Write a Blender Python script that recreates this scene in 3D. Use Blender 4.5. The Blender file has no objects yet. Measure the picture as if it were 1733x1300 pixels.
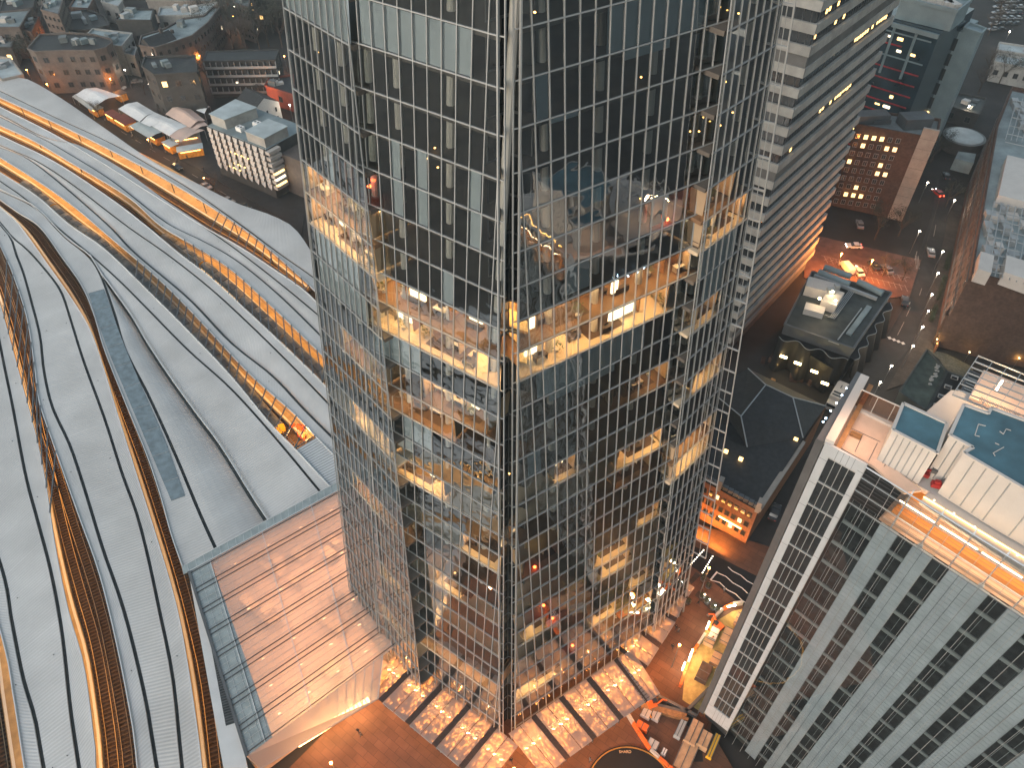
import bpy, math, random
from mathutils import Vector, Matrix
R = math.radians
ORD = 'first second third fourth fifth sixth seventh eighth ninth tenth eleventh twelfth thirteenth fourteenth fifteenth sixteenth seventeenth eighteenth nineteenth twentieth twenty-first twenty-second twenty-third twenty-fourth twenty-fifth twenty-sixth twenty-seventh twenty-eighth'.split()
random.seed(7)
sc = bpy.context.scene
col = sc.collection

# ---------------------------------------------------------------- camera, world, sun, exposure
HC, TH, RO, FPX = 130.0, 0.7926, 0.002, 1296.9
cd = bpy.data.cameras.new('camera'); cam = bpy.data.objects.new('camera', cd); col.objects.link(cam)
cd.sensor_width = 36.0; cd.lens = 36.0 * FPX / 1733.0; cd.clip_end = 4000; cd.clip_start = 0.5
FW = Vector((0, math.cos(TH), -math.sin(TH))); RT0 = Vector((1, 0, 0)); DN0 = FW.cross(RT0)
RT = RT0 * math.cos(RO) + DN0 * math.sin(RO); DN = -RT0 * math.sin(RO) + DN0 * math.cos(RO)
cam.matrix_world = Matrix(((RT.x, -DN.x, -FW.x, 0), (RT.y, -DN.y, -FW.y, 0), (RT.z, -DN.z, -FW.z, HC), (0, 0, 0, 1)))
sc.camera = cam
SUN_EL, SUN_AZ = R(9), R(225)
w = bpy.data.worlds.new('World'); sc.world = w; w.use_nodes = True
nt = w.node_tree; nt.nodes.clear()
o_ = nt.nodes.new('ShaderNodeOutputWorld'); bg = nt.nodes.new('ShaderNodeBackground'); sk = nt.nodes.new('ShaderNodeTexSky')
hs = nt.nodes.new('ShaderNodeHueSaturation'); hs.inputs['Saturation'].default_value = 0.6
sk.sky_type = 'NISHITA'; sk.sun_disc = False; sk.sun_elevation = SUN_EL; sk.sun_rotation = SUN_AZ
sk.air_density = 1.6; sk.dust_density = 2.5; sk.ozone_density = 2.5
nt.links.new(sk.outputs[0], hs.inputs['Color']); nt.links.new(hs.outputs[0], bg.inputs[0]); nt.links.new(bg.outputs[0], o_.inputs[0])
bg.inputs[1].default_value = 0.12
sd = bpy.data.lights.new('sun', 'SUN'); sd.energy = 0.55; sd.angle = R(40); sd.color = (1, 0.93, 0.86)
sun = bpy.data.objects.new('sun', sd); col.objects.link(sun)
sun.rotation_euler = (R(90) - R(38), 0, R(-45))
sc.view_settings.view_transform = 'Standard'; sc.view_settings.look = 'None'
sc.view_settings.exposure = 1.5; sc.view_settings.gamma = 1
sc.cycles.use_denoising = True
sc.cycles.max_bounces = 8; sc.cycles.transparent_max_bounces = 24; sc.cycles.diffuse_bounces = 3
sc.cycles.glossy_bounces = 4; sc.cycles.sample_clamp_indirect = 6; sc.cycles.caustics_reflective = False; sc.cycles.caustics_refractive = False
sc.cycles.use_light_tree = True

# ---------------------------------------------------------------- measuring helpers (photo pixel -> place at a real height)
def G(u, v, z=0.0):
    d = RT * ((u - 866.5) / FPX) + DN * ((v - 650.0) / FPX) + FW
    t = (z - HC) / d.z
    return Vector((d.x * t, d.y * t, z))
def PV(p):
    q = Vector(p) - Vector((0, 0, HC)); return 650.0 + FPX * q.dot(DN) / q.dot(FW)
def ZT(p, v):
    lo, hi = -20.0, 129.9
    for _ in range(60):
        m = (lo + hi) / 2
        if PV((p[0], p[1], m)) > v: lo = m
        else: hi = m
    return m
def RAY(u, v, p, n):
    d = RT * ((u - 866.5) / FPX) + DN * ((v - 650.0) / FPX) + FW; o = Vector((0, 0, HC))
    return o + d * ((Vector(p) - o).dot(n) / d.dot(n))
def XY(p, z): return Vector((p[0], p[1], z))

# ---------------------------------------------------------------- mesh builder
class MB:
    def __init__(s): s.v = []; s.f = []; s.mi = []; s.m = 0; s.uv = None
    def poly(s, pts):
        b = len(s.v); s.v += [tuple(p) for p in pts]; s.f.append(tuple(range(b, b + len(pts)))); s.mi.append(s.m); return s
    def hexa(s, a, b):      # two quads (same order) joined to a solid
        n = len(a); k = len(s.v); s.v += [tuple(p) for p in a] + [tuple(p) for p in b]
        s.f.append(tuple(range(k + n - 1, k - 1, -1))); s.f.append(tuple(range(k + n, k + 2 * n)))
        for i in range(n): s.f.append((k + i, k + (i + 1) % n, k + n + (i + 1) % n, k + n + i))
        s.mi += [s.m] * (n + 2); return s
    def prism(s, pts, z0, z1):
        ar = sum(pts[i][0] * pts[(i + 1) % len(pts)][1] - pts[(i + 1) % len(pts)][0] * pts[i][1] for i in range(len(pts)))
        if ar < 0: pts = pts[::-1]
        return s.hexa([(p[0], p[1], z0) for p in pts], [(p[0], p[1], z1) for p in pts])
    def box(s, c, e1, e2, e3, x, y, z):   # centre, axes, half sizes
        c = Vector(c); a = [c + e1 * (i * x) + e2 * (j * y) - e3 * z for i, j in ((-1, -1), (1, -1), (1, 1), (-1, 1))]
        return s.hexa(a, [p + e3 * (2 * z) for p in a])
    def bx(s, c, x, y, z, r=0.0):    # box standing on c (full sizes), turned r
        e1 = Vector((math.cos(r), math.sin(r), 0)); e2 = Vector((-e1.y, e1.x, 0))
        return s.box(Vector(c) + Vector((0, 0, z / 2)), e1, e2, Vector((0, 0, 1)), x / 2, y / 2, z / 2)
    def bar(s, p, q, wd, ht, up=Vector((0, 0, 1))):
        p = Vector(p); q = Vector(q); d = (q - p); L = d.length
        if L < 1e-6: return s
        d /= L; sd_ = d.cross(up)
        if sd_.length < 1e-4: sd_ = d.cross(Vector((1, 0, 0)))
        sd_.normalize(); u = sd_.cross(d)
        return s.box((p + q) / 2, d, sd_, u, L / 2, wd / 2, ht / 2)
    def tube(s, p, q, r0, r1=None, n=8):
        r1 = r0 if r1 is None else r1; p = Vector(p); q = Vector(q); d = (q - p).normalized()
        a = d.cross(Vector((0, 0, 1)));  a = Vector((1, 0, 0)) if a.length < 1e-4 else a.normalized(); b = a.cross(d)
        A = [p + (a * math.cos(t) + b * math.sin(t)) * r0 for t in [2 * math.pi * i / n for i in range(n)]]
        B = [q + (a * math.cos(t) + b * math.sin(t)) * r1 for t in [2 * math.pi * i / n for i in range(n)]]
        return s.hexa(A[::-1], B[::-1])
    def ball(s, c, r, n=8, m=5, sz=1.0):
        c = Vector(c); rows = []
        for j in range(m + 1):
            t = math.pi * j / m; rows.append([c + Vector((math.sin(t) * math.cos(2 * math.pi * i / n), math.sin(t) * math.sin(2 * math.pi * i / n), sz * math.cos(t))) * r for i in range(n)])
        for j in range(m):
            for i in range(n): s.poly([rows[j][i], rows[j + 1][i], rows[j + 1][(i + 1) % n], rows[j][(i + 1) % n]])
        return s
    def loft(s, A, B):
        for i in range(len(A) - 1): s.poly([A[i], A[i + 1], B[i + 1], B[i]])
        return s
    def build(s, name, mats, parent=None, smooth=False):
        me = bpy.data.meshes.new(name); me.from_pydata(s.v, [], s.f)
        if not isinstance(mats, (list, tuple)): mats = [mats]
        for m in mats: me.materials.append(m)
        if len(mats) > 1: me.polygons.foreach_set('material_index', s.mi)
        if s.uv is not None:
            ul = me.uv_layers.new(name='UVMap'); 
            for i, c in enumerate(s.uv): ul.data[i].uv = c
        if smooth: me.polygons.foreach_set('use_smooth', [True] * len(s.f))
        me.update()
        o = bpy.data.objects.new(name, me); col.objects.link(o)
        if parent is not None:
            o.parent = parent
            if parent.type == 'EMPTY' or True: o.matrix_parent_inverse = pmi(parent)
        return o
def pmi(p):
    m = p.matrix_parent_inverse.copy() if False else Matrix()
    ch = [];  q = p
    while q is not None: ch.append(q); q = q.parent
    M = Matrix()
    for q in reversed(ch): M = M @ (q.matrix_parent_inverse @ q.matrix_basis if q.parent else q.matrix_basis)
    return M.inverted()
def tag(o, label=None, cat=None, group=None, kind=None):
    if label: o['label'] = label
    if cat: o['category'] = cat
    if group: o['group'] = group
    if kind: o['kind'] = kind
    return o
def thing(name, label, cat, loc, group=None, rz=0.0, parent=None):
    o = bpy.data.objects.new(name, None); col.objects.link(o); o.location = loc; o.rotation_euler = (0, 0, rz); o.empty_display_size = 0.5
    if parent is not None: o.parent = parent; o.matrix_parent_inverse = pmi(parent)
    return tag(o, label, cat, group)
def inst(me, name, parent, M):
    o = bpy.data.objects.new(name, me); col.objects.link(o); o.parent = parent
    o.matrix_basis = pmi(parent) @ M if parent is not None else M
    return o
def dup(root, loc, rz, label, group=None, scale=1.0):
    def cp(o, par):
        c = o.copy(); col.objects.link(c)
        if par is not None: c.parent = par; c.matrix_parent_inverse = o.matrix_parent_inverse.copy()
        for ch in list(o.children): cp(ch, c)
        return c
    r = cp(root, None); r.location = loc; r.rotation_euler = (0, 0, rz); r.scale = (scale,) * 3
    r['label'] = label
    if group: r['group'] = group
    return r

# ---------------------------------------------------------------- materials
def mat(name, c, rough=0.7, metal=0.0, var=0.15, scale=0.4, bump=0.0, bscale=4.0, spec=0.4, alpha=1.0, stain=0.0):
    m = bpy.data.materials.new(name); m.use_nodes = True; n = m.node_tree; b = n.nodes['Principled BSDF']
    b.inputs['Roughness'].default_value = rough; b.inputs['Metallic'].default_value = metal
    b.inputs['Specular IOR Level'].default_value = spec
    g = n.nodes.new('ShaderNodeNewGeometry')
    def noise(sc_, det=6):
        t = n.nodes.new('ShaderNodeTexNoise'); t.inputs['Scale'].default_value = sc_; t.inputs['Detail'].default_value = det
        n.links.new(g.outputs['Position'], t.inputs['Vector']); return t
    t = noise(scale); r = n.nodes.new('ShaderNodeValToRGB'); n.links.new(t.outputs[0], r.inputs[0])
    lo = tuple(max(0, x * (1 - var)) for x in c); hi = tuple(min(1, x * (1 + var)) for x in c)
    r.color_ramp.elements[0].color = lo + (1,); r.color_ramp.elements[1].color = hi + (1,)
    r.color_ramp.elements[0].position = 0.3; r.color_ramp.elements[1].position = 0.7
    out = r.outputs[0]
    if stain > 0:
        t2 = noise(scale * 0.23, 8); r2 = n.nodes.new('ShaderNodeValToRGB'); n.links.new(t2.outputs[0], r2.inputs[0])
        r2.color_ramp.elements[0].position = 0.42; r2.color_ramp.elements[1].position = 0.62
        r2.color_ramp.elements[0].color = (1 - stain,) * 3 + (1,)
        mx = n.nodes.new('ShaderNodeMix'); mx.data_type = 'RGBA'; mx.blend_type = 'MULTIPLY'; mx.inputs[0].default_value = 1
        n.links.new(out, mx.inputs[6]); n.links.new(r2.outputs[0], mx.inputs[7]); out = mx.outputs[2]
    n.links.new(out, b.inputs['Base Color'])
    if bump > 0:
        t3 = noise(bscale, 4); bp = n.nodes.new('ShaderNodeBump'); bp.inputs['Strength'].default_value = bump; bp.inputs['Distance'].default_value = 0.05
        n.links.new(t3.outputs[0], bp.inputs['Height']); n.links.new(bp.outputs[0], b.inputs['Normal'])
    return m
def em(name, c, s):
    m = bpy.data.materials.new(name); m.use_nodes = True; n = m.node_tree; n.nodes.clear()
    o = n.nodes.new('ShaderNodeOutputMaterial'); e = n.nodes.new('ShaderNodeEmission'); e.inputs[0].default_value = tuple(c) + (1,); e.inputs[1].default_value = s
    n.links.new(e.outputs[0], o.inputs[0]); return m
def glass(name, tint=(0.55, 0.62, 0.64), ior=1.9, rough=0.0, wave=0.0, wscale=0.25, milk=0.0, milkc=(0.7, 0.72, 0.74), f0=0.0, wdist=1.0):
    m = bpy.data.materials.new(name); m.use_nodes = True; n = m.node_tree; n.nodes.clear(); L = n.links.new
    o = n.nodes.new('ShaderNodeOutputMaterial'); tr = n.nodes.new('ShaderNodeBsdfTransparent'); tr.inputs[0].default_value = tuple(tint) + (1,)
    gl = n.nodes.new('ShaderNodeBsdfGlossy'); gl.inputs['Roughness'].default_value = rough; gl.inputs['Color'].default_value = (0.92, 0.97, 1, 1)
    fr = n.nodes.new('ShaderNodeFresnel'); fr.inputs[0].default_value = ior
    mx = n.nodes.new('ShaderNodeMixShader'); L(tr.outputs[0], mx.inputs[1]); L(gl.outputs[0], mx.inputs[2])
    fac = fr.outputs[0]
    if f0 > 0:
        ad = n.nodes.new('ShaderNodeMath'); ad.operation = 'MULTIPLY_ADD'; ad.inputs[1].default_value = 1 - f0; ad.inputs[2].default_value = f0
        L(fac, ad.inputs[0]); fac = ad.outputs[0]
    L(fac, mx.inputs[0])
    if wave > 0:
        g = n.nodes.new('ShaderNodeNewGeometry'); t = n.nodes.new('ShaderNodeTexNoise'); t.inputs['Scale'].default_value = wscale; t.inputs['Detail'].default_value = 1.5
        L(g.outputs['Position'], t.inputs['Vector'])
        bp = n.nodes.new('ShaderNodeBump'); bp.inputs['Strength'].default_value = wave; bp.inputs['Distance'].default_value = wdist
        L(t.outputs[0], bp.inputs['Height']); L(bp.outputs[0], gl.inputs['Normal'])
    last = mx.outputs[0]
    if milk > 0:
        df = n.nodes.new('ShaderNodeBsdfDiffuse'); df.inputs[0].default_value = tuple(milkc) + (1,)
        tl = n.nodes.new('ShaderNodeBsdfTranslucent'); tl.inputs[0].default_value = tuple(milkc) + (1,)
        m1 = n.nodes.new('ShaderNodeMixShader'); m1.inputs[0].default_value = 0.6; L(df.outputs[0], m1.inputs[1]); L(tl.outputs[0], m1.inputs[2])
        m2 = n.nodes.new('ShaderNodeMixShader'); m2.inputs[0].default_value = milk; L(last, m2.inputs[1]); L(m1.outputs[0], m2.inputs[2]); last = m2.outputs[0]
    L(last, o.inputs[0]); return m
def ribbed(name, c, period=0.5, rough=0.45, metal=0.0, depth=0.25, seam=9.0, var=0.1):
    m = mat(name, c, rough, metal, var, 0.12, spec=0.5, stain=0.12); n = m.node_tree; L = n.links.new; b = n.nodes['Principled BSDF']
    uv = n.nodes.new('ShaderNodeUVMap'); sp = n.nodes.new('ShaderNodeSeparateXYZ'); L(uv.outputs[0], sp.inputs[0])
    def mth(op, a, v):
        q = n.nodes.new('ShaderNodeMath'); q.operation = op; L(a, q.inputs[0]); q.inputs[1].default_value = v; return q.outputs[0]
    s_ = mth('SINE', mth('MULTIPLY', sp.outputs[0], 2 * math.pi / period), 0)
    bp = n.nodes.new('ShaderNodeBump'); bp.inputs['Strength'].default_value = depth; bp.inputs['Distance'].default_value = 0.08
    L(s_, bp.inputs['Height']); L(bp.outputs[0], b.inputs['Normal'])
    src = b.inputs['Base Color'].links[0].from_socket
    fr = mth('LESS_THAN', mth('FRACT', mth('DIVIDE', sp.outputs[0], seam), 0), 0.16 / seam)
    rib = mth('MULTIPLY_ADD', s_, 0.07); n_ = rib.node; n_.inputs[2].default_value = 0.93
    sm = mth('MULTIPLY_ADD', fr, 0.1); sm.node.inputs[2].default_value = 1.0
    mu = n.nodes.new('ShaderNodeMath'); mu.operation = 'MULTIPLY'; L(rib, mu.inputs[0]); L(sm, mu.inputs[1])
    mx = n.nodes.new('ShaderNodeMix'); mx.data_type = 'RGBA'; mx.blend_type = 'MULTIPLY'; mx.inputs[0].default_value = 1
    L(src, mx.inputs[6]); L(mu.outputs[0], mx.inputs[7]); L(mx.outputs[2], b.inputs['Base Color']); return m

M = {}
M['ground'] = mat('dark_paving', (0.03, 0.028, 0.028), 0.8, var=0.35, scale=0.15, stain=0.4)
M['asphalt'] = mat('asphalt', (0.028, 0.028, 0.03), 0.75, var=0.25, scale=0.5, stain=0.3)
M['pave'] = mat('pavement', (0.07, 0.06, 0.055), 0.8, var=0.25, scale=0.6, stain=0.3)
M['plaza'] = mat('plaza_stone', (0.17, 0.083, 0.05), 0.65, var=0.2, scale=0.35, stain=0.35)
def paving(m, w_=1.2, h_=.6):
    n = m.node_tree; L = n.links.new; b = n.nodes['Principled BSDF']; src = b.inputs['Base Color'].links[0].from_socket
    g = n.nodes.new('ShaderNodeNewGeometry'); mp = n.nodes.new('ShaderNodeMapping'); mp.inputs['Rotation'].default_value = (0, 0, R(37)); L(g.outputs['Position'], mp.inputs[0])
    t = n.nodes.new('ShaderNodeTexBrick'); t.inputs['Scale'].default_value = 1; t.inputs['Brick Width'].default_value = w_; t.inputs['Row Height'].default_value = h_; t.inputs['Mortar Size'].default_value = .03
    t.inputs['Color1'].default_value = (1, 1, 1, 1); t.inputs['Color2'].default_value = (.78, .76, .74, 1); t.inputs['Mortar'].default_value = (.45, .45, .45, 1); L(mp.outputs[0], t.inputs[0])
    mx = n.nodes.new('ShaderNodeMix'); mx.data_type = 'RGBA'; mx.blend_type = 'MULTIPLY'; mx.inputs[0].default_value = 1; L(src, mx.inputs[6]); L(t.outputs[0], mx.inputs[7]); L(mx.outputs[2], b.inputs['Base Color'])
paving(M['plaza'], 2.4, 1.2); paving(M['pave'], 1.6, .8)
M['roofmetal'] = ribbed('ribbed_roof', (0.56, 0.565, 0.565), 0.62, 0.45)
M['roofedge'] = mat('roof_edge', (0.55, 0.58, 0.6), 0.4, var=0.05)
M['gutter'] = mat('gutter', (0.035, 0.045, 0.05), 0.5, var=0.4, scale=1.5)
M['skylight'] = glass('skylight_glass', (0.25, 0.3, 0.33), 1.7, 0.05, f0=0.15)
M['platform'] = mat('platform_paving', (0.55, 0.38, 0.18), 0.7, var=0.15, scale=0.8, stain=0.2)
M['ballast'] = mat('ballast', (0.09, 0.055, 0.035), 0.9, var=0.5, scale=3.0, stain=0.3)
M['sleeper'] = mat('sleeper', (0.13, 0.08, 0.045), 0.8)
M['rail'] = mat('rail_steel', (0.5, 0.36, 0.22), 0.3, 0.8)
M['alu'] = mat('aluminium', (0.33, 0.355, 0.37), 0.5, 0.2, var=0.08)
M['alu_dark'] = mat('dark_aluminium', (0.12, 0.13, 0.14), 0.45, 0.4)
M['glassA'] = glass('tower_glass', (0.80, 0.85, 0.86), 1.75, 0.0, 0.5, 0.33, f0=0.18, wdist=0.12)
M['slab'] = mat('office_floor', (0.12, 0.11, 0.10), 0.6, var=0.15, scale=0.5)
M['core'] = mat('core_wall', (0.05, 0.05, 0.05), 0.8, var=0.3, scale=0.3)
M['column'] = mat('white_column', (0.6, 0.6, 0.58), 0.6, var=0.05)
M['blind'] = mat('roller_blind', (0.50, 0.60, 0.69), 0.8, var=0.06, scale=0.6)
M['wood'] = mat('wood', (0.30, 0.16, 0.07), 0.6, var=0.3, scale=1.5)
M['white'] = mat('white_paint', (0.75, 0.75, 0.74), 0.5, var=0.04)
M['warm'] = em('warm_strip', (1, 0.56, 0.22), 38)
M['warmlow'] = em('amber_glow', (1, 0.48, 0.12), 4)
M['warmwin'] = em('lit_window', (1, 0.58, 0.2), 1.6)
M['coolwin'] = em('pale_lit_window', (1, 0.82, 0.55), 1.3)
M['lamp'] = em('lamp_white', (1, 0.86, 0.68), 26)
M['lampo'] = em('lamp_orange', (1, 0.34, 0.06), 22)
M['red'] = em('red_glow', (1, 0.09, 0.02), 9)
M['concrete'] = mat('grey_concrete', (0.36, 0.36, 0.345), 0.85, var=0.12, scale=0.8, stain=0.2)
M['concrete2'] = mat('dark_concrete', (0.14, 0.14, 0.138), 0.85, var=0.15, scale=0.5, stain=0.2)
M['winglass'] = mat('dark_window', (0.025, 0.03, 0.034), 0.12, var=0.3, scale=0.3, spec=0.8)
M['winframe'] = mat('window_frame', (0.3, 0.3, 0.3), 0.5)
M['frdark'] = mat('dark_window_frame', (0.09, 0.08, 0.075), 0.6)
def lightat(name, kind, loc, energy, c, size=1.0, rot=None, parent=None, sy=None, spot=None):
    l = bpy.data.lights.new(name, kind); l.energy = energy; l.color = c
    if kind == 'AREA':
        l.size = size
        if sy: l.shape = 'RECTANGLE'; l.size_y = sy
    else: l.shadow_soft_size = size
    if kind == 'SPOT': l.spot_size = spot or R(130); l.spot_blend = 0.6
    o = bpy.data.objects.new(name, l); col.objects.link(o); o.location = loc
    if rot: o.rotation_euler = rot
    if parent is not None: o.parent = parent; o.matrix_parent_inverse = pmi(parent)
    return o

# ---------------------------------------------------------------- ground
tag(MB().prism([(-1500, -600), (1500, -600), (1500, 2600), (-1500, 2600)], -1.0, -0.5).build('ground', M['ground']), kind='structure')
def sheet(name, px, z, m, kind='structure', zz=None, th=0.02):
    p = [G(u, v, z) for u, v in px]
    o = MB().prism(p, z - th, z).build(name, m)
    return tag(o, kind=kind)
sheet('plaza', [(480, 1310), (640, 1150), (830, 1160), (1080, 1010), (1105, 905), (1160, 880), (1300, 925), (1330, 960), (1230, 1090), (1190, 1300), (1150, 1600), (400, 1600)], 0.0, M['plaza'], th=0.3)

# ---------------------------------------------------------------- glass skyscraper
UP = Vector((0, 0, 1))
tower = thing('glass_skyscraper', 'tall tapering glass skyscraper with lit office floors in the middle of the view', 'skyscraper', (2, 66, 0))
class Facet:
    def __init__(s, P0, phi, tau, a, h, mL, mR):
        s.P0 = Vector(P0) + Vector((0, 0, HC)); s.e1 = Vector((math.cos(phi), math.sin(phi), 0)); n = Vector((math.sin(phi), -math.cos(phi), 0))
        s.e2 = n * math.sin(tau) - UP * math.cos(tau); s.n = n * math.cos(tau) + UP * math.sin(tau); s.a = a; s.h = h; s.mL = mL; s.mR = mR; s.nh = n
    def p(s, m, k, off=0.0): return s.P0 + s.e1 * (m * s.a) + s.e2 * (k * s.h) + s.n * off
fA = Facet((-3.098, 59.09, -25.915), R(-35.72), 0.103, 1.5, 3.7322, lambda k: -8.7 - 0.105 * k, lambda k: 1.75 + 0.152 * k)
fC = Facet((1.6985, 58.8234, -25.5891), 0.58, 0.0911, 1.5, 3.7322, lambda k: -0.85 - 0.158 * k, lambda k: 14.15 + 0.01 * k)
# side facets: their floor lines start at the edge seen against the front facets
bB = G(592, 76, 104.085); fB = Facet((bB.x, bB.y, bB.z - HC), R(-50.0), 0.098, 1.14, 3.7322, lambda k: -10.0 - 0.03 * k, lambda k: 0.15 + 0.31 * k)
bD = G(1237, 49, 104.41); fD = Facet((bD.x, bD.y, bD.z - HC), R(46.0), 0.080, 1.3, 3.7322, lambda k: -0.5, lambda k: 6.6 + 0.02 * k)
KT, KB = -4, 28
M['endwall'] = mat('dark_end_glazing', (.05, .065, .075), .25, var=.2, spec=.6)
FAC = (('A', fA), ('B', fB), ('C', fC), ('D', fD))
LIT = {  # facet, storey -> (first module, last module)
 'C': {6: (-2, 13.3), 7: (-2, 11.5), 10: (6.6, 12.2), 13: (7.4, 12.4), 14: (7.4, 11.4), 16: (-2.5, 1.2), 18: (5.5, 9.4), 19: (6.2, 9.6), 23: (6.6, 13.6), 24: (-4.2, 0.5), 22: (5.2, 8.2), 12: (1, 3), 20: (-3, -.5), 17: (10.5, 13), 21: (10, 12.6)},
 'A': {6: (-8.6, 2), 7: (-8.9, 2.4), 9: (-4, 2), 10: (-9, -1), 13: (-7, -2), 16: (-9, -5.5), 23: (-10.6, 4.6), 15: (0, 3.6), 12: (-9.5, -6.5), 18: (-3, 0), 20: (-10, -6)},
 'B': {4: (-10, 1), 5: (-10, 1.4), 9: (-6, 2), 12: (-5, 2.4), 16: (-6, 3)},
 'D': {4: (0, 4), 5: (0, 6.6), 11: (2, 6.5), 14: (0, 6.7), 15: (0, 6.7), 8: (1, 4)}}
BLIND = {
 'C': [(-1, 4.9, 12.3, 1.0), (-3, 6, 13, 1.0), (8, -0.5, 9.3, 1.0), (9, 0.5, 6.5, 0.33), (0, 6.2, 9.5, 0.22), (1, 1.1, 3, 0.12), (5, 2.0, 4.0, 0.9), (4, 9, 10.5, 0.85), (11, -1.6, -0.4, 1.0), (0, 0.2, 1.0, 1.0)],
 'A': [(-1, -7.9, -0.1, 1.0), (-2, -8, -7.1, 1), (5, -2.0, -1.0, 1.0), (8, -8.8, -4, 1.0), (2, -6, -5.3, 1.0), (2, -4, -3.2, 1.0), (3, -6, -5.2, 1.0), (3, -4, -3.2, 1), (2, 0, 0.8, 1), (3, 0.1, .9, 1), (11, -6, -3, 1), (12, -8, -5, .6)],
 'B': [(-1, -9.8, 0.0, 1.0), (3, -5, -4.2, 1.0), (6, -9, -1, 1.0), (7, -9, 0, 1.0)],
 'D': [(5, 0, 0.8, 0.3), (6, 0, 5.5, 1.0), (7, 1, 4, 1.0)]}
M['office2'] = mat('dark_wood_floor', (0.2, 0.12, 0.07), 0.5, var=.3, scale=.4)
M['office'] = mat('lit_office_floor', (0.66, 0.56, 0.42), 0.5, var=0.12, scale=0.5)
M['display'] = em('lit_display_panel', (1, .72, .4), 1.7)
M['partition'] = mat('partition_wall', (0.4, 0.3, 0.2), 0.7, var=0.1)
rng = random.Random(3)
for nm, f in FAC:
    fac = thing('facade', None, None, f.p((f.mL(KB) + f.mR(KB)) / 2, KB), parent=tower)
    cR = 0.69 if nm == 'A' else 0.06; cL = 0.69 if nm == 'C' else 0.06    # mitre of the corner
    for k in range(KT, KB):
        k1 = k + 1
        MB().poly([f.p(f.mL(k), k), f.p(f.mR(k), k), f.p(f.mR(k1), k1), f.p(f.mL(k1), k1)][::-1]).build('storey_glazing', M['glassA'], fac)
        b = MB(); b.bar(f.p(f.mL(k), k, 0.06), f.p(f.mR(k), k, 0.06), 0.10, 0.12, f.n); b.build('floor_beam', M['alu'], fac)
        # slab with its ceiling below
        dp = 8.5; sl = [f.p(f.mL(k), k, -0.2), f.p(f.mR(k), k, -0.2), f.p(f.mR(k) - cR * dp / f.a, k, -0.2) - f.nh * dp, f.p(f.mL(k) + cL * dp / f.a, k, -0.2) - f.nh * dp]
        if nm == 'C': sl[1] -= f.e1 * .5; sl[2] -= f.e1 * .5
        if nm == 'A': sl[0] += f.e1 * .4; sl[3] += f.e1 * .4
        for q in sl: q.z = f.p(0, k).z - 0.05
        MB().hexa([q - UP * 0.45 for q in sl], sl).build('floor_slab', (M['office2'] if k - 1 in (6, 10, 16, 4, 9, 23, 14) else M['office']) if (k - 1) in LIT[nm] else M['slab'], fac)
    b = MB()
    for m in range(-16, 17):
        ks = [k / 4 for k in range(KT * 4, KB * 4 + 1) if f.mL(k / 4) <= m <= f.mR(k / 4)]
        if len(ks) > 1: b.bar(f.p(m, ks[0], 0.05), f.p(m, ks[-1], 0.05), 0.085, 0.13, f.n)
    b.build('mullion_grid', M['alu'], fac)
    b = MB()
    for fn, s_ in ((f.mL, -1), (f.mR, 1)):
        ridge = (nm == 'A' and s_ > 0) or (nm == 'C' and s_ < 0)
        b.bar(f.p(fn(KT), KT, 0.1), f.p(fn(KB), KB, 0.1), 0.14 if ridge else .07, 0.24 if ridge else .1, f.n)
        if not ridge: continue
        b.bar(f.p(fn(KT) + s_ * .35, KT, -.1), f.p(fn(KB) + s_ * .35, KB, -.1), 0.09, 0.16, f.n)
        for k in range(KT, KB): b.bar(f.p(fn(k), k, 0), f.p(fn(k) + s_ * .36, k, -.1), 0.1, 0.1, f.n)
    b.build('edge_fin', M['alu'], fac)
    for fn, s_ in ((f.mL, -1), (f.mR, 1)):
        if (nm, s_) not in (('B', -1), ('D', 1)): continue
        a_, b_ = f.p(fn(KT) - s_ * .12, KT, -.12), f.p(fn(KB) - s_ * .12, KB, -.12); dd = -f.nh * 3.0
        MB().hexa([a_, b_, b_ + dd, a_ + dd], [v_ - f.e1 * (s_ * .08) for v_ in (a_, b_, b_ + dd, a_ + dd)]).build('end_wall', M['endwall'], fac)
    dp = 8.3
    W = [f.p(f.mL(KT) + cL * dp / f.a, KT) - f.nh * dp, f.p(f.mR(KT) - cR * dp / f.a, KT) - f.nh * dp, f.p(f.mR(KB) - cR * dp / f.a, KB) - f.nh * dp, f.p(f.mL(KB) + cL * dp / f.a, KB) - f.nh * dp]
    MB().hexa(W, [q - f.nh * 0.3 for q in W]).build('core_wall', M['core'], fac)
    m = math.ceil(f.mL(0)) + 1.5
    while m < f.mR(0):
        c = MB(); c.tube(f.p(m, KT, -2.1), f.p(m, KB, -2.1), 0.4, n=10); c.build('column', M['column'], fac, smooth=False); m += 4
    for (k, m0, m1, fr) in BLIND[nm]:
        k1 = k + 0.04 + 0.94 * fr
        b = MB()
        mm = m0
        while mm < m1 - 0.05:
            e = min(mm + 1, m1) - 0.03
            b.hexa([f.p(mm, k + .05, -.16), f.p(e, k + .05, -.16), f.p(e, k1, -.16), f.p(mm, k1, -.16)], [f.p(mm, k + .05, -.12), f.p(e, k + .05, -.12), f.p(e, k1, -.12), f.p(mm, k1, -.12)]); mm += 1
        b.build('roller_blind', M['blind'], fac)
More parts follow.
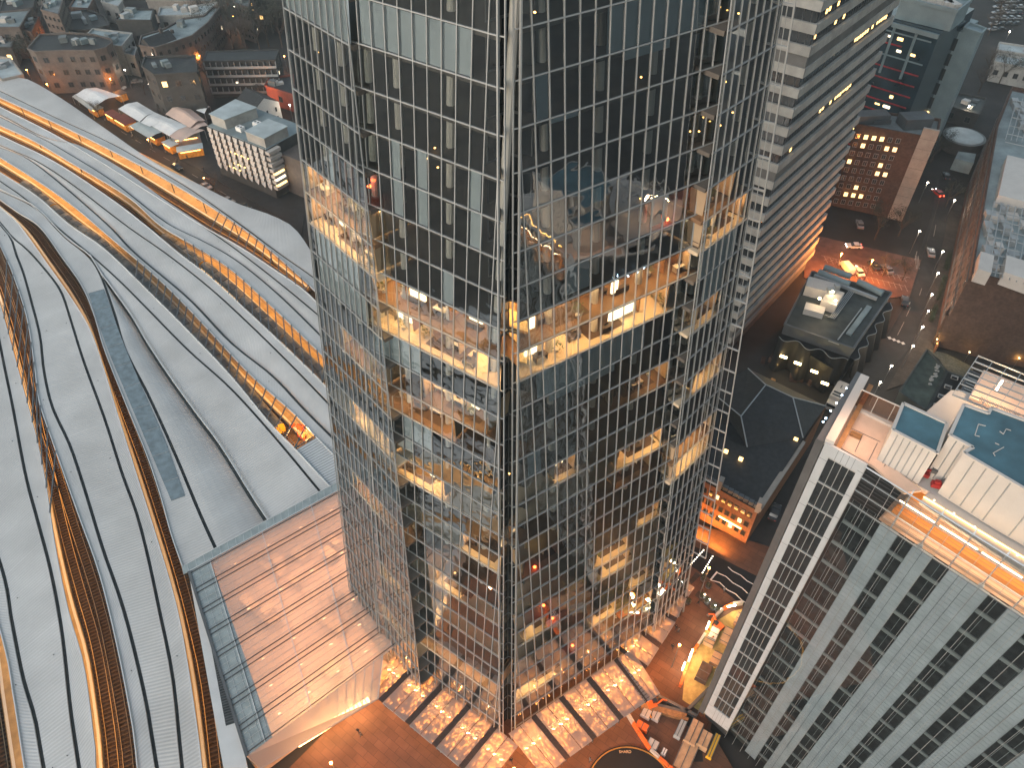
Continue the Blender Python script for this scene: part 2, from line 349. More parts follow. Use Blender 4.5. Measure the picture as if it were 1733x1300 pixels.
    # lit rooms: ceiling strips, end walls, furniture-like joinery
    for k, (m0, m1) in LIT[nm].items():
        big = (nm in 'AC' and k in (6, 7)) or (nm == 'B' and k in (4, 5)) or (nm == 'A' and k == 23) or (nm == 'D' and k in (14, 15))
        zc = f.p(0, k).z - 0.62
        m0 = max(m0, f.mL(k) + .3); m1 = min(m1, f.mR(k) - .3)
        mm = m0 + 0.8
        while mm < m1 - 0.3:
            for d in ((1.3, 4.6) if big else (1.2, 3.6)):
                if not big and rng.random() < 0.25: continue
                if (nm == 'C' and mm < f.mL(k) + .6 + d * .5) or (nm == 'A' and mm > f.mR(k) - .6 - d * .5): continue
                c = f.p(mm, k) - f.nh * d; c.z = zc
                q = MB(); q.box(c, f.e1, f.nh, UP, 0.75 if big else .6, 0.14, 0.05); q.build('ceiling_light', M['warm'], fac)
            mm += 1.9 if big else 1.7
        for _ in range(3 if big else 2):
            me_ = rng.uniform(m0, m1); dd_ = rng.uniform(1.0, 2.6); a_ = f.p(me_, k + .5) - f.nh * (1.4 + dd_); a_.z = zc - 1.35
            MB().box(a_, f.e1, f.nh, UP, 0.08, dd_, 1.5).build('partition', M[rng.choice(['partition', 'column', 'wood', 'wood'])], fac)
        for _ in range(3 if big else 1):
            me_ = rng.uniform(m0 + 1, m1 - 1); a_ = f.p(me_, k + .5) - f.nh * rng.uniform(1.6, 3.4); a_.z = zc - 1.9
            MB().box(a_, f.e1, f.nh, UP, rng.uniform(.3, 1.1), .12, rng.uniform(.3, .9)).build('lit_display', M['display'], fac)
        for me_ in [e for e in (m0, m1) if not (k in (6, 7, 15, 24) and ((nm == 'A' and e > 1) or (nm == 'C' and e < 0)))]:
            a_ = f.p(me_, k + .5) - f.nh * 3.6; a_.z = zc - 1.35
            MB().box(a_, f.e1, f.nh, UP, 0.08, 3.2, 1.5).build('partition', M['partition'], fac)
        a_ = f.p((m0 + m1) / 2, k + .5) - f.nh * (6.6 if big else 5.0); a_.z = zc - 1.35
        MB().box(a_, f.e1, f.nh, UP, (m1 - m0) * f.a / 2, 0.08, 1.5).build('partition', M['partition'], fac)
# glowing balls added in dark storeys, for lamps and for reflected red lights
for nm, px, m_ in (('A', (625, 315), 'red'), ('A', (722, 268), 'warmlow'), ('A', (741, 283), 'warmlow'), ('A', (736, 250), 'warmlow'), ('C', (1129, 371), 'red'), ('C', (1118, 366), 'red'), ('C', (1085, 130), 'warmlow'),
                   ('C', (1183, 222), 'warmlow'), ('C', (1168, 222), 'warmlow'), ('C', (1100, 340), 'warmlow'), ('C', (1084, 336), 'warmlow'), ('D', (1228, 138), 'warmlow'), ('D', (1240, 190), 'warm'), ('D', (1219, 212), 'warm'), ('D', (1250, 22), 'warm'),
                   ('C', (905, 960), 'red'), ('C', (920, 1025), 'red'), ('C', (935, 1047), 'red'), ('C', (969, 1093), 'red'), ('C', (862, 802), 'warm'), ('A', (770, 970), 'warm'), ('B', (538, 88), 'warm'), ('A', (905, 20), 'warmlow')):
    f = dict(FAC)[nm]; p = RAY(px[0], px[1], f.p(0, 0, -0.55), f.n)
    q = MB(); q.ball(p, 0.10 if m_ != 'red' else 0.22, 8, 5, 0.7); q.build('glow_ball', M['red' if m_ == 'red' else 'warmlow'], tower)
# recess between the two front facets
rec = thing('corner_recess', None, None, fA.p(fA.mR(KB), KB), parent=tower)
def inner(k):
    a = fA.p(fA.mR(k) - 1.6, k, -1.6); b = fC.p(fC.mL(k) + 1.6, k, -1.6); c = (a + b) / 2 + Vector((-.02, 1.3, 0)); z = (a.z + b.z) / 2
    a.z = b.z = c.z = z; return a, c, b
M['amber'] = em('amber_panel', (1, .5, .1), 14); M['amber2'] = em('recess_panel', (1, .55, .12), 34); M['gold3'] = mat('ochre_wall', (.6, .38, .08), .6)
YEL = {6, 7, 15, 24}
M['rglass'] = glass('recess_glass', (0.9, 0.9, 0.88), 1.4, 0.0)
for k in range(KT, KB):
    a, c, b = inner(k); a1, c1, b1 = inner(k + 1)
    q = MB(); q.poly([a, c, c1, a1]); q.poly([c, b, b1, c1]); q.build('recess_glazing', M['rglass'] if k in YEL else M['winglass'], rec)
    q = MB(); q.bar(a, c, .12, .22); q.bar(c, b, .12, .22); q.build('recess_beam', M['alu_dark'] if k % 2 else M['alu_dark'], rec)
    if k in YEL:
        d = Vector((0, 2.2, 0)); z0 = a1.z + .15
        q = MB(); q.hexa([XY(a, z0), XY(c, z0), XY(b, z0), XY(b + d * 2, z0), XY(a + d * 2, z0)], [XY(v, z0 + .12) for v in (a, c, b, b + d * 2, a + d * 2)]); q.build('recess_floor', M['office'], rec)
        q = MB(); zc = a.z - .35; q.bx((c.x, c.y + 1.4, zc), 1.6, .8, .05); q.build('ceiling_light', M['amber2'], rec); q = MB(); q.hexa([XY(v, a.z - .1) for v in (a, c, b, b + d * 2, a + d * 2)], [XY(v, a.z) for v in (a, c, b, b + d * 2, a + d * 2)]); q.build('recess_ceiling', M['alu_dark'], rec)
        q = MB(); q.bx((c.x, c.y + 3.2, z0), 6, .1, 3.2); q.build('partition', M['gold3'], rec)
        q = MB()
        for i in range(50):
            t = rng.random() * 6.28; r_ = rng.random() * .35; z_ = z0 + .4 + rng.random() * 1.3; ce = Vector((c.x - .5 + r_ * math.cos(t), c.y + 1.3 + r_ * math.sin(t), z_)); dd = Vector((rng.uniform(-1, 1), rng.uniform(-1, 1), rng.uniform(-1, 1))) * .14
            q.poly([ce, ce + dd, ce + dd.cross(UP) * .7])
        q.build('indoor_plant', mat('indoor_leaf', (0.05, 0.1, 0.02), 0.6), rec)
q = MB(); a, c, b = inner(KT); a1, c1, b1 = inner(KB); q.tube(c, c1, .05); q.tube(a, a1, .07); q.tube(b, b1, .07); q.build('recess_mullion', M['alu_dark'], rec)
# open fin frame beyond the right-hand facade
b = MB()
def FE(px, k): return RAY(px[0], px[1], fD.p(7, 0), Vector((0.2, -1, 0.05)).normalized())
fr_ = []
for k in range(KT, 24):
    e = fD.p(fD.mR(k), k, -0.1); g_ = e + Vector((math.cos(R(-34)), math.sin(R(-34)), 0)) * (1.25 + 0.05 * k) ; g_ -= Vector((0, 0, 0)); fr_.append((e, g_))
for i, (e, g_) in enumerate(fr_):
    b.bar(e, g_, .16, .22)
    if i: b.bar(fr_[i - 1][1], g_, .12, .16); b.bar(fr_[i - 1][0], e, .12, .16)
    if i: b.bar((fr_[i - 1][1] + fr_[i - 1][0]) / 2, (g_ + e) / 2, .05, .08)
b.build('open_fin_frame', M['alu'], tower)

# ---------------------------------------------------------------- entrance canopies round the foot of the tower
M['cglass'] = glass('canopy_glass', (0.8, 0.72, 0.66), 1.6, 0.15, 0.8, 2.2, milk=0.5, milkc=(0.72, 0.7, 0.7), wdist=0.12)
M['glit'] = em('orange_glitter', (1, .34, .06), 4.5)
M['louvre'] = mat('dark_louvre', (0.05, 0.035, 0.03), 0.6, var=0.3, scale=3)
def canopy(o0, o1, i0, i1, label, dark=True):
    z = 5.2; O0, O1, I0, I1 = G(*o0, z), G(*o1, z), G(*i0, z + .25), G(*i1, z + .25)
    t = thing('entrance_canopy', label, 'canopy', XY((O0 + O1 + I0 + I1) / 4, 0), 'glass entrance canopies around the foot of the skyscraper')
    L = lambda a, b, s: a + (b - a) * s
    for s0, s1 in ((0.17, 0.57), (0.59, 0.99)):
        a, b_, c, d = L(O0, O1, s0), L(O0, O1, s1), L(I0, I1, s1), L(I0, I1, s0)
        MB().hexa([a, b_, c, d], [p + UP * .06 for p in (a, b_, c, d)]).build('glass_panel', M['cglass'], t)
        q = MB()
        for i in range(8):
            s = (i + .5) / 8; q.bar(L(a, d, s) - UP * .15, L(b_, c, s) - UP * .15, .06, .16)
        q.bar(a - UP * .1, b_ - UP * .1, .1, .2); q.build('canopy_rib', M['alu'], t)
    if dark:
        a, b_, c, d = O0, L(O0, O1, .16), L(I0, I1, .16), I0
        q = MB(); q.hexa([p - UP * .1 for p in (a, b_, c, d)], [p + UP * .02 for p in (a, b_, c, d)])
        for i in range(14): s = (i + .5) / 14; q.bar(L(a, d, s) + UP * .04, L(b_, c, s) + UP * .04, .12, .05)
        q.build('louvre_strip', M['louvre'], t)
    q = MB()
    for s in (0.08, 0.92):
        p = L(L(O0, O1, s), L(I0, I1, s), .12); q.tube(XY(p, 0), XY(p, 5.1), .09)
    q.build('post', M['alu_dark'], t)
    c = (O0 + O1) * .2 + (I0 + I1) * .3
    q = MB()
    e = (O1 - O0).normalized()
    for j in range(3): cc = L(O0, O1, .3 + .25 * j) * .38 + L(I0, I1, .3 + .25 * j) * .62; q.bx(XY(cc, 4.3), .5, .12, .08)
    q.build('downlight', M['warm'], t)
    q = MB()
    for s0 in (.2, .62):
        for x_ in range(70):
            sx = s0 + .34 * rng.random(); sy = .04 + .94 * rng.random() ** .75; cc = L(L(O0, O1, sx), L(I0, I1, sx), sy); q.box(XY(cc, 4.9), (I0 - O0).normalized(), Vector((0, 0, 1)).cross((I0 - O0).normalized()), UP, rng.uniform(.06, .3), rng.uniform(.03, .07), .02)
    q.build('glitter_flecks', M['glit'], t)  # added glowing flecks that imitate the orange glitter of the glass
    lightat('canopy_lamp', 'POINT', XY(c, 3.9), 80, (1, 0.33, 0.07), 0.5, parent=t)
    return t
ords = ['first', 'second', 'third', 'fourth', 'fifth', 'sixth']
for i in range(-1, 4):
    o = lambda j: (640 + 45.5 * j, 1184 + 37.8 * j); n_ = lambda j: (702 + 44 * j, 1122 + 35.3 * j)
    if i == -1: canopy((614, 1165), o(0), (668, 1098), n_(0), 'glass entrance canopy tucked between the concourse roof and the left facade of the skyscraper', dark=False)
    else: canopy(o(i), o(i + 1), n_(i), n_(i + 1), 'glass entrance canopy %s along the left front facade counted from the concourse' % ords[i])
for i in range(0, 5):
    o = lambda j: (958 + 45.5 * j, 1286 - 34 * j + .3 * j * j); n_ = lambda j: (900 + 46.5 * j, 1215 - 32.5 * j)
    if i < 4: canopy(o(i + .14), o(i - .86), n_(i + .14), n_(i - .86), 'glass entrance canopy %s along the right front facade counted from the sharp corner' % ords[i])
canopy((1092, 1190), (1117, 1174), (1040, 1119), (1070, 1099), 'glass entrance canopy at the far right end of the front facade beside the building site')
for i, (a, b_, c, d) in enumerate([((1175, 994), (1162, 1013), (1100, 950), (1090, 975)), ((1162, 1013), (1143, 1053), (1090, 975), (1076, 1016)), ((1143, 1053), (1115, 1097), (1076, 1016), (1062, 1058)), ((1115, 1097), (1092, 1134), (1062, 1058), (1040, 1096))]):
    canopy(b_, a, d, c, 'glass entrance canopy %s on the side facing the long paved street' % ords[i])

# ---------------------------------------------------------------- furniture seen inside the lit storeys
M['deskw'] = mat('white_desk', (.7, .66, .6), .5, var=.04); M['deskd'] = mat('dark_desk', (.06, .045, .04), .5); M['rug'] = mat('dark_carpet', (.09, .06, .045), .9, var=.3); M['pleaf'] = mat('plant_leaf', (.05, .09, .02), .6)
ordn = ['first', 'second', 'third', 'fourth', 'fifth', 'sixth', 'seventh', 'eighth', 'ninth', 'tenth']
FN = {'A': 'left front facade', 'C': 'right front facade', 'B': 'far left facade', 'D': 'far right facade'}
rng = random.Random(21)
for nm, f in FAC:
    for k, (m0, m1) in LIT[nm].items():
        if nm in 'BD' and k > 9: continue
        m0 = max(m0, f.mL(k) + 1.0 + (1.2 if nm == 'C' else 0)); m1 = min(m1, f.mR(k) - 1.0 - (1.2 if nm == 'A' else 0)); mm = m0 + rng.random(); c_ = 0; zf = f.p(0, k + 1).z - .04
        q = MB(); s_ = m0 + (m1 - m0) * rng.random() * .5
        pa = f.p(s_, k + 1) - f.nh * 2.2; pa.z = zf + .01; q.box(pa + f.e1 * 2.2, f.e1, f.nh, UP, 2.4, 1.2, .012); q.build('carpet', M['rug'], tower)
        q = MB(); pa = f.p((m0 + m1) / 2, k + 1) - f.nh * 3.4; pa.z = zf + 1.5; q.box(pa, f.e1, f.nh, UP, (m1 - m0) * f.a * .22, .08, 1.5); q.build('room_divider', M[rng.choice(['wood', 'partition', 'rug'])], tower)
        while mm < m1 and c_ < 10:
            d = rng.uniform(.9, 2.6); p = f.p(mm, k + 1) - f.nh * d; p.z = zf; kind = rng.random()
            where = '%s along the %s storey from the top, %s' % (ordn[c_], ORD[k + 1], FN[nm])
            if kind < .5:
                t = thing('office_desk', 'desk ' + where, 'desk', p, 'desks in the lit storeys'); q = MB(); m_ = M[rng.choice(['deskw', 'deskd', 'deskd'])]
                q.box(p + UP * .74, f.e1, f.nh, UP, .8, .38, .03); q.build('desk_top', m_, t)
                q = MB()
                for a in (-.7, .7): q.box(p + f.e1 * a + UP * .36, f.e1, f.nh, UP, .03, .34, .35)
                q.build('desk_leg', m_, t); q = MB(); q.box(p + UP * 1.0, f.e1, f.nh, UP, .28, .03, .17); q.build('monitor', M['deskd'], t)
                o = MB(); c2 = p - f.nh * .7; o.box(c2 + UP * .45, f.e1, f.nh, UP, .24, .24, .05); o.box(c2 + UP * .75 - f.nh * .22, f.e1, f.nh, UP, .23, .04, .28); o.tube(c2, c2 + UP * .42, .05); tag(o.build('office_chair', M['deskd']), 'chair behind the ' + where.split(' along ')[0] + ' desk on the %s storey from the top, %s' % (ORD[k + 1], FN[nm]), 'chair', 'chairs in the lit storeys')
            elif kind < .85:
                t = thing('indoor_plant', 'potted plant ' + where, 'plant', p, 'plants in the lit storeys'); q = MB(); q.tube(p, p + UP * .4, .2, .25); q.build('pot', M['deskw'], t); q = MB()
                for i in range(60): v = Vector((rng.gauss(0, .3), rng.gauss(0, .3), rng.gauss(1.1, .35))); a = Vector((rng.uniform(-1, 1), rng.uniform(-1, 1), rng.uniform(-.3, 1))) * .25; q.poly([p + v, p + v + a, p + v + a.cross(UP) * .6])
                q.build('leaves', M['pleaf'], t)
            else:
                t = thing('sofa', 'low sofa ' + where, 'sofa', p, 'sofas in the lit storeys'); q = MB(); q.box(p + UP * .22, f.e1, f.nh, UP, .9, .4, .2); q.build('seat', M['deskd'], t); q = MB(); q.box(p + UP * .5 + f.nh * .35, f.e1, f.nh, UP, .9, .1, .3); q.build('backrest', M['rug'], t)
            mm += rng.uniform(1.3, 3.0); c_ += 1

# ---------------------------------------------------------------- railway station
def spline(pts, n=48):
    P = [Vector(p) for p in pts]; P = [P[0] * 2 - P[1]] + P + [P[-1] * 2 - P[-2]]; out = []
    for i in range(1, len(P) - 2):
        for j in range(10):
            t = j / 10; a, b, c, d = P[i - 1], P[i], P[i + 1], P[i + 2]
            out.append(0.5 * ((2 * b) + (c - a) * t + (2 * a - 5 * b + 4 * c - d) * t * t + (3 * b - a - 3 * c + d) * t ** 3))
    out.append(P[-2]); return resample(out, n)
def resample(out, n):
    L = [0]
    for i in range(1, len(out)): L.append(L[-1] + (out[i] - out[i - 1]).length)
    r = []; j = 0
    for i in range(n):
        t = L[-1] * i / (n - 1)
        while j < len(L) - 2 and L[j + 1] < t: j += 1
        s = (t - L[j]) / max(1e-6, L[j + 1] - L[j]); r.append(out[j].lerp(out[j + 1], s))
    return r
def curve(px, z, e0=0.0, e1=0.0, n=60):
    P = [G(u, v, z) for u, v in px]
    if e0: P = [P[0] + (P[0] - P[1]).normalized() * e0] + P
    if e1: P = P + [P[-1] + (P[-1] - P[-2]).normalized() * e1]
    return spline(P, n)
ZR = 7.0
def roofpanel(A, B, za, zb, parent, name='roof_panel', m='roofmetal', lip=True):
    b = MB(); b.uv = []
    n = len(A); La = 0
    A = [Vector((p.x, p.y, za)) for p in A]; B = [Vector((p.x, p.y, zb)) for p in B]
    NS = 6 if abs(za - zb) > .3 else 1
    for i in range(n - 1):
        d = ((A[i + 1] - A[i]).length + (B[i + 1] - B[i]).length) / 2
        for j in range(NS):
            s0, s1 = j / NS, (j + 1) / NS
            def pt(k, s):
                p = A[k].lerp(B[k], s); t = s if za > zb else 1 - s      # convex fall towards the gutter side
                p.z = max(za, zb) - abs(za - zb) * (t ** 2.2); return p
            b.poly([pt(i, s0), pt(i, s1), pt(i + 1, s1), pt(i + 1, s0)]); b.uv += [(La, s0), (La, s1), (La + d, s1), (La + d, s0)]
        La += d
    k0 = len(b.f)
    for i in range(n - 1):
        b.poly([A[i] - UP * .35, A[i + 1] - UP * .35, B[i + 1] - UP * .35, B[i] - UP * .35][::-1]); b.uv += [(0, 0)] * 4
        for Q in (A, B): b.poly([Q[i], Q[i + 1], Q[i + 1] - UP * .35, Q[i] - UP * .35]); b.uv += [(0, 0)] * 4
    for i in (0, n - 1): b.poly([A[i], B[i], B[i] - UP * .35, A[i] - UP * .35]); b.uv += [(0, 0)] * 4
    return b.build(name, M[m], parent)
def ribbon(C, w_, z, h_, name, m, parent):
    b = MB()
    for i in range(len(C) - 1): b.bar(XY(C[i], z), XY(C[i + 1], z), w_, h_)
    return b.build(name, M[m], parent)
def gutter(C, parent, z=6.75, w_=.55):
    ribbon(C, w_, z - .05, .12, 'gutter', 'gutter', parent)
cR0 = [(0, 102), (45, 135), (100, 165), (180, 220), (260, 275), (330, 310), (400, 345), (450, 362), (490, 380), (510, 400), (525, 440), (545, 500)]
cR0 = [(-40, 118), (20, 130), (49, 136), (100, 165), (180, 220), (260, 275), (330, 310), (400, 345), (450, 362), (490, 381), (512, 405), (540, 450)]
g1 = [(0, 153), (92, 197), (185, 240), (261, 283), (323, 320), (400, 374), (470, 426), (520, 461), (560, 490)]
G1u = [(0, 165), (77, 200), (154, 237), (234, 278), (271, 298), (354, 348), (425, 397), (460, 426), (523, 483)]
G1l = [(0, 181), (92, 228), (185, 283), (277, 341), (354, 380), (407, 419), (460, 454), (516, 493)]
G1l[4] = (340, 381); G1l[3] = (277, 341)
g2a = [(0, 194), (74, 231), (132, 247), (208, 290), (277, 343), (340, 382), (400, 422), (470, 480), (545, 540)]
g2b = [(0, 196), (74, 233), (101, 246), (185, 295), (265, 354), (295, 380), (389, 458), (460, 518), (530, 578), (560, 600)]
G2u = [(0, 212), (55, 237), (123, 277), (215, 332), (269, 380), (318, 415), (389, 458), (460, 521), (530, 589), (548, 606)]
G2u[5:] = [(322, 412), (389, 455), (460, 519), (530, 587), (552, 608)]
g2b = [(0, 197), (74, 235), (101, 250), (185, 302), (262, 362), (295, 384), (345, 408), (400, 440), (470, 497), (550, 575)]
g2a = [(0, 193), (74, 231), (132, 246), (208, 288), (277, 338), (340, 380), (400, 422), (470, 476), (545, 538)]
G2l = [(0, 229), (92, 274), (185, 335), (244, 380), (304, 430), (354, 468), (424, 532), (495, 599), (546, 649)]
g3a = [(0, 245), (62, 272), (123, 312), (212, 380), (283, 430), (354, 486), (424, 550), (495, 620), (555, 682)]
g3b = [(0, 249), (40, 264), (90, 300), (180, 378), (226, 426), (318, 504), (389, 578), (460, 635), (513, 691), (562, 740)]
G3u = [(0, 266), (62, 305), (123, 348), (182, 398), (248, 454), (301, 504), (354, 560), (424, 635), (495, 698), (534, 739)]
G3l = [(0, 292), (62, 332), (117, 380), (177, 422), (255, 497), (318, 560), (389, 635), (456, 716), (499, 760)]
g4a = [(0, 306), (40, 334), (92, 380), (152, 430), (200, 473), (248, 521), (318, 592), (389, 656), (460, 734), (545, 836)]
g4b = [(152, 431), (173, 465), (219, 529), (248, 578), (283, 631), (329, 695), (371, 751), (424, 836), (458, 888)]
g4c = [(152, 433), (171, 467), (194, 532), (212, 592), (248, 663), (276, 723), (304, 787), (338, 869), (371, 942)]
G4u = [(0, 338), (31, 360), (67, 384), (106, 437), (138, 483), (159, 532), (177, 592), (212, 681), (248, 769), (272, 840), (308, 954), (331, 1038), (358, 1146), (375, 1300)]
G4l = [(0, 351), (32, 380), (78, 444), (120, 504), (152, 557), (177, 628), (198, 698), (226, 787), (262, 900), (296, 1015), (315, 1108), (335, 1240), (342, 1300)]
g5a = [(0, 376), (21, 401), (46, 422), (78, 458), (103, 493), (120, 543), (141, 610), (177, 709), (206, 800), (231, 869), (250, 942), (269, 1031), (292, 1146), (308, 1300)]
g5b = [(0, 379), (18, 402), (27, 430), (39, 461), (53, 511), (67, 567), (74, 628), (88, 688), (117, 751), (141, 822), (173, 927), (200, 1004), (219, 1069), (246, 1185), (265, 1300)]
G5u = [(0, 415), (21, 461), (46, 539), (60, 628), (67, 681), (88, 744), (113, 815), (135, 877), (169, 973), (200, 1100), (227, 1242), (233, 1300)]
G5l = [(0, 514), (14, 564), (39, 656), (60, 734), (78, 820), (92, 915), (115, 1031), (142, 1127), (160, 1262), (162, 1300)]
g6a = [(0, 585), (7, 620), (21, 688), (42, 800), (62, 877), (85, 965), (104, 1069), (119, 1204), (133, 1300)]
g6b = [(0, 954), (19, 1050), (38, 1146), (58, 1215), (73, 1300)]
C6l = [(0, 1065), (23, 1177), (42, 1300)]
G6l = [(-18, 1065), (0, 1185), (17, 1300)]
def station_roof(label, curves, zs, panels, gut, extra=None):
    c0 = curves[0][len(curves[0]) // 2]
    t = thing('platform_roof', label, 'station roof', XY(c0, 0), 'ribbed metal roofs over the station platforms')
    for (i, j) in panels: roofpanel(curves[i], curves[j], zs[i] , zs[j], t)
    for g_ in gut: gutter(curves[g_], t)
    return t
E0, E1 = 60, 0
cc = lambda p, e0=E0, e1=0.0: curve(p, ZR, e0, e1)
def offs(C, d):
    out = []
    for i, p in enumerate(C):
        a = C[max(0, i - 1)]; b = C[min(len(C) - 1, i + 1)]; t = (b - a).normalized(); out.append(p + Vector((t.y, -t.x, 0)) * d)
    return out
def island(label, edge_top, guts, edge_bot, dips):
    """strips between consecutive curves; dips: (height at upper edge, height at lower edge) of each strip"""
    C = [edge_top] + guts + [edge_bot]
    t = thing('platform_roof', label, 'station roof', XY(edge_top[30], 0), 'ribbed metal roofs over the station platforms')
    for i in range(len(C) - 1):
        A = C[i] if i == 0 else offs(C[i], .28); B = C[i + 1] if i == len(C) - 2 else offs(C[i + 1], -.28)
        roofpanel(A, B, dips[i][0], dips[i][1], t)
    for g_ in guts: gutter(g_, t, z=6.45, w_=.8)
    for e in (edge_top, edge_bot): ribbon(e, .16, 7.12, .3, 'roof_edge', 'roofedge', t)
    q = MB()
    for C_ in guts[:1]:
        for i in range(4, len(C_) - 3, 4): q.tube(XY(C_[i], 0.3), XY(C_[i], 6.3), .14)
    if q.f: q.build('roof_column', M['alu_dark'], t)
    q = MB(); rr = random.Random(len(label))
    for C_ in guts:
        for i in range(3, len(C_) - 3, 6):
            s = 1 if rr.random() < .5 else -1; p = offs(C_, s * rr.uniform(1.0, 1.6))[i]; q.bx(XY(p, 6.98), .16, .16, .1, rr.random())
    q.build('roof_hatch', M['alu_dark'], t)
    return t
kR0, kg1, kG1u = cc(cR0), cc(g1), cc(G1u, E0, 30)
kG1l = cc(G1l, E0, 0)
island('ribbed grey roof with the smooth outer edge beside the street market', cc(cR0, E0, 20), [cc(g1, E0, 20)], cc(G1u + [(560, 522)], E0, 10), [(7.3, 6.9), (6.9, 7.0)])
island('ribbed grey roof between the two farthest amber platform openings', cc(G1l + [(560, 538)], E0, 10), [cc(g2a, E0, 10), cc(g2b, E0, 10)], cc(G2u + [(570, 626)], E0, 10), [(7.0, 7.0), (7.0, 6.3), (7.0, 7.0)])
island('ribbed grey roof between the openings of the two standing trains', cc(G2l + [(580, 690)], E0, 10), [cc(g3a, E0, 10), cc(g3b, E0, 10)], cc(G3u + [(612, 818)], E0, 0), [(7.0, 7.0), (7.0, 6.2), (7.0, 7.0)])
def Lp2(a, b, s): return a + (b - a) * s
isl4 = island('broad ribbed grey roof with the long skylight ending at the glass concourse', cc(G3l + [(536, 800), (566, 832)], E0, 0), [cc(g4a, E0, 0)], cc([(0, 320), (60, 350), (110, 400), (152, 432), (173, 465), (219, 529), (248, 578), (283, 631), (329, 695), (371, 751), (424, 836), (459, 889)], E0, 0), [(7.0, 6.9), (7.1, 6.6)])
def sub(px, n=60): return curve(px, ZR, 0, 0, n)
a = sub(g4b); b_ = sub(g4c)
roofpanel(offs(a, .3), offs(b_, -.3), 5.3, 7.0, isl4); gutter(offs(a, .2), isl4, 5.4, .7); gutter(b_, isl4, 6.45, .8)
c1 = sub([(0, 322), (60, 352), (110, 401), (150, 434), (171, 467), (194, 532), (212, 592), (248, 663), (276, 723), (304, 787), (338, 869), (371, 942)]); c2 = cc(G4u[:10] + [(290, 905), (312, 968)], 0, 0)
roofpanel(offs(c1, .3), c2, 7.0, 7.0, isl4); ribbon(c2, .16, 7.12, .3, 'roof_edge', 'roofedge', isl4); ribbon(sub(G3l), .16, 7.14, .3, 'roof_edge', 'roofedge', isl4)
ribbon(offs(a, -.1), .2, 7.05, .3, 'roof_edge', 'roofedge', isl4)
P3_ = [G(u, v, 6.9) for u, v in ((501, 762), (536, 741), (640, 806), (640, 850), (574, 838))]; q = MB(); q.hexa([p - UP * .3 for p in P3_], P3_); q.build('end_roof', M['roofedge'], isl4); q = MB()
for i in range(24): q.bar(Lp2(P3_[0], P3_[4], i / 24) + UP * .05, Lp2(P3_[1], P3_[2], i / 24) + UP * .05, .12, .1)
q.build('end_roof_rib', M['alu'], isl4)
sk_ = [(150, 497), (176, 490), (205, 570), (240, 655), (280, 748), (313, 840), (290, 848), (255, 765), (215, 670), (180, 585)]
M['skyl'] = mat('skylight_pane', (0.16, 0.21, 0.24), 0.25, var=0.25, scale=0.8, spec=0.7)
q = MB(); L_ = sub([(150, 497), (180, 585), (215, 670), (255, 765), (290, 848)], 30); R_ = sub([(176, 490), (205, 570), (240, 655), (280, 748), (313, 840)], 30)
for i in range(29): q.hexa([XY(L_[i], 7.0), XY(L_[i + 1], 7.0), XY(R_[i + 1], 7.0), XY(R_[i], 7.0)], [XY(L_[i], 7.12), XY(L_[i + 1], 7.12), XY(R_[i + 1], 7.12), XY(R_[i], 7.12)])
q.build('skylight', M['skyl'], isl4)
q = MB()
for i in range(0, 30, 3): q.bar(XY(L_[i], 7.15), XY(R_[i], 7.15), .08, .06)
q.build('skylight_bar', M['alu'], isl4)
isl5 = island('ribbed grey roof between the two curving brown track openings', cc(G4l, 30, 40), [cc(g5a, 30, 40), cc(g5b, 30, 40)], cc(G5u, 30, 40), [(7.0, 6.9), (7.0, 6.8), (7.0, 7.0)])
island('ribbed grey roof at the left edge of the photo', cc(G5l, 30, 40), [cc(g6a, 30, 40), cc([(-110, 585), (-70, 760)] + g6b, 10, 40)], cc([(-130, 585), (-90, 760)] + C6l, 10, 40), [(7.0, 6.8), (7.0, 6.8), (7.0, 7.0)])
for i_, lab_ in enumerate(('first ribbed grey roof beyond the left edge', 'second ribbed grey roof beyond the left edge', 'third ribbed grey roof beyond the left edge')):
    b0 = cc([(-130, 585), (-90, 760)] + C6l, 40, 80); d0 = 9 + i_ * 17
    island(lab_, offs(b0, d0), [offs(b0, d0 + 4.5), offs(b0, d0 + 9)], offs(b0, d0 + 13.5), [(7.0, 6.8), (6.9, 6.6), (7.0, 7.0)])
# platforms and tracks
def band(name, A, B, z, m, kind='structure', th=.9, parent=None):
    b = MB()
    for i in range(len(A) - 1):
        b.hexa([XY(A[i], z - th), XY(A[i + 1], z - th), XY(B[i + 1], z - th), XY(B[i], z - th)], [XY(A[i], z), XY(A[i + 1], z), XY(B[i + 1], z), XY(B[i], z)])
    return tag(b.build(name, M[m], parent), kind=kind) if parent is None else b.build(name, M[m], parent)
def mid(A, B, s): return [a.lerp(b, s) for a, b in zip(A, B)]
def track(C, label, z=0.35):
    t = thing('railway_track', label, 'railway track', XY(C[20], z), 'railway tracks in the station')
    q = MB()
    for s in (-.72, .72):
        O = offs(C, s)
        for i in range(len(O) - 1): q.bar(XY(O[i], z + .14), XY(O[i + 1], z + .14), .09, .15)
    q.build('rail', M['rail'], t)
    L = sum((C[i + 1] - C[i]).length for i in range(len(C) - 1)); S = resample(C, int(L / .75)); q = MB()
    for i in range(1, len(S) - 1):
        d = (S[i + 1] - S[i - 1]).normalized(); q.box(XY(S[i], z), Vector((d.y, -d.x, 0)), d, UP, 1.25, .13, .07)
    q.build('sleeper', M['sleeper'], t); return t
M['edgeline'] = mat('platform_edge_paint', (0.85, 0.8, 0.68), 0.6, var=0.05)
M['platlight2'] = em('platform_light_low', (1, .48, .14), 2.2)
M['platlight'] = em('platform_light', (1, 0.48, 0.14), 4.0)
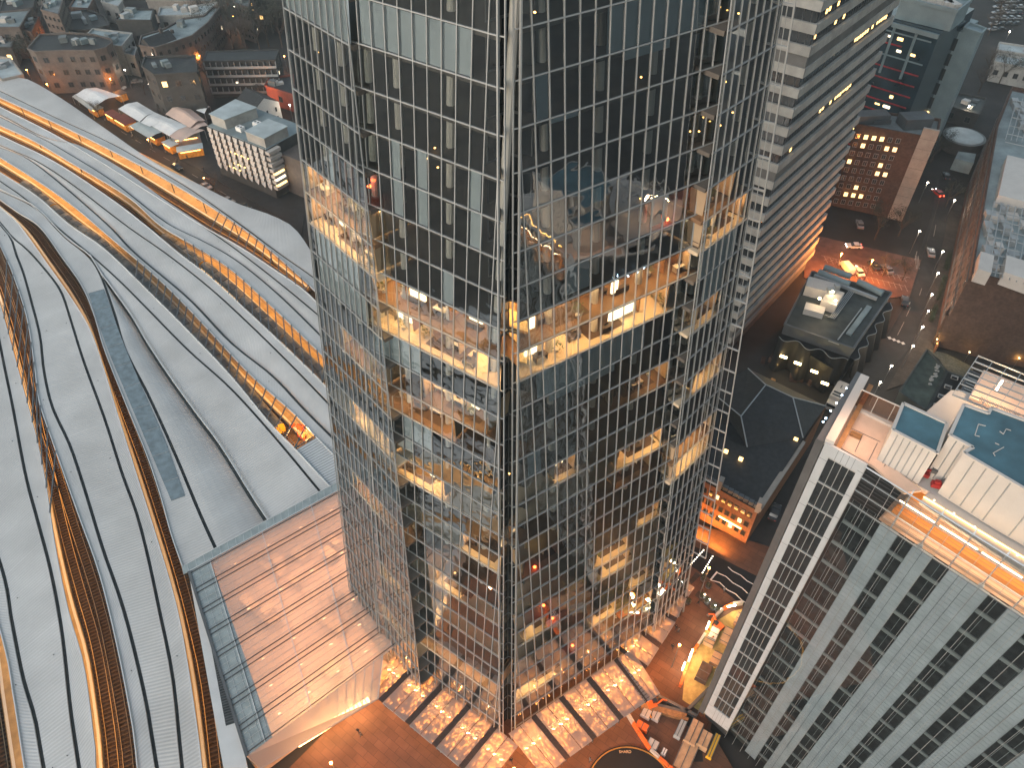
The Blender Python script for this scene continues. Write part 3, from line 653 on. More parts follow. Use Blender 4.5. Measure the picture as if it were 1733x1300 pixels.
def opening(U, Lw, RU, RL, plat, tracks, lab, z=1.1, s_light=1.0):
    """U/Lw: upper and lower edge (world curves); plat: (s0,s1) share taken by the platform; tracks: shares"""
    X = 5.0
    band('track_bed', offs(U, -X), offs(Lw, X), .22, 'ballast', th=.5)
    if s_light < 1:
        band('drain_channel', mid(U, Lw, .47), mid(U, Lw, .5), .26, 'gutter', th=.3) if len(tracks) > 1 else None
        band('cess', offs(U, -X), mid(U, Lw, .1), .3, 'gutter', th=.3)
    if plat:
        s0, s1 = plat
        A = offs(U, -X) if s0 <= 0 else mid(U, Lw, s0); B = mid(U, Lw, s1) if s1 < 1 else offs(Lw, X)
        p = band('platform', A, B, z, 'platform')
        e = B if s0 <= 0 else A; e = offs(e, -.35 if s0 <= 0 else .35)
        q = MB()
        for i in range(len(e) - 1): q.bar(XY(e[i], z + .012), XY(e[i + 1], z + .012), .45, .012)
        tag(q.build('platform_edge_line', M['edgeline']), kind='structure')
        lt = thing('platform_lighting', lab + ' row of lamps under the canopy edge', 'strip lights', XY(U[20], 6.2))
        base = offs(RU, -2.6) if s0 <= 0 else offs(RL, .9)
        n = len(base); q = MB()
        for i in range(0, n - 1):
            a_, b_2 = base[i], base[i + 1]; q.bar(XY(a_, 6.2), XY(b_2, 6.2), 1.3 * s_light, .05)
        q.build('lamp_row', M['platlight' if s0 <= 0 else 'platlight2'], lt)
    for i_, s in enumerate(tracks): track(mid(U, Lw, s), 'brown railway track in the ' + lab + (' nearer the platform' if i_ else ''))
# (world curves are taken at platform height for what is seen through the openings)
def c1_(px, e0=E0, e1=0.0): return curve(px, 1.1, e0, e1)
opening(c1_(G1u), c1_(G1l), cc(G1u), cc(G1l), (0, .5), [.85], 'farthest roof opening')
opening(c1_(G2u), c1_(G2l), cc(G2u), cc(G2l), (0, .5), [.85], 'second farthest opening')
opening(c1_(G3u), c1_(G3l), cc(G3u), cc(G3l), (0, .45), [.98], 'middle roof opening')
opening(c1_(G4u, 30, 40), c1_(G4l, 30, 40), cc(G4u, 30, 40), cc(G4l, 30, 40), (.74, 1), [.36], 'narrow curving opening', s_light=.6)
opening(c1_(G5u, 30, 40), c1_(G5l, 30, 40), cc(G5u, 30, 40), cc(G5l, 30, 40), (.82, 1), [.25, .6], 'wide curving opening', s_light=.8)
opening(c1_([(-60, 585), (-40, 800)] + C6l, 10, 40), c1_([(-100, 585), (-80, 800)] + G6l, 10, 40), cc([(-60, 585), (-40, 800)] + C6l, 10, 40), cc([(-100, 585), (-80, 800)] + G6l, 10, 40), (0, .9), [1.6], 'left edge opening')
# trains
M['trainroof'] = mat('train_roof', (0.30, 0.29, 0.26), 0.55, var=0.3, scale=1.0, stain=0.4)
M['trainside'] = mat('train_side', (0.5, 0.5, 0.48), 0.45, var=0.1)
M['trainwin'] = em('train_window', (1, .6, .25), .7)
M['yellow'] = mat('yellow_paint', (0.75, 0.42, 0.03), 0.5, var=0.08)
def train(C, label, L0, ncar, clen=20.0):
    t = thing('passenger_train', label, 'train', XY(C[0], .4))
    D = [0]
    for i in range(1, len(C)): D.append(D[-1] + (C[i] - C[i - 1]).length)
    def at(s):
        s = max(0, min(D[-1], s)); j = 0
        while j < len(D) - 2 and D[j + 1] < s: j += 1
        return C[j].lerp(C[j + 1], (s - D[j]) / (D[j + 1] - D[j]))
    prof = [(-1.38, 1.0), (-1.42, 2.2), (-1.36, 3.2), (-1.05, 3.75), (-.4, 3.95), (.4, 3.95), (1.05, 3.75), (1.36, 3.2), (1.42, 2.2), (1.38, 1.0)]
    for c in range(ncar):
        s0 = L0 + c * (clen + .7); s1 = s0 + clen
        if s1 > D[-1]: break
        car = thing('carriage', None, None, XY(at(s0), .4), parent=t)
        N = 8; rings = []
        for i in range(N + 1):
            p = at(s0 + clen * i / N); d = (at(s0 + clen * i / N + .3) - at(s0 + clen * i / N - .3)).normalized(); sd_ = Vector((d.y, -d.x, 0)); rings.append([XY(p, 0) + sd_ * x + UP * (z + .3) for x, z in prof])
        q = MB()
        for i in range(N):
            for j in range(len(prof) - 1):
                q.m = 0 if 2 <= j <= 6 else 1; q.poly([rings[i][j], rings[i + 1][j], rings[i + 1][j + 1], rings[i][j + 1]])
        q.m = 2 if c in (0, ncar - 1) else 1
        q.poly(rings[0][::-1]); q.poly(rings[-1]); q.build('body', [M['trainroof'], M['trainside'], M['yellow']], car)
        q = MB()
        for i in range(N * 2):
            s_ = s0 + clen * (i + .25) / (N * 2); a_ = at(s_); b2 = at(s_ + clen * .5 / (N * 2)); d = (b2 - a_).normalized(); sd_ = Vector((d.y, -d.x, 0))
            for e in (-1.425, 1.425): q.bar(XY(a_, 2.75) + sd_ * e, XY(b2, 2.75) + sd_ * e, .03, .75)
        q.build('window_row', M['trainwin'] if c % 2 else M['winglass'], car)
        q = MB()
        for f_ in (.25, .5, .75):
            p = at(s0 + clen * f_); d = (at(s0 + clen * f_ + 1) - p).normalized(); q.bx(XY(p, 4.2), 2.6, 1.3, .22, math.atan2(d.y, d.x))
        q.build('roof_unit', M['alu_dark'], car)
    return t
t2 = mid(c1_(G2u, 0), c1_(G2l, 0), .80); t3 = mid(c1_(G3u, 0), c1_(G3l, 0), .98)
LT3 = sum((t3[i + 1] - t3[i]).length for i in range(59)); LT2 = sum((t2[i + 1] - t2[i]).length for i in range(59))
nc = int((LT3 - 5) / 20.7); train(t3, 'long dark roofed train with lit windows standing in the middle opening', LT3 - 5 - nc * 20.7, nc)
t2b = mid(c1_(G2u, 0, 25), c1_(G2l, 0, 25), .85)
LT2 = sum((t2b[i + 1] - t2b[i]).length for i in range(59)); train(t2b, 'train with an amber lit roof standing in the second farthest opening beside the skyscraper', LT2 - 5 * 20.7, 5)
# wires and gantries over the openings
def gantries(U, Lw, i0, i1, st, label):
    g_ = thing('roof_netting', label, 'roof netting', XY(U[i0], 7)); q = MB()
    for i in range(i0, i1, st): q.bar(XY(U[i], 7.25), XY(Lw[min(59, i + 1)], 7.25), .26, .16)
    for s in (.12, .5, .88):
        C = mid(U, Lw, s)
        for i in range(i0, i1 - 1): q.bar(XY(C[i], 7.2), XY(C[i + 1], 7.2), .1, .08)
    q.build('steel_bar', M['alu_dark'], g_)
gantries(cc(G1u), cc(G1l), 47, 60, 1, 'dark steel bars crossing the end of the farthest opening')
gantries(cc(G2u), cc(G2l), 42, 60, 1, 'dark steel bars crossing the opening above the amber lit train')
gantries(cc(G3u), cc(G3l), 37, 60, 1, 'dark steel bars crossing the end of the middle opening')
gantries(cc(G5u, 30, 40), cc(G5l, 30, 40), 10, 32, 2, 'dark steel bars crossing the wide curving opening')
M['orangeplant'] = mat('orange_plastic', (0.7, 0.12, 0.03), 0.5)
b = MB(); rr = random.Random(5)
for i in range(9):
    p = G(492 + rr.uniform(0, 24), 722 + rr.uniform(0, 24), 1.1); b.bx(p, rr.uniform(.5, 1.4), .5, rr.uniform(.5, 1.1), rr.random() * 3)
tag(b.build('buffer_stop', M['orangeplant']), 'orange buffer stop equipment at the end of the middle opening', 'buffer stop')
lightat('platform_end_lamp', 'POINT', G(505, 735, 4), 900, (1, .5, .18), .6)

# ---------------------------------------------------------------- glass concourse roof beside the tower
conc = thing('concourse', 'glass roofed station concourse glowing orange beside the foot of the skyscraper', 'concourse', G(480, 1050, 0))
ZC = 8.6
TL, TR, BR, BL = G(320, 968, ZC), G(572, 830, ZC), G(648, 1108, ZC), G(418, 1281, ZC)
TR = G(640, 794, ZC); BR = G(700, 1072, ZC)
M['roofglass'] = glass('concourse_glass', (0.8, 0.8, 0.8), 1.5, 0.2, milk=0.7, milkc=(0.8, 0.78, 0.76))
M['greypane'] = mat('grey_roof_pane', (0.28, 0.33, 0.34), 0.35, var=0.18, scale=0.6, spec=0.6)
def Lp(a, b, s): return a + (b - a) * s
def Q4(s, t): return Lp(Lp(TL, TR, s), Lp(BL, BR, s), t)      # s across towards the tower, t towards the plaza
S0 = lambda t: 0.10 + 0.04 * t     # width of the grey margin
NR = 8
q = MB()
for i in range(NR): q.poly([Q4(S0(i / NR), i / NR), Q4(1, i / NR), Q4(1, (i + 1) / NR), Q4(S0((i + 1) / NR), (i + 1) / NR)])
q.build('glass_roof', M['roofglass'], conc)
q = MB()
for i in range(NR): q.hexa([Q4(0, i / NR) - UP * .1, Q4(S0(i / NR), i / NR) - UP * .1, Q4(S0((i + 1) / NR), (i + 1) / NR) - UP * .1, Q4(0, (i + 1) / NR) - UP * .1], [Q4(0, i / NR), Q4(S0(i / NR), i / NR), Q4(S0((i + 1) / NR), (i + 1) / NR), Q4(0, (i + 1) / NR)])
q.build('grey_margin', M['greypane'], conc)  # unlit look of the roof glass is put into these grey panes
q = MB()
for i in range(NR + 1):
    for d in (-.013, .013):
        if 0 <= i / NR + d <= 1: q.bar(Q4(0, i / NR + d) + UP * .12, Q4(1, i / NR + d) + UP * .12, .1, .22)
q.build('roof_rib', M['alu_dark'], conc)
q = MB()
for j in (0.0, .1, .36, .62, .86): q.bar(Q4(j, 0) + UP * .1, Q4(j, 1) + UP * .1, .16 if j in (.36, .62) else .1, .16)
for i in range(NR * 4):
    if i % 4: q.bar(Q4(0, i / (NR * 4)) + UP * .05, Q4(1, i / (NR * 4)) + UP * .05, .035, .06)
for j in range(1, 24): q.bar(Q4(j / 24, 0) + UP * .05, Q4(j / 24, 1) + UP * .05, .03, .05)
q.build('glazing_bar', M['roofedge'], conc)
# upper pale glass border against the platform roofs
a0, a1 = G(317, 955, ZC), G(640, 779, ZC); q = MB()
q.hexa([TL + (TL - TR).normalized() * 1.0, TR, a1, a0 + (TL - TR).normalized() * 1.0], [p + UP * .1 for p in (TL + (TL - TR).normalized() * 1.0, TR, a1, a0 + (TL - TR).normalized() * 1.0)]); q.build('edge_glazing', M['greypane'], conc)
q = MB(); n_ = 26
for i in range(n_ + 1): q.bar(Lp(TL, TR, i / n_) + UP * .13, Lp(a0, a1, i / n_) + UP * .13, .05, .05)
q.bar(a0 + UP * .12, a1 + UP * .12, .12, .16); q.bar(TL + UP * .14, TR + UP * .14, .14, .2); q.build('border_frame', M['roofedge'], conc)
# side gutter, edge beam and grey louvre strip along the tracks
q = MB(); q.bar(TL, BL, .45, .5); q.build('edge_beam', M['alu_dark'], conc)
s0, s1, s2, s3 = G(322, 985, 7.6), G(346, 972, 7.6), G(419, 1300, 7.6), G(378, 1300, 7.6)
q = MB(); q.hexa([p - UP * .3 for p in (s0, s1, s2, s3)], [s0, s1, s2, s3]); q.build('side_roof', M['roofedge'], conc)
q = MB(); l0, l1, l2, l3 = G(338, 992, 7.7), G(350, 988, 7.7), G(397, 1224, 7.7), G(382, 1229, 7.7)
for i in range(60):
    s = i / 60; q.bar(Lp(l0, l3, s), Lp(l1, l2, s), .12, .12)
q.build('vent_louvre', M['alu_dark'], conc)
q = MB(); q.hexa([p - UP * .15 for p in (l0, l1, l2, l3)], [p - UP * .06 for p in (l0, l1, l2, l3)]); q.build('vent_pit', M['gutter'], conc)
# walls and floor inside
q = MB()
for a, b in ((TL, BL), (TL, TR)): q.hexa([XY(a, 0), XY(b, 0), XY(b, ZC - .3), XY(a, ZC - .3)], [v + Vector((.15, .15, 0)) for v in (XY(a, 0), XY(b, 0), XY(b, ZC - .3), XY(a, ZC - .3))])
q.build('wall', M['partition'], conc)
M['concfloor'] = mat('concourse_floor', (0.5, 0.38, 0.29), 0.4, var=0.2, scale=0.35, stain=.25)
q = MB(); q.prism([XY(Q4(*c), 0) for c in ((.0, 0), (1, 0), (1, 1), (0, 1))], .05, .12); q.build('floor', M['concfloor'], conc)
q = MB(); rr = random.Random(11)
for i in range(16): p = Q4(.2 + .75 * rr.random(), .05 + .9 * rr.random()); q.bx(XY(p, .12), rr.uniform(1.5, 4), rr.uniform(1, 2.4), rr.uniform(2, 3.2), R(-35))
q.build('kiosk', M['partition'], conc)
q = MB()
for i in range(5):
    for j in range(7): p = Q4(.2 + .17 * i, .07 + .14 * j); q.bx(XY(p, 7.4), .5, .12, .06, R(30))
for i in range(2):
    for j in range(2): lightat('hall_glow', 'AREA', XY(Q4(.36 + .4 * i, .26 + .5 * j), 7.2), 1750, (1, .47, .22), 13, (0, 0, R(32)), conc, 11)
q.build('hall_light', em('hall_lamp', (1, .45, .2), 6), conc)
# lower entrance strip with the bright lamp row
e0, e1, e2, e3 = BL, G(648, 1108, ZC), G(640, 1183, 5.2), G(440, 1302, 5.2)
e4, e5 = G(452, 1296, 5.2), G(634, 1188, 5.2)
q = MB(); q.hexa([e0, e1, e2, e3], [p + UP * .06 for p in (e0, e1, e2, e3)]); q.build('entrance_roof', glass('entrance_glass', (.85, .83, .8), 1.5, .15, milk=.5), conc)
q = MB()
for i in range(15): s = i / 14; q.bar(Lp(e0, e1, s) + UP * .08, Lp(e3, e2, s) + UP * .08, .13, .1)
q.bar(Lp(e0, e3, .5) + UP * .08, Lp(e1, e2, .5) + UP * .08, .06, .06); q.bar(e3, e2, .15, .25)
q.build('entrance_rib', M['alu'], conc)
q = MB(); f0, f1 = G(504, 1260, 3.2), G(627, 1184, 3.2)
for i in range(18): s = i / 18; q.bar(Lp(f0, f1, s), Lp(f0, f1, s + .04), 1.1, .15)
q.build('entrance_lamp', em('entrance_lamp_glow', (1, .5, .18), 11), conc)

# ---------------------------------------------------------------- office block with the glass front (lower right)
nb = thing('office_block', 'office block with a ribbed glass front and a lit roof terrace', 'office block', (34, 48, 0))
ZN = 71.1; N0 = Vector((31.4, 49.7, 0)); dA = Vector((math.cos(R(-41.8)), math.sin(R(-41.8)), 0)); nA = Vector((dA.y, -dA.x, 0)); nA = nA if nA.y < 0 else -nA
N1 = N0 + dA * 4.35; dB = Vector((math.cos(R(-47.0)), math.sin(R(-47.0)), 0)); nB = Vector((dB.y, -dB.x, 0)); nB = nB if nB.y < 0 else -nB
dN = Vector((math.cos(R(53.5)), math.sin(R(53.5)), 0)); N2 = N1 + dB * 70
back = lambda p, d: p + dN * d
M['panel'] = mat('white_panel', (0.40, 0.44, 0.48), 0.5, var=0.06, scale=.5, stain=.08)
M['panelw'] = mat('white_wall_panel', (0.5, 0.48, 0.46), 0.55, var=0.05, scale=.5, stain=.06)
M['roofblue'] = mat('blue_roof_membrane', (0.05, 0.13, 0.17), 0.35, var=0.3, scale=0.5, stain=0.35, spec=.6)
M['terrace'] = mat('terrace_floor', (0.62, 0.47, 0.38), 0.6, var=0.06, scale=1)
q = MB(); e_ = .12
q.prism([XY(p, 0) for p in (N0 + dA * .2 + dN * .5 - nA * .25, N1 - nA * .25, N1 - nB * 1.3 + dB * .2, N2 - nB * 1.3, N2 + dN * 40, N0 + dN * 12)], 0.1, ZN - 7.5); q.build('body', M['core'], nb)
def NP(base, d, s, z, n, off=0.0): return base + d * s + n * off + UP * z
# narrow white face
q = MB()
def face_box(q, base, d, n, s0, s1, z0, z1, o0, o1):
    q.hexa([NP(base, d, s0, z0, n, o0), NP(base, d, s1, z0, n, o0), NP(base, d, s1, z1, n, o0), NP(base, d, s0, z1, n, o0)], [NP(base, d, s0, z0, n, o1), NP(base, d, s1, z0, n, o1), NP(base, d, s1, z1, n, o1), NP(base, d, s0, z1, n, o1)])
face_box(q, N0, dA, nA, 0, .85, 2.5, ZN, -.25, 0); face_box(q, N0, dA, nA, 3.75, 4.35, 2.5, ZN, -.25, 0); face_box(q, N0, dA, nA, .85, 3.75, ZN - 1.6, ZN, -.25, 0); face_box(q, N0, dA, nA, .85, 3.75, 2.5, 6.5, -.25, 0)
q.build('white_cladding', M['panel'], nb)
q = MB()
z = 2.5
while z < ZN: face_box(q, N0, dA, nA, 0, .85, z, z + .05, 0, .004); face_box(q, N0, dA, nA, 3.75, 4.35, z + 1, z + 1.05, 0, .004); z += 3.9
for i in range(1, 5): face_box(q, N0, dA, nA, .85 + 2.9 * i / 5, .85 + 2.9 * i / 5 + .04, ZN - 1.6, ZN, 0, .004); face_box(q, N0, dA, nA, .85 + 2.9 * i / 5, .85 + 2.9 * i / 5 + .04, 2.5, 6.5, 0, .004)
q.build('cladding_joint', M['alu_dark'], nb)
z = 6.5; i = 0; wz = (ZN - 1.6 - 6.5) / 16
while z < ZN - 2:
    q = MB(); face_box(q, N0, dA, nA, .85, 3.75, z, z + wz - .02, -.24, -.16)
    q.build('window_row', M['warmwin'] if i in () else M['winglass'], nb)
    q = MB(); face_box(q, N0, dA, nA, .85, 3.75, z + wz - .18, z + wz, -.15, -.02)
    for j in range(1, 4): face_box(q, N0, dA, nA, .85 + .725 * j - .03, .85 + .725 * j + .03, z, z + wz - .18, -.15, -.04)
    q.build('window_frame', M['alu'], nb); z += wz; i += 1
q = MB(); face_box(q, N0, dN, Vector((dN.y, -dN.x, 0)), 0, 12, 2, ZN, -.9, -.1); q.build('side_wall', M['alu_dark'], nb)
q = MB(); face_box(q, N0 - dA * .9, dA, nA, 0, .9, 2, ZN - .3, -.6, -.5); face_box(q, N0 - dA * .95, dA, nA, 0, .12, 0, ZN - .2, -.4, .05); q.build('corner_fin', M['alu_dark'], nb)
# glass skin
ZS = ZN - 0.4
M['skin'] = glass('office_skin', (0.86, 0.92, 0.94), 1.45, 0.02, 0.3, 0.4, f0=0.2, wdist=0.05)
M['strip'] = mat('ribbed_translucent_panel', (0.50, 0.575, 0.66), 0.35, var=0.12, scale=.4, spec=.6)
q = MB()
for i in range(35): q.poly([NP(N1, dB, 2 * i, 0, nB, 0), NP(N1, dB, 2 * i + 2, 0, nB, 0), NP(N1, dB, 2 * i + 2, ZS, nB, 0), NP(N1, dB, 2 * i, ZS, nB, 0)])
q.build('glass_skin', M['skin'], nb)
q = MB()
for i in range(47): s = i * 1.5 + .05; q.bar(NP(N1, dB, s, 0, nB, .03), NP(N1, dB, s, ZS, nB, .03), .035, .06, nB)
q.build('skin_mullion', M['alu'], nb)
ZI = ZN - 6.2; FH = 3.9
M['skinframe'] = mat('grey_blue_frame', (.26, .3, .32), .5)
# columns of windows and ribbed strips; widths measured along the face
seq = [('w', 3.3), ('s', 1.9), ('w', 1.6), ('s', 2.0), ('w', 1.7), ('s', 3.8), ('w', 1.8), ('s', 2.3), ('w', 2.0), ('s', 3.0), ('w', 2.2), ('s', 2.2), ('w', 3.8), ('s', 2), ('w', 2.2), ('s', 3), ('w', 2), ('s', 2), ('w', 2.4), ('s', 3.5), ('w', 2.2), ('s', 2), ('w', 4)]
s = .25
for ty, w_ in seq:
    nz = int(ZI / FH)
    if ty == 's':
        q = MB(); face_box(q, N1, dB, nB, s, s + w_, 0, ZI, -.75, -.65)
        z = 0.3
        while z < ZI: face_box(q, N1, dB, nB, s + .05, s + w_ - .05, z, z + .1, -.65, -.61); z += .78
        q.build('ribbed_strip', M['strip'], nb)
        q = MB()
        for j in range(int(w_ / .95) + 1): face_box(q, N1, dB, nB, s + j * w_ / (int(w_ / .95) or 1) - .02, s + j * w_ / (int(w_ / .95) or 1) + .02, 0, ZI, -.55, -.5)
        q.build('strip_joint', M['alu_dark'], nb)
    else:
        for k in range(nz + 1):
            z = ZI - (k + 1) * FH
            if z < 0: break
            if s > 36 and k > 6: continue
            q = MB(); face_box(q, N1, dB, nB, s, s + w_, z + .55, z + FH, -.9, -.85); q.build('window', M['winglass'], nb)
            q = MB(); face_box(q, N1, dB, nB, s, s + w_, z, z + .55, -.9, -.7)
            nn = max(1, round(w_ / .85))
            for j in range(nn + 1): face_box(q, N1, dB, nB, s + w_ * j / nn - .02, s + w_ * j / nn + .02, z + .55, z + FH, -.84, -.76)
            q.build('window_frame', M['skinframe'], nb)
    s += w_
# bright stepped hall behind the top of the skin
q = MB(); q.hexa([NP(N1, dB, 3.2, ZI - .1, nB, -.5), NP(N1, dB, 60, ZI - .1, nB, -.5), NP(N1, dB, 60, ZI - .1, nB, -8), NP(N1, dB, 3.2, ZI - .1, nB, -8)], [NP(N1, dB, 3.2, ZI, nB, -.5), NP(N1, dB, 60, ZI, nB, -.5), NP(N1, dB, 60, ZI, nB, -8), NP(N1, dB, 3.2, ZI, nB, -8)]); q.build('hall_floor', M['terrace'], nb)
for i in range(5):
    q = MB(); face_box(q, N1, dB, nB, 3.4 + .3 * i, 58, ZI, ZI + .35 + i * .55, -1.9 - i * 1.0, -.9 - i * 1.0)
    q.build('seating_step', M['terrace'] if i % 2 == 0 else M['wood2'] if 'wood2' in M else M.setdefault('wood2', mat('orange_wood', (.62, .27, .07), .5, var=.15)), nb)
q = MB()
for i in range(14): face_box(q, N1, dB, nB, 4 + i * 4, 7.6 + i * 4, ZI + 3.9, ZI + 4.0, -.55, -.4)
q.build('hall_lamp', em('hall_strip', (1, .55, .27), 14), nb)
q = MB()
for i in range(13):
    ss = 4.6 + 3.0 * i; q.bar(NP(N1, dB, ss, ZI, nB, -.25), NP(N1, dB, ss, ZS + .6, nB, -.25), .12, .2, nB); 
    if i % 2: q.ball(NP(N1, dB, ss, ZI + .3, nB, -.3), .28, 8, 5, 1.6)
for z in (ZI + .1, ZI + 2.2, ZI + 4.2, ZS): q.bar(NP(N1, dB, 0, z, nB, -.1), NP(N1, dB, 60, z, nB, -.1), .1, .12)
q.build('hall_frame', M['strip'], nb)
q = MB()
for i in range(12): q.bar(NP(N1, dB, 0, ZI + .5 * i, nB, .0), NP(N1, dB, 60, ZI + .5 * i, nB, .0), .02, .03)
q.build('fine_rail', M['alu_dark'], nb)
# roof strip with the amber line and small spotlights
ZT2 = ZN - 1.5
q = MB(); P_ = [G(1572, 833, ZT2), G(1733, 930, ZT2), G(1900, 1030, ZT2), G(1900, 1075, ZT2), G(1760, 988, ZT2), G(1556, 850, ZT2)]
q.hexa([p - UP * .3 for p in P_], P_); q.build('light_shelf', M['panelw'], nb)
q = MB(); q.bar(G(1563, 841, ZT2 + .15), G(1800, 985, ZT2 + .15), .1, .08); q.build('amber_line', M['warmlow'], nb)
for u, v in ((1581, 847), (1614.6, 869), (1649.6, 892), (1685, 915.5), (1721.7, 940)):
    q = MB(); q.ball(G(u, v, ZT2 + .2), .1, 8, 5); q.build('spotlight', M['coolwin'], nb)
# roof deck, terrace, plant boxes
def slabpx(name, px, z, m, th=.3, parent=nb):
    P_ = [G(u, v, z) for u, v in px]; q = MB(); q.hexa([p - UP * th for p in P_], P_); return q.build(name, M[m], parent)
slabpx('terrace_floor', [(1403, 747), (1444, 688), (1520, 722), (1510, 790), (1560, 830), (1530, 834), (1480, 790)], ZN - 1.2, 'terrace')
slabpx('roof_deck', [(1500, 790), (1530, 730), (1610, 660), (1800, 690), (2000, 800), (2000, 1100), (1733, 955), (1640, 880), (1572, 832)], ZN - 1.6, 'panelw')
def rbox(name, px, z1, z0, wm, tm, edge=True, parent=nb):
    P_ = [G(u, v, z1) for u, v in px]; q = MB(); q.m = 0; q.prism([XY(p, 0) for p in P_], z0, z1); q.build(name, [M[wm]], parent)
    q = MB(); c = sum(P_, Vector()) / len(P_); q.hexa([Lp(p, c, .02) + UP * .01 for p in P_], [Lp(p, c, .02) + UP * .05 for p in P_]); q.build('roof_membrane', M[tm], parent)
    q = MB()
    for i in range(len(P_)): q.bar(P_[i] + UP * .1, P_[(i + 1) % len(P_)] + UP * .1, .3, .22)
    q.build('parapet', M['panelw'], parent); return P_
B1 = rbox('plant_room', [(1528, 684), (1602, 718), (1585, 769), (1510, 729)], ZN + 3.2, ZN - 1.4, 'panelw', 'roofblue')
B2 = rbox('plant_room', [(1630, 686), (1672, 701), (1677, 692), (1870, 764), (1900, 920), (1733, 829), (1630, 768), (1646, 759), (1607, 738)], ZN + 4.5, ZN - 1.5, 'panelw', 'roofblue')
q = MB()
for a, b, nn in ((B1[3], B1[2], 7), (B2[6], B2[5], 5), (B2[5], B2[4], 6), (B2[8], B2[7], 3)):
    for i in range(1, nn): p = Lp(a, b, i / nn) + (Vector((a.y - b.y, b.x - a.x, 0)).normalized()) * -.01; q.bar(XY(p, ZN - 1.3) , XY(p, a.z - .1), .09, .09)
q.build('panel_joint', M['alu'], nb)
def lshape(q, u, v, pts, z):
    P_ = [G(u + a, v + b, z) for a, b in pts]
    for i in range(len(P_) - 1): q.bar(P_[i], P_[i + 1], .07, .05)
q = MB(); zz = ZN + 4.62
lshape(q, 0, 0, [(1668, 721), (1656, 718), (1650, 737), (1658, 739)], zz); lshape(q, 0, 0, [(1692, 730), (1698, 735), (1703, 726), (1711, 729)], zz); lshape(q, 0, 0, [(1684, 772), (1681, 767), (1699, 757)], zz); lshape(q, 0, 0, [(1684, 750), (1691, 753)], zz)
q.build('roof_marking', M['panelw'], nb)
# parapet planter along the north edge with blue-white lights
q = MB(); a = G(1403, 750, ZN); b_ = G(1462, 640, ZN); q.bar(a, b_, .9, .9); q.build('parapet_wall', M['panelw'], nb)
q = MB(); sd_ = (b_ - a).cross(UP).normalized()
q.bar(a + sd_ * .95 - UP * .5, b_ + sd_ * .95 - UP * .5, .5, .1); q.build('planter_bed', M['wood'], nb)
q = MB(); q.bar(a - sd_ * -.0 - sd_ * .75 - UP * 1.5, b_ - sd_ * .75 - UP * 1.5, .35, .2); q.build('maintenance_rail', M['alu'], nb)
for i, (u, v) in enumerate([(1433, 657.5), (1425, 669), (1415.8, 682), (1406, 695.5), (1397.5, 708), (1393, 714)]):
    q = MB(); q.ball(G(u, v, ZN - 2), .09, 8, 5); q.build('edge_lamp', M['bluelamp'] if 'bluelamp' in M else M.setdefault('bluelamp', em('blue_white_lamp', (.55, .8, 1), 14)), nb)
q = MB(); zt = ZN - 1.18
for p_, q_ in (((1428, 750), (1436, 724)), ((1447, 765), (1460, 736)), ((1470, 780), (1485, 750)), ((1496, 790), (1513, 765)), ((1434, 722), (1490, 748))): q.bar(G(*p_, zt), G(*q_, zt), .06, .03)
q.build('floor_joint', M['alu_dark'], nb)
q = MB(); bpos = G(1447, 739, zt); q.bx(bpos, 1.1, .45, .35, R(-35)); q.bx(bpos + UP * .35, 1.1, .12, .3, R(-35)); q.build('bench', M['wood'], nb)
slabpx('glass_screen_base', [(1446, 684), (1520, 718), (1520, 726), (1446, 690)], ZN - .9, 'panelw')
q = MB(); g0, g1_, = G(1446, 686, ZN - .9), G(1560, 738, ZN - .9)
q.hexa([g0, g1_, g1_ + UP * 2.4, g0 + UP * 2.4], [p + Vector((.05, .05, 0)) for p in (g0, g1_, g1_ + UP * 2.4, g0 + UP * 2.4)]); q.build('glass_screen', glass('screen_glass', (.85, .6, .45), 1.4, .0, f0=.03), nb)
q = MB(); q.bar(g0 + UP * 2.4, g1_ + UP * 2.4, .1, .1)
for i in range(5): p = Lp(g0, g1_, i / 4); q.bar(p, p + UP * 2.4, .05, .05)
q.build('screen_frame', M['panelw'], nb)
lightat('terrace_lamp', 'AREA', G(1455, 705, ZN + 3.2) , 120, (1, .56, .32), 3.5, (0, 0, 0), nb)
lightat('hall_light', 'AREA', NP(N1, dB, 18, ZI + 3.8, nB, -1.4), 420, (1, .6, .34), 26, (0, 0, math.atan2(dB.y, dB.x)), nb, .4)
# pergola and lit deck further along the roof
q = MB()
for i in range(6): q.bar(G(1612 + 24 * i, 668 + 10 * i, ZN + 3.5), G(1656 + 24 * i, 602 + 10 * i, ZN + 3.5), .08, .12)
for j in range(8): q.bar(G(1612 + 6.2 * j, 668 - 9.4 * j, ZN + 3.5), G(1775 + 6 * j, 733 - 9.4 * j, ZN + 3.5), .12 if j in (0, 3, 6) else .05, .14)
q.build('pergola', M['alu'], nb)
slabpx('lit_deck', [(1640, 672), (1665, 626), (1800, 680), (1770, 730)], ZN - 1.0, 'terrace')
q = MB(); q.bar(G(1685, 662, ZN + 2), G(1696, 645, ZN + 2), .16, .16); q.build('deck_lamp', em('deck_strip', (1, .62, .3), 60), nb)
lightat('deck_light', 'POINT', G(1692, 668, ZN + 1.8), 200, (1, .6, .35), .4, parent=nb)
q = MB()
for i in range(26): q.bar(G(1657 + i * 2.6, 680 + i * 1.1, ZN - .6), G(1661 + i * 2.6, 672 + i * 1.1, ZN + .6), .05, .05)
q.build('balustrade', M['alu_dark'], nb)
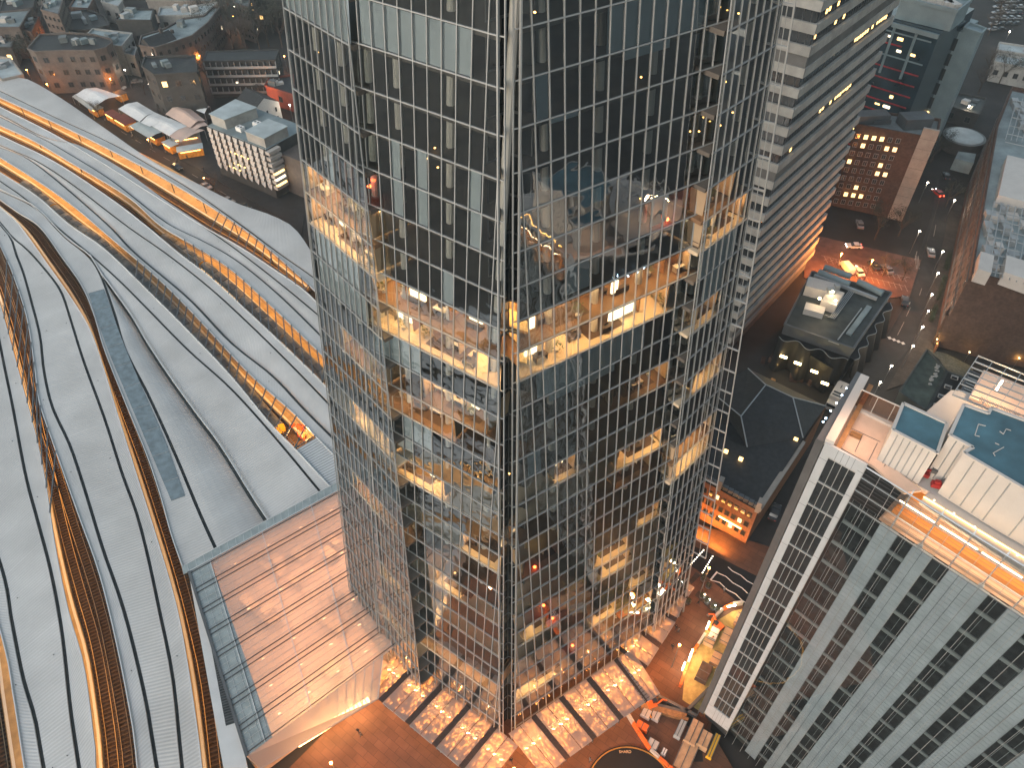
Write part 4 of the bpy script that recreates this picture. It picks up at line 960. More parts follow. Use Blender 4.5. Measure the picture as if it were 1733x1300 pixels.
# machines left on the roof deck
def machine(px, label, cat, m, kind):
    p = G(px[0], px[1], ZN - 1.2); t = thing(kind, label, cat, p); q = MB()
    if kind == 'access_platform':
        q.bx(p, 1.4, .7, .45, R(-30)); q.bar(p + UP * .6 + Vector((-.6, .3, 0)), p + UP * .9 + Vector((.7, -.4, 0)), .18, .18); q.build('chassis', M[m], t)
        q = MB()
        for a, b in ((-.5, -.3), (.5, -.3), (-.5, .3), (.5, .3)): c = p + Vector((a, b, .12)); q.tube(c - Vector((.0, .06, 0)), c + Vector((.0, .06, 0)), .15, n=10)
        q.build('wheel', M['gutter'], t); q = MB(); q.bx(p + Vector((.75, -.45, .8)), .5, .4, .4, R(-30)); q.build('basket', M['alu_dark'], t)
    else:
        q.bx(p, .9, .6, .5, R(-20)); q.bx(p + UP * .5, .5, .35, .3, R(-20)); q.build('body', M[m], t); q = MB(); q.bar(p + UP * .4, p + Vector((.7, .2, .9)), .08, .08); q.build('handle', M['alu_dark'], t)
    return t
M['redpaint'] = mat('red_paint', (.33, .03, .03), .5)
machine((1516, 783), 'yellow lifting machine on the pale roof deck beside the white wall', 'lifting machine', 'yellow', 'access_platform')
machine((1537, 791), 'small red machine on the pale roof deck next to the yellow one', 'machine', 'redpaint', 'roof_machine')
machine((1559, 802), 'larger red platform machine on the pale roof deck farthest from the yellow one', 'lifting machine', 'redpaint', 'access_platform')
machine((1583, 823), 'red roof machine leaning by the opening in the white wall', 'machine', 'redpaint', 'roof_machine')

# ---------------------------------------------------------------- general building helpers
def block(name, label, cat, px, z1, z0=0.0, wm='concrete', rm='flatroof', par=.5, th=.4, group=None):
    """flat roofed building from its roof outline seen in the photo at height z1"""
    P_ = [G(u, v, z1) for u, v in px]; c = sum(P_, Vector()) / len(P_)
    t = thing(name, label, cat, XY(c, z0), group)
    MB().prism([XY(p, 0) for p in P_], z0, z1).build('walls', M[wm], t)
    q = MB(); I_ = [Lp(p, c, .03) for p in P_]; q.hexa([XY(p, z1 + .01) for p in I_], [XY(p, z1 + .06) for p in I_]); q.build('roof', M[rm], t)
    if par:
        q = MB()
        for i in range(len(P_)): q.bar(XY(P_[i], z1 + par / 2 - .02), XY(P_[(i + 1) % len(P_)], z1 + par / 2 - .02), th, par)
        q.build('parapet', M[wm], t)
    return t, P_
WM = {}
def winmesh(w_, h_, pane, frame, fr=.1):
    key = (round(w_, 2), round(h_, 2), pane, frame)
    if key not in WM:
        q = MB(); X, Y = Vector((1, 0, 0)), Vector((0, 1, 0)); q.m = 0; q.box((0, -.03, 0), X, Y, UP, w_ / 2 - fr, .02, h_ / 2 - fr); q.m = 1
        for s in (-1, 1): q.box((s * (w_ / 2 - fr / 2), -.05, 0), X, Y, UP, fr / 2, .05, h_ / 2); q.box((0, -.05, s * (h_ / 2 - fr / 2)), X, Y, UP, w_ / 2, .05, fr / 2)
        if w_ > 1.2: q.box((0, -.045, 0), X, Y, UP, .03, .045, h_ / 2 - fr)
        o = q.build('window_master', [M[pane], M[frame]]); WM[key] = o.data; bpy.data.objects.remove(o)
    return WM[key]
def windows(t, a, b, z0, z1, cols, rows, w_=1.3, h_=1.7, lit=(), pane='winglass', frame='frdark', litm='warmwin', skip=0.0, seed=1, n=None, name='window', inset=.03, marg=.5):
    """grid of separate windows on the wall from a to b (left to right seen from outside)"""
    rr = random.Random(seed); a = XY(a, 0); b = XY(b, 0); d = (b - a).normalized(); nn = Vector((d.y, -d.x, 0)); L = (b - a).length
    ang = math.atan2(d.y, d.x)
    for r in range(rows):
        for c in range(cols):
            if rr.random() < skip: continue
            p = a + d * (marg + (L - 2 * marg) * (c + .5) / cols) + nn * inset; z = z0 + (z1 - z0) * (r + .5) / rows
            me = winmesh(w_, h_, litm if (r, c) in lit else pane, frame)
            inst(me, name, t, Matrix.Translation(XY(p, z)) @ Matrix.Rotation(ang, 4, 'Z'))
M['flatroof'] = mat('grey_flat_roof', (0.2, 0.23, 0.24), 0.8, var=0.25, scale=0.3, stain=0.35)
M['bluroof'] = mat('blue_grey_roof', (0.24, 0.30, 0.32), 0.7, var=0.25, scale=0.25, stain=0.3)
M['slate'] = mat('dark_slate', (0.028, 0.03, 0.033), 0.55, var=0.3, scale=1.2, stain=0.2, bump=.3, bscale=2)
M['brick'] = mat('brown_brick', (0.09, 0.055, 0.043), 0.85, var=0.25, scale=1.5, stain=0.2)
M['brick2'] = mat('orange_brick', (0.27, 0.12, 0.06), 0.85, var=0.25, scale=1.5, stain=0.15)
M['stone'] = mat('pale_stone', (0.33, 0.30, 0.27), 0.85, var=0.12, scale=0.6, stain=0.15)
M['teal'] = mat('grey_metal_cladding', (0.20, 0.27, 0.30), 0.5, var=0.12, scale=0.3, stain=0.1)
M['redband'] = mat('red_spandrel', (0.3, 0.02, 0.03), 0.5, var=0.5, scale=1)
M['blueglass'] = mat('blue_dark_glass', (0.02, 0.04, 0.055), 0.12, var=0.5, scale=0.15, spec=.9)

# ---------------------------------------------------------------- banded concrete tower behind the skyscraper
Q_ = G(1369, 455, 0); P_ = G(1349.2, 167.6, 66.07)
gt = thing('concrete_tower', 'tall concrete tower with horizontal grey bands and dark ribbon windows behind the glass skyscraper', 'tower block', (P_.x, P_.y, 0))
d1 = (XY(Q_, 0) - XY(P_, 0)).normalized(); L1 = (XY(Q_, 0) - XY(P_, 0)).length; n1 = Vector((d1.y, -d1.x, 0)); d2 = -Vector((math.cos(R(-38.4)), math.sin(R(-38.4)), 0)); n2 = Vector((-d2.y, d2.x, 0)); n2 = n2 if n2.y < 0 else -n2
Pb = XY(P_, 0); L2 = 34.0
def rectp(o): return [Pb + (n1 + n2) * o, Pb + d1 * (L1) + (n1 - d2 * 0) * o - (-d1) * o, Pb + d1 * (L1) + d2 * L2 - n1 * o + d1 * o, Pb + d2 * L2 + n2 * o + d2 * o]
MB().prism([Pb + d1 * .9 + d2 * .9, Pb + d1 * (L1 - .9) + d2 * .9, Pb + d1 * (L1 - .9) + d2 * L2, Pb + d1 * .9 + d2 * L2], 0, 118).build('core', M['concrete2'], gt)
FHt = 3.83; BLANK = {1, -5, -16}
litr = {3: [(2, 9)], 2: [(8, 12), (1, 3)], 0: [(20, 34)], -3: [(12, 26)], -4: [(2, 5)], 5: [(4, 8)]}
for k in range(-17, 15):
    zb = 66.07 + FHt * k
    if zb < 1: continue
    c4 = [Pb, Pb + d1 * L1, Pb + d1 * L1 + d2 * L2, Pb + d2 * L2]
    MB().prism(c4, zb, zb + 1.72).build('spandrel_band', M['concrete'], gt)
    in_ = .25 if k in BLANK else .6
    c5 = [Pb + d1 * in_ + d2 * in_, Pb + d1 * (L1 - in_) + d2 * in_, Pb + d1 * (L1 - in_) + d2 * L2, Pb + d1 * in_ + d2 * L2]
    if k in BLANK: MB().prism(c5, zb + 1.72, zb + FHt).build('louvre_band', M['concrete2'], gt)
    else:
        MB().prism(c5, zb + 1.72, zb + FHt).build('ribbon_window', M['winglass'], gt)
        q = MB()
        for i in range(1, 37): p = Pb + d1 * (L1 * i / 37) + d2 * .6; q.bar(XY(p, zb + 1.75), XY(p, zb + FHt), .12, .12)
        for i in range(1, 22): p = Pb + d2 * (L2 * i / 22) + d1 * .6; q.bar(XY(p, zb + 1.75), XY(p, zb + FHt), .14, .14)
        q.build('window_mullion', M['alu_dark'], gt)
    for a, b in litr.get(k, []):
        q = MB(); rr = random.Random(k)
        for i in range(a, b):
            if rr.random() < .3: continue
            p0 = Pb + d1 * (L1 * (i + .2) / 37) + d2 * .53; p1 = Pb + d1 * (L1 * (i + .8) / 37) + d2 * .53; z_ = zb + 2.3 + rr.random() * .4; q.bar(XY(p0, z_ + .25), XY(p1, z_ + .25), .05, .75)
        q.build('lit_pane', M['warmwin'], gt)
q = MB(); q.bar(Pb, Pb + UP * 118, .06, .06); q.build('corner_joint', M['alu_dark'], gt)

# ---------------------------------------------------------------- streets on the right
def road(name, px, z, m): return sheet(name, px, z, M[m], th=.3)
road('road', [(1590, 300), (1622, 300), (1612, 400), (1590, 460), (1560, 560), (1500, 640), (1440, 760), (1330, 960), (1255, 1140), (1190, 1120), (1290, 900), (1360, 740), (1430, 640), (1500, 560), (1545, 460), (1572, 380)], -.30, 'asphalt')
M['carpark'] = mat('glow_tinted_asphalt', (.13, .07, .055), .7, var=.3, scale=.5, stain=.3)  # glow of the orange lamps is partly put into this asphalt colour
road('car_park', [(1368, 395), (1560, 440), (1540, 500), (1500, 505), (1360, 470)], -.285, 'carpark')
road('pavement', [(1612, 330), (1640, 330), (1600, 540), (1560, 640), (1500, 660), (1543, 585), (1560, 540), (1590, 440)], -.16, 'pave')
M['paint'] = mat('road_paint', (.6, .6, .58), .6, var=.1)
M['paintd'] = mat('worn_road_paint', (.28, .25, .23), .7, var=.3, scale=2)
def marks(name, segs, w_, m='paint', z=-.275):
    q = MB()
    for a, b in segs: q.bar(G(a[0], a[1], z), G(b[0], b[1], z), w_, .01)
    tag(q.build(name, M[m]), kind='structure')
marks('crossing_marking', [((1504 + 7.6 * i, 570 + 3 * i), (1507 + 7.6 * i, 574 + 3 * i)) for i in range(4)], .8)
marks('crossing_marking', [((1537 + 3.7 * i, 628 - 4.2 * i), (1545 + 3.7 * i, 631 - 4.2 * i)) for i in range(4)], .45)
marks('lane_marking', [((1519, 567), (1530, 545)), ((1534, 535), (1541, 520)), ((1548, 440), (1552, 425)), ((1580, 400), (1584, 380)), ((1556, 500), (1560, 488))], .15, 'paintd')
marks('give_way_marking', [((1533, 513), (1541, 511)), ((1541, 511), (1534, 522)), ((1534, 522), (1533, 513))], .2, 'paintd')
segs = []
for i in range(15):
    x = 1395 + i * 9.5; y = 434 + i * 2.3
    segs += [((x, y), (x + 6, y + 11)), ((x + 3, y + 16), (x + 8, y + 27)), ((x, y + 6), (x + 7, y + 3))]
segs += [((1390, 432), (1540, 470)), ((1388, 449), (1530, 484))]
marks('parking_bay_marking', segs, .14, 'paintd', -.27)
marks('hatched_marking', [((1549 + 2.5 * i, 433), (1551 + 2.5 * i, 455)) for i in range(3)], .15, 'paintd', -.27)
marks('street_line_marking', [((1452 + 7 * i, 540 - 3 * i), (1455 + 7 * i, 541 - 3 * i)) for i in range(3)], .3, 'paintd', -.27)
# ---------------------------------------------------------------- brown brick block with lit windows
t, P2 = block('brick_building', 'brown brick hospital block with rows of small square windows, some lit amber', 'building', [(1449, 213), (1466, 190), (1590, 205), (1584, 238)], 26.0, wm='brick', rm='flatroof', par=.8)
a_, b_ = G(1446, 217, 26), G(1560, 229, 26)
front = G(1562, 232, 26)
litset = {(8, 1), (8, 2), (8, 3), (7, 1), (7, 4), (7, 5), (5, 0), (4, 4), (4, 5), (5, 4), (1, 1), (1, 2), (1, 3), (2, 2)}
windows(t, G(1446, 217.5, 26), G(1548, 229.8, 26), 1.5, 25.3, 7, 9, 1.25, 1.5, lit=litset, frame='winframe')
q = MB(); A_, B_ = G(1557, 231.5, 26), G(1584, 237, 26); d = (XY(B_, 0) - XY(A_, 0)).normalized(); nn = Vector((d.y, -d.x, 0))
q.hexa([XY(A_, 0), XY(B_, 0), XY(B_, 29), XY(A_, 29)], [XY(A_, 0) + nn * .8, XY(B_, 0) + nn * .8, XY(B_, 29) + nn * .8, XY(A_, 29) + nn * .8]); q.build('pale_stair_tower', M['stone'], t)
q = MB()
for z in range(2, 29, 3): q.bar(XY(A_, z) + nn * .81, XY(B_, z) + nn * .81, .03, .06)
q.build('panel_joint', M['concrete2'], t)
q = MB(); q.bx(G(1470, 205, 26.2), 10, 4, 2.5, .1); q.bx(G(1545, 212, 26.2), 8, 5, 3, .1); q.bx(G(1490, 208, 26.2), 5, 2, 1.2, .1); q.build('rooftop_plant', M['alu_dark'], t)
# ---------------------------------------------------------------- grey clad block with red lines
zt = ZT(G(1545, 335, 0), 60) ; ZG = min(90, zt)
ZG = 50.0
t = thing('clad_building', 'tall blue-grey clad hospital block with red lit lines across its dark glass', 'building', G(1545, 250, 0))
def vb(name, px, z1, z0, m, par=0):
    P_ = [XY(G(u, v, z1), 0) for u, v in px]; MB().prism(P_, z0, z1).build(name, M[m], t)
    if par:
        q = MB()
        for i in range(len(P_)): q.bar(XY(P_[i], z1 + par / 2), XY(P_[(i + 1) % len(P_)], z1 + par / 2), .5, par)
        q.build('parapet', M[m], t)
    return P_
H0 = vb('upper_storey', [(1524, 0), (1545, -34), (1643, 3), (1619, 22)], ZG, ZG - 5, 'teal', 1)
q = MB(); q.prism([XY(G(u, v, ZG), 0) for u, v in [(1530, -4), (1547, -28), (1634, 4), (1617, 17)]], ZG, ZG + .2); q.build('roof', M['bluroof'], t)
q = MB()
for i in range(7): q.bx(G(1545 + 11 * i, -8 + 3.5 * i, ZG), 4, 2.5, 1.6, .3 * i)
q.build('rooftop_plant', M['panelw'], t)
C0, C1 = XY(G(1512, 37, ZG - 5.5), 0), XY(G(1590, 58, ZG - 5.5), 0); dG = (C1 - C0).normalized(); nG = Vector((dG.y, -dG.x, 0))
dpt = -nG * 26
MB().prism([C0 - dG * 8, C1, C1 + dpt, C0 - dG * 8 + dpt], 0, ZG - 5.1).build('glass_body', M['blueglass'], t)
for i in range(17):
    z = ZG - 8 - i * 3.3
    if z < 2: break
    q = MB(); m_ = 'redband' if (i == 1 or i > 2) else 'teal'
    q.bar(XY(C0 - dG * (7.5), z) + nG * .15, XY(C0 + (C1 - C0) * (.35 if i == 1 else .9), z) + nG * .15, .25, .35); q.build('floor_line', M[m_], t)
    rr = random.Random(i * 3)
    for j in range(4):
        if i in (0, 1, 5, 6, 7, 8, 9) and rr.random() < .55:
            p = C0 + dG * (rr.uniform(-4, 10)) + nG * .12; q = MB(); q.bar(XY(p, z - 1.4), XY(p, z - 1.4) + dG * rr.uniform(.8, 2.4), .1, rr.uniform(.3, .9)); q.build('lit_window', M['warmwin'] if rr.random() < .6 else M['coolwin'], t)
q = MB()
for s in (1, 7.5): p = C0 + dG * s + nG * .3; q.bar(XY(p, ZG - 20), XY(p, ZG - 6), .6, .6)
q.bar(XY(C0, ZG - 6) + nG * .3, XY(C1, ZG - 6) + nG * .3, 1, 1.2); q.build('frame_beam', M['teal'], t)
T1 = vb('stair_tower', [(1592, 40), (1597, 33), (1617, 37), (1612, 43)], ZG - 9, 0, 'teal', .6)
T2 = vb('stair_tower', [(1631, 49), (1640, 40), (1668, 50), (1660, 58)], ZG - 9, 0, 'teal', .6)
a_, b_ = T1[3], T2[0]
q = MB(); q.hexa([XY(a_, 0), XY(b_, 0), XY(b_, ZG - 10), XY(a_, ZG - 10)], [XY(a_, 0) + dpt * .5, XY(b_, 0) + dpt * .5, XY(b_, ZG - 10) + dpt * .5, XY(a_, ZG - 10) + dpt * .5]); q.build('link_wall', M['teal'], t)
for i in range(9):
    z = ZG - 12 - i * 4.6; q = MB(); dd = (b_ - a_); nn = Vector((dd.y, -dd.x, 0)).normalized(); q.hexa([XY(a_ + dd * .08, z - 3.5) + nn * .05, XY(b_ - dd * .08, z - 3.5) + nn * .05, XY(b_ - dd * .08, z) + nn * .05, XY(a_ + dd * .08, z) + nn * .05], [XY(a_ + dd * .08, z - 3.5) + nn * .3, XY(b_ - dd * .08, z - 3.5) + nn * .3, XY(b_ - dd * .08, z) + nn * .3, XY(a_ + dd * .08, z) + nn * .3]); q.build('stair_window', M['warmwin'] if i in (5, 6) else M['winglass'], t)
    if i < 5:
        q = MB(); c = (a_ + b_) / 2 + nn * .4
        for s in (-.5, .5): q.bar(XY(c + dd.normalized() * s, z - 1.4), XY(c + dd.normalized() * s, z - .4), .12, .12)
        q.build('wall_lamp', M['coolwin'], t)
# ---------------------------------------------------------------- long block with rooftop plant (right edge)
t, P3 = block('long_building', 'long brown building with a steel framed plant deck on its roof at the right edge', 'building', [(1643, 465), (1688, 210), (1712, 150), (1900, 190), (1900, 520), (1733, 487)], 22.0, wm='brick', rm='bluroof', par=.8)
for a, b in ((0, 1), (1, 2)):
    A_, B_ = XY(P3[a], 0), XY(P3[b], 0)
    q = MB(); d = (B_ - A_).normalized(); nn = Vector((-d.y, d.x, 0)); nn = nn if nn.x < 0 else -nn
    for z in (4, 12, 20): q.bar(XY(A_, z) + nn * .1, XY(B_, z) + nn * .1, .25, .25)
    q.build('string_course', M['concrete2'], t)
    L = (B_ - A_).length
    for i in range(int(L / 4)):
        for z in (6, 10, 14, 18):
            inst(winmesh(1.5, 1.8, 'winglass', 'frdark'), 'window', t, Matrix.Translation(XY(A_ + d * (i * 4 + 2) + nn * .03, z)) @ Matrix.Rotation(math.atan2(-d.y, -d.x), 4, 'Z'))
q = MB(); ZP = 24.5
def gb(a, b, z, w_=.18): q.bar(G(a[0], a[1], z), G(b[0], b[1], z), w_, w_)
for i in range(9):
    gb((1660 + i * 12, 462 + i * 3), (1683 + i * 12, 340 + i * 3), ZP)
for i in range(9):
    gb((1658 + 3.2 * i, 455 - 14 * i), (1760 + 3.2 * i, 478 - 14 * i), ZP)
for i in range(8): gb((1702 + i * 9, 235 + i * 2), (1722 + i * 9, 165 + i * 2), ZP)
for i in range(6): gb((1701 + 3.5 * i, 240 - 14 * i), (1800 + 3.5 * i, 262 - 14 * i), ZP)
q.build('plant_frame', M['alu'], t)
rr = random.Random(9)
for i in range(26):
    u, v = rr.uniform(1666, 1745), rr.uniform(350, 455)
    q = MB(); q.bx(G(u, v, 22.1), rr.uniform(1.5, 4), rr.uniform(1, 3), rr.uniform(.6, 2.2), R(75)); q.build('air_handler', M['alu' if i % 3 else 'panelw'], t)
for i in range(12):
    u, v = rr.uniform(1706, 1745), rr.uniform(175, 235); q = MB(); q.bx(G(u, v, 22.1), rr.uniform(2, 5), rr.uniform(1, 3), rr.uniform(.6, 2.2), R(75)); q.build('air_handler', M['alu'], t)
for px_ in ([(1655, 455), (1660, 425), (1683, 432), (1678, 462)], [(1700, 460), (1704, 432), (1752, 446), (1750, 478)], [(1690, 330), (1705, 262), (1760, 275), (1750, 345)]):
    P_ = [XY(G(u, v, 25.5), 0) for u, v in px_]; MB().prism(P_, 22, 25.5).build('plant_room', M['panelw'], t)
t2_, _ = block('annexe', 'low dark annexe with a square recessed yard in front of the long brown building', 'building', [(1640, 470), (1733, 492), (1733, 560), (1600, 535)], 9.0, wm='brick', rm='brick', par=.4)
# ---------------------------------------------------------------- dark low building with the wavy skirt
t, P4 = block('theatre', 'low black roofed building with rooftop machinery and a wavy dark skirt', 'building', [(1373, 462), (1508, 497), (1443, 592), (1327, 551)], 12.0, wm='alu_dark', rm='darkroof' if 'darkroof' in M else (M.setdefault('darkroof', mat('dark_flat_roof', (.05, .06, .06), .6, var=.4, scale=.4, stain=.3)) and 'darkroof'), par=.6)
M['skirt'] = mat('dark_skirt', (.008, .008, .009), .6)
def wavy(a, b, label, w_=2.2, zt_=9.5):
    q = MB(); a = XY(a, 0); b = XY(b, 0); d = (b - a).normalized(); nn = Vector((d.y, -d.x, 0)); L = (b - a).length; n = 90; pr = None
    for i in range(n + 1):
        s = L * i / n; o = 1.2 + w_ * (.5 + .5 * math.sin(s * 1.15)); top = a + d * s + nn * (o * .55); bot = a + d * s + nn * o
        cur = (XY(top, zt_), XY(bot, 1.0), XY(a + d * s, zt_))
        if pr: q.poly([pr[0], cur[0], cur[1], pr[1]]); q.poly([pr[2], cur[2], cur[0], pr[0]])
        pr = cur
    q.build('wavy_skirt', M['skirt'], t)
    q = MB(); pr = None
    for i in range(n + 1):
        s = L * i / n; o = 1.2 + w_ * (.5 + .5 * math.sin(s * 1.15)); p = XY(a + d * s + nn * (o * .55), zt_ + .05)
        if pr: q.bar(pr, p, .12, .1)
        pr = p
    q.build('skirt_edge', M['alu'], t)
wavy(P4[2], P4[1], ''); wavy(P4[3], P4[2], '', 3.0)
def rb(px, w_, d_, h_, m, name, r=R(-25), z=12.06):
    q = MB(); q.bx(G(px[0], px[1], z), w_, d_, h_, r); q.build(name, M[m], t)
rb((1384, 497), 6.5, 4.2, 2.8, 'panelw', 'plant_cabin'); rb((1405, 515), 3.6, 6.0, 2.4, 'panelw', 'chiller', R(-35)); rb((1376, 530), 4.5, 2.8, 1.6, 'panelw', 'plant_cabin')
rb((1400, 508), 1.6, 1.6, 3.4, 'alu', 'fan_unit', 0); rb((1411, 500), 1.2, 1.2, 3.2, 'alu', 'fan_unit', 0)
q = MB()
for i in range(4): q.bar(G(1437 + 2.5 * i, 492 + i, 12.6), G(1405 + 2.5 * i, 536 + i, 12.6), .16, .16); q.bar(G(1405 + 2.5 * i, 536 + i, 12.6), G(1396 + 2 * i, 533 + i, 12.6), .16, .16)
q.build('pipe_run', M['alu'], t)
for a, b in (((1385, 460), (1438, 481)), ((1452, 476), (1494, 497)), ((1395, 452), (1440, 468))):
    q = MB(); q.tube(G(a[0], a[1], 13.2), G(b[0], b[1], 13.2), .8, n=10); q.build('duct', M['teal'], t)
q = MB(); q.bar(G(1378, 466, 12.8), G(1484, 506, 12.8), .7, .7); q.build('duct', M['alu'], t)
q = MB(); q.bar(G(1471, 519, 12.4), G(1436, 566, 12.4), 1.2, .5); q.build('roof_walkway', M['bluroof'], t)
q = MB(); q.bar(G(1458, 522, 12.3), G(1418, 575, 12.3), .25, .3); q.bar(G(1331, 549, 12.3), G(1420, 583, 12.3), .2, .3); q.build('kerb', M['alu'], t)
for u, v in ((1409, 494), (1387, 505), (1414, 509)):
    q = MB(); q.ball(G(u, v, 15.5), .3, 8, 5); q.build('plant_lamp', M['lampw'] if 'lampw' in M else M.setdefault('lampw', em('warm_bulb', (1, .7, .35), 25)), t)
lightat('plant_light', 'POINT', G(1400, 508, 17.5), 220, (1, .7, .4), .3, parent=t)
# ---------------------------------------------------------------- floodlit yard
yd = thing('yard_wall', 'dark yard wall carrying four bright yellow floodlights', 'wall', G(1350, 640, 0))
q = MB(); q.bar(G(1312, 588, 4), G(1402, 645, 4), .5, 8); q.build('wall', M['skirt'], yd)
for i, (u, v) in enumerate(((1326, 604), (1350, 615), (1378, 629), (1396, 649))):
    q = MB(); q.box(G(u, v, 6), Vector((.85, -.5, 0)), Vector((.5, .85, 0)), UP, .8, .2, .2); q.build('floodlight', M['flood'] if 'flood' in M else M.setdefault('flood', em('floodlight', (1, .72, .3), 9)), yd)
    lightat('flood_lamp', 'POINT', G(u - 10, v + 14, 3.0), 35, (1, .62, .22), .3, parent=yd)
rr = random.Random(4)
for i in range(12):
    o = MB().bx(G(1290 + 8 * i + rr.uniform(0, 5), rr.uniform(605, 665), -.3), rr.uniform(1, 3.5), rr.uniform(.8, 2), rr.uniform(.5, 2), rr.random() * 3).build('storage_crate', M['wood' if i % 2 else 'brick'])
    tag(o, '%s storage crate %s from the left in the floodlit yard' % ('wooden' if i % 2 else 'brown', ORD[i]), 'crate', 'crates in the floodlit yard')
# lorry
def lorry(px, label):
    p = G(px[0], px[1], -.3); d = (G(1424, 655, 0) - G(1408, 682, 0)).normalized(); sd_ = Vector((d.y, -d.x, 0)); t = thing('lorry', label, 'lorry', p)
    q = MB(); q.box(p + UP * 2.1 + d * .3, d, sd_, UP, 3.0, 1.25, 1.35); q.build('box_body', M['panelw'], t)
    q = MB(); q.box(p + UP * 1.5 - d * 3.6, d, sd_, UP, .8, 1.15, 1.0); q.build('cab', M['panelw'], t)
    q = MB(); q.box(p + UP * 1.9 - d * 4.42, d, sd_, UP, .03, 1.0, .4); q.build('windscreen', M['winglass'], t)
    q = MB(); q.box(p + UP * 3.47 - d * 1.0, d, sd_, UP, .3, .9, .03); q.box(p + UP * 3.47 - d * 2.0, d, sd_, UP, .25, .9, .03); q.box(p + UP * 3.47 + d * 1.4, d, sd_, UP, .6, .1, .03); q.build('roof_marking', M['gutter'], t)
    for a in (-3.6, 1.6, 2.6):
        for s in (-1, 1):
            c = p + d * a + sd_ * s * 1.05 + UP * .5; q = MB(); q.tube(c - sd_ * .15, c + sd_ * .15, .48, n=12); q.build('wheel', M['gutter'], t)
lorry((1413, 678), 'white box lorry parked at the end of the floodlit yard')
# ---------------------------------------------------------------- dark hipped roof building
hp = thing('hipped_roof_building', 'old building with a dark hipped slate roof and an orange lit brick front', 'building', G(1300, 780, 0))
ZE, ZH = 12.0, 16.5
V_ = {'a': G(1296, 651.5, ZH), 'b': G(1341.8, 673, ZH), 'c': G(1254, 704.8, ZH), 'd': G(1264.5, 757, ZE + 1), 'e': G(1266, 623.8, ZE), 'f': G(1398, 687.5, ZE), 'g': G(1359, 741.5, ZE + 1), 'h': G(1200, 660, ZE), 'i': G(1195, 730, ZE + 1)}
q = MB()
q.poly([V_['a'], V_['c'], V_['d'], V_['g'], V_['b']]); q.poly([V_['e'], V_['a'], V_['b'], V_['f']]); q.poly([V_['b'], V_['g'], V_['f']]); q.poly([V_['e'], V_['h'], V_['c'], V_['a']]); q.poly([V_['h'], V_['i'], V_['d'], V_['c']])
q.build('roof', M['slate'], hp)
q = MB()
for a, b in ('ab', 'ac', 'cd', 'bg', 'bf', 'ae', 'ch'): q.bar(V_[a] + UP * .05, V_[b] + UP * .05, .22, .16)
q.build('ridge_line', M['alu'], hp)
FR = [G(1187, 812, 11), G(1283, 865, 11), G(1345, 775, 11), G(1384, 722, 11), G(1359, 741, 13), G(1265, 757, 13), G(1195, 730, 13)]
lowr = [G(1187, 812, 11), G(1283, 865, 11), G(1398, 690, 11), G(1359, 741.5, 12.9), G(1264.5, 757, 12.9), G(1195, 730, 12.9)]
q = MB(); q.poly([lowr[0], lowr[1], lowr[2], lowr[3], lowr[4], lowr[5]]); q.build('lower_roof', M['slate'], hp)
q = MB(); c4 = [XY(G(1187, 812, 11), 0), XY(G(1283, 865, 11), 0), XY(G(1398, 690, 11), 0), XY(G(1266, 626, 11), 0), XY(G(1190, 665, 11), 0)]; q.prism(c4, -.5, 10.9); q.build('walls', M['brick2'], hp)
windows(hp, c4[0], c4[1], 1.2, 10.2, 8, 3, 1.0, 1.5, lit={(1, 6), (0, 5), (2, 2)}, frame='brick', litm='warmwin')
q = MB(); A_, B_ = c4[0], c4[1]; d = (B_ - A_).normalized(); nn = Vector((d.y, -d.x, 0)); q.bar(XY(Lp(A_, B_, .45), 3.6) + nn * .1, XY(Lp(A_, B_, .85), 3.6) + nn * .1, .1, .18); q.build('fascia_light', M['amber'], hp)
for s in (.3, .98):
    q = MB(); q.bx(XY(Lp(A_, B_, s), 10.5) + nn * -.5, .9, 1.4, 3.0, R(-30)); q.build('chimney', M['stone'], hp)
for i in range(11):
    s = .04 + .09 * i; q = MB(); q.bx(XY(Lp(A_, B_, s), 10.9) - nn * .6, .9, .8, 1.1, R(-30)); q.build('dormer', M['alu_dark'], hp)
q = MB(); q.bar(XY(c4[1], 11.5), XY(Lp(c4[1], c4[2], .62), 11.5), 1.0, 1.0); q.build('parapet_coping', M['stone'], hp)
for u, v in ((1228, 766), (1253, 779), (1331, 737), (1346, 746)):
    q = MB(); q.bx(G(u, v, 12.6), .8, .5, .7, R(-30)); q.build('lit_rooflight', M['warmwin'], hp)
lightat('wall_wash', 'AREA', XY(Lp(A_, B_, .45), 1.5) + nn * 5, 900, (1, .38, .08), 9, (R(75), 0, math.atan2(d.y, d.x)), hp, 1.5)

# ---------------------------------------------------------------- low roofs and paving between the road and the terrace
M['greygreenroof'] = mat('green_grey_roof', (.065, .085, .075), .8, var=.35, scale=.5, stain=.35); M['setts'] = mat('stone_setts', (.13, .13, .105), .85, var=.3, scale=2, stain=.2)  # flat roof in dark green-grey, mottled at random
t, Pm = block('low_roofed_building', 'low building with a green-grey flat roof beside the road below the last street lamps', 'building', [(1568, 592), (1601, 630), (1567, 696), (1521, 665)], 6.0, wm='darkroof', rm='greygreenroof', par=.5)
rr = random.Random(77)
for i in range(16):
    q = MB(); q.bx(G(1573 + i * 1.1 + rr.uniform(-3, 3), 652 - i * 2.2 + rr.uniform(-3, 3), 6.06), rr.uniform(.3, .9), rr.uniform(.2, .6), rr.uniform(.1, .35), rr.random() * 3); q.build('roof_vent', M['concrete'], t)
t, Pn = block('black_roofed_building', 'narrow black roofed building with small pale rooflights beside the green-grey roof', 'building', [(1603, 630), (1628, 640), (1598, 708), (1569, 698)], 6.5, wm='darkroof', rm='skirt', par=.3)
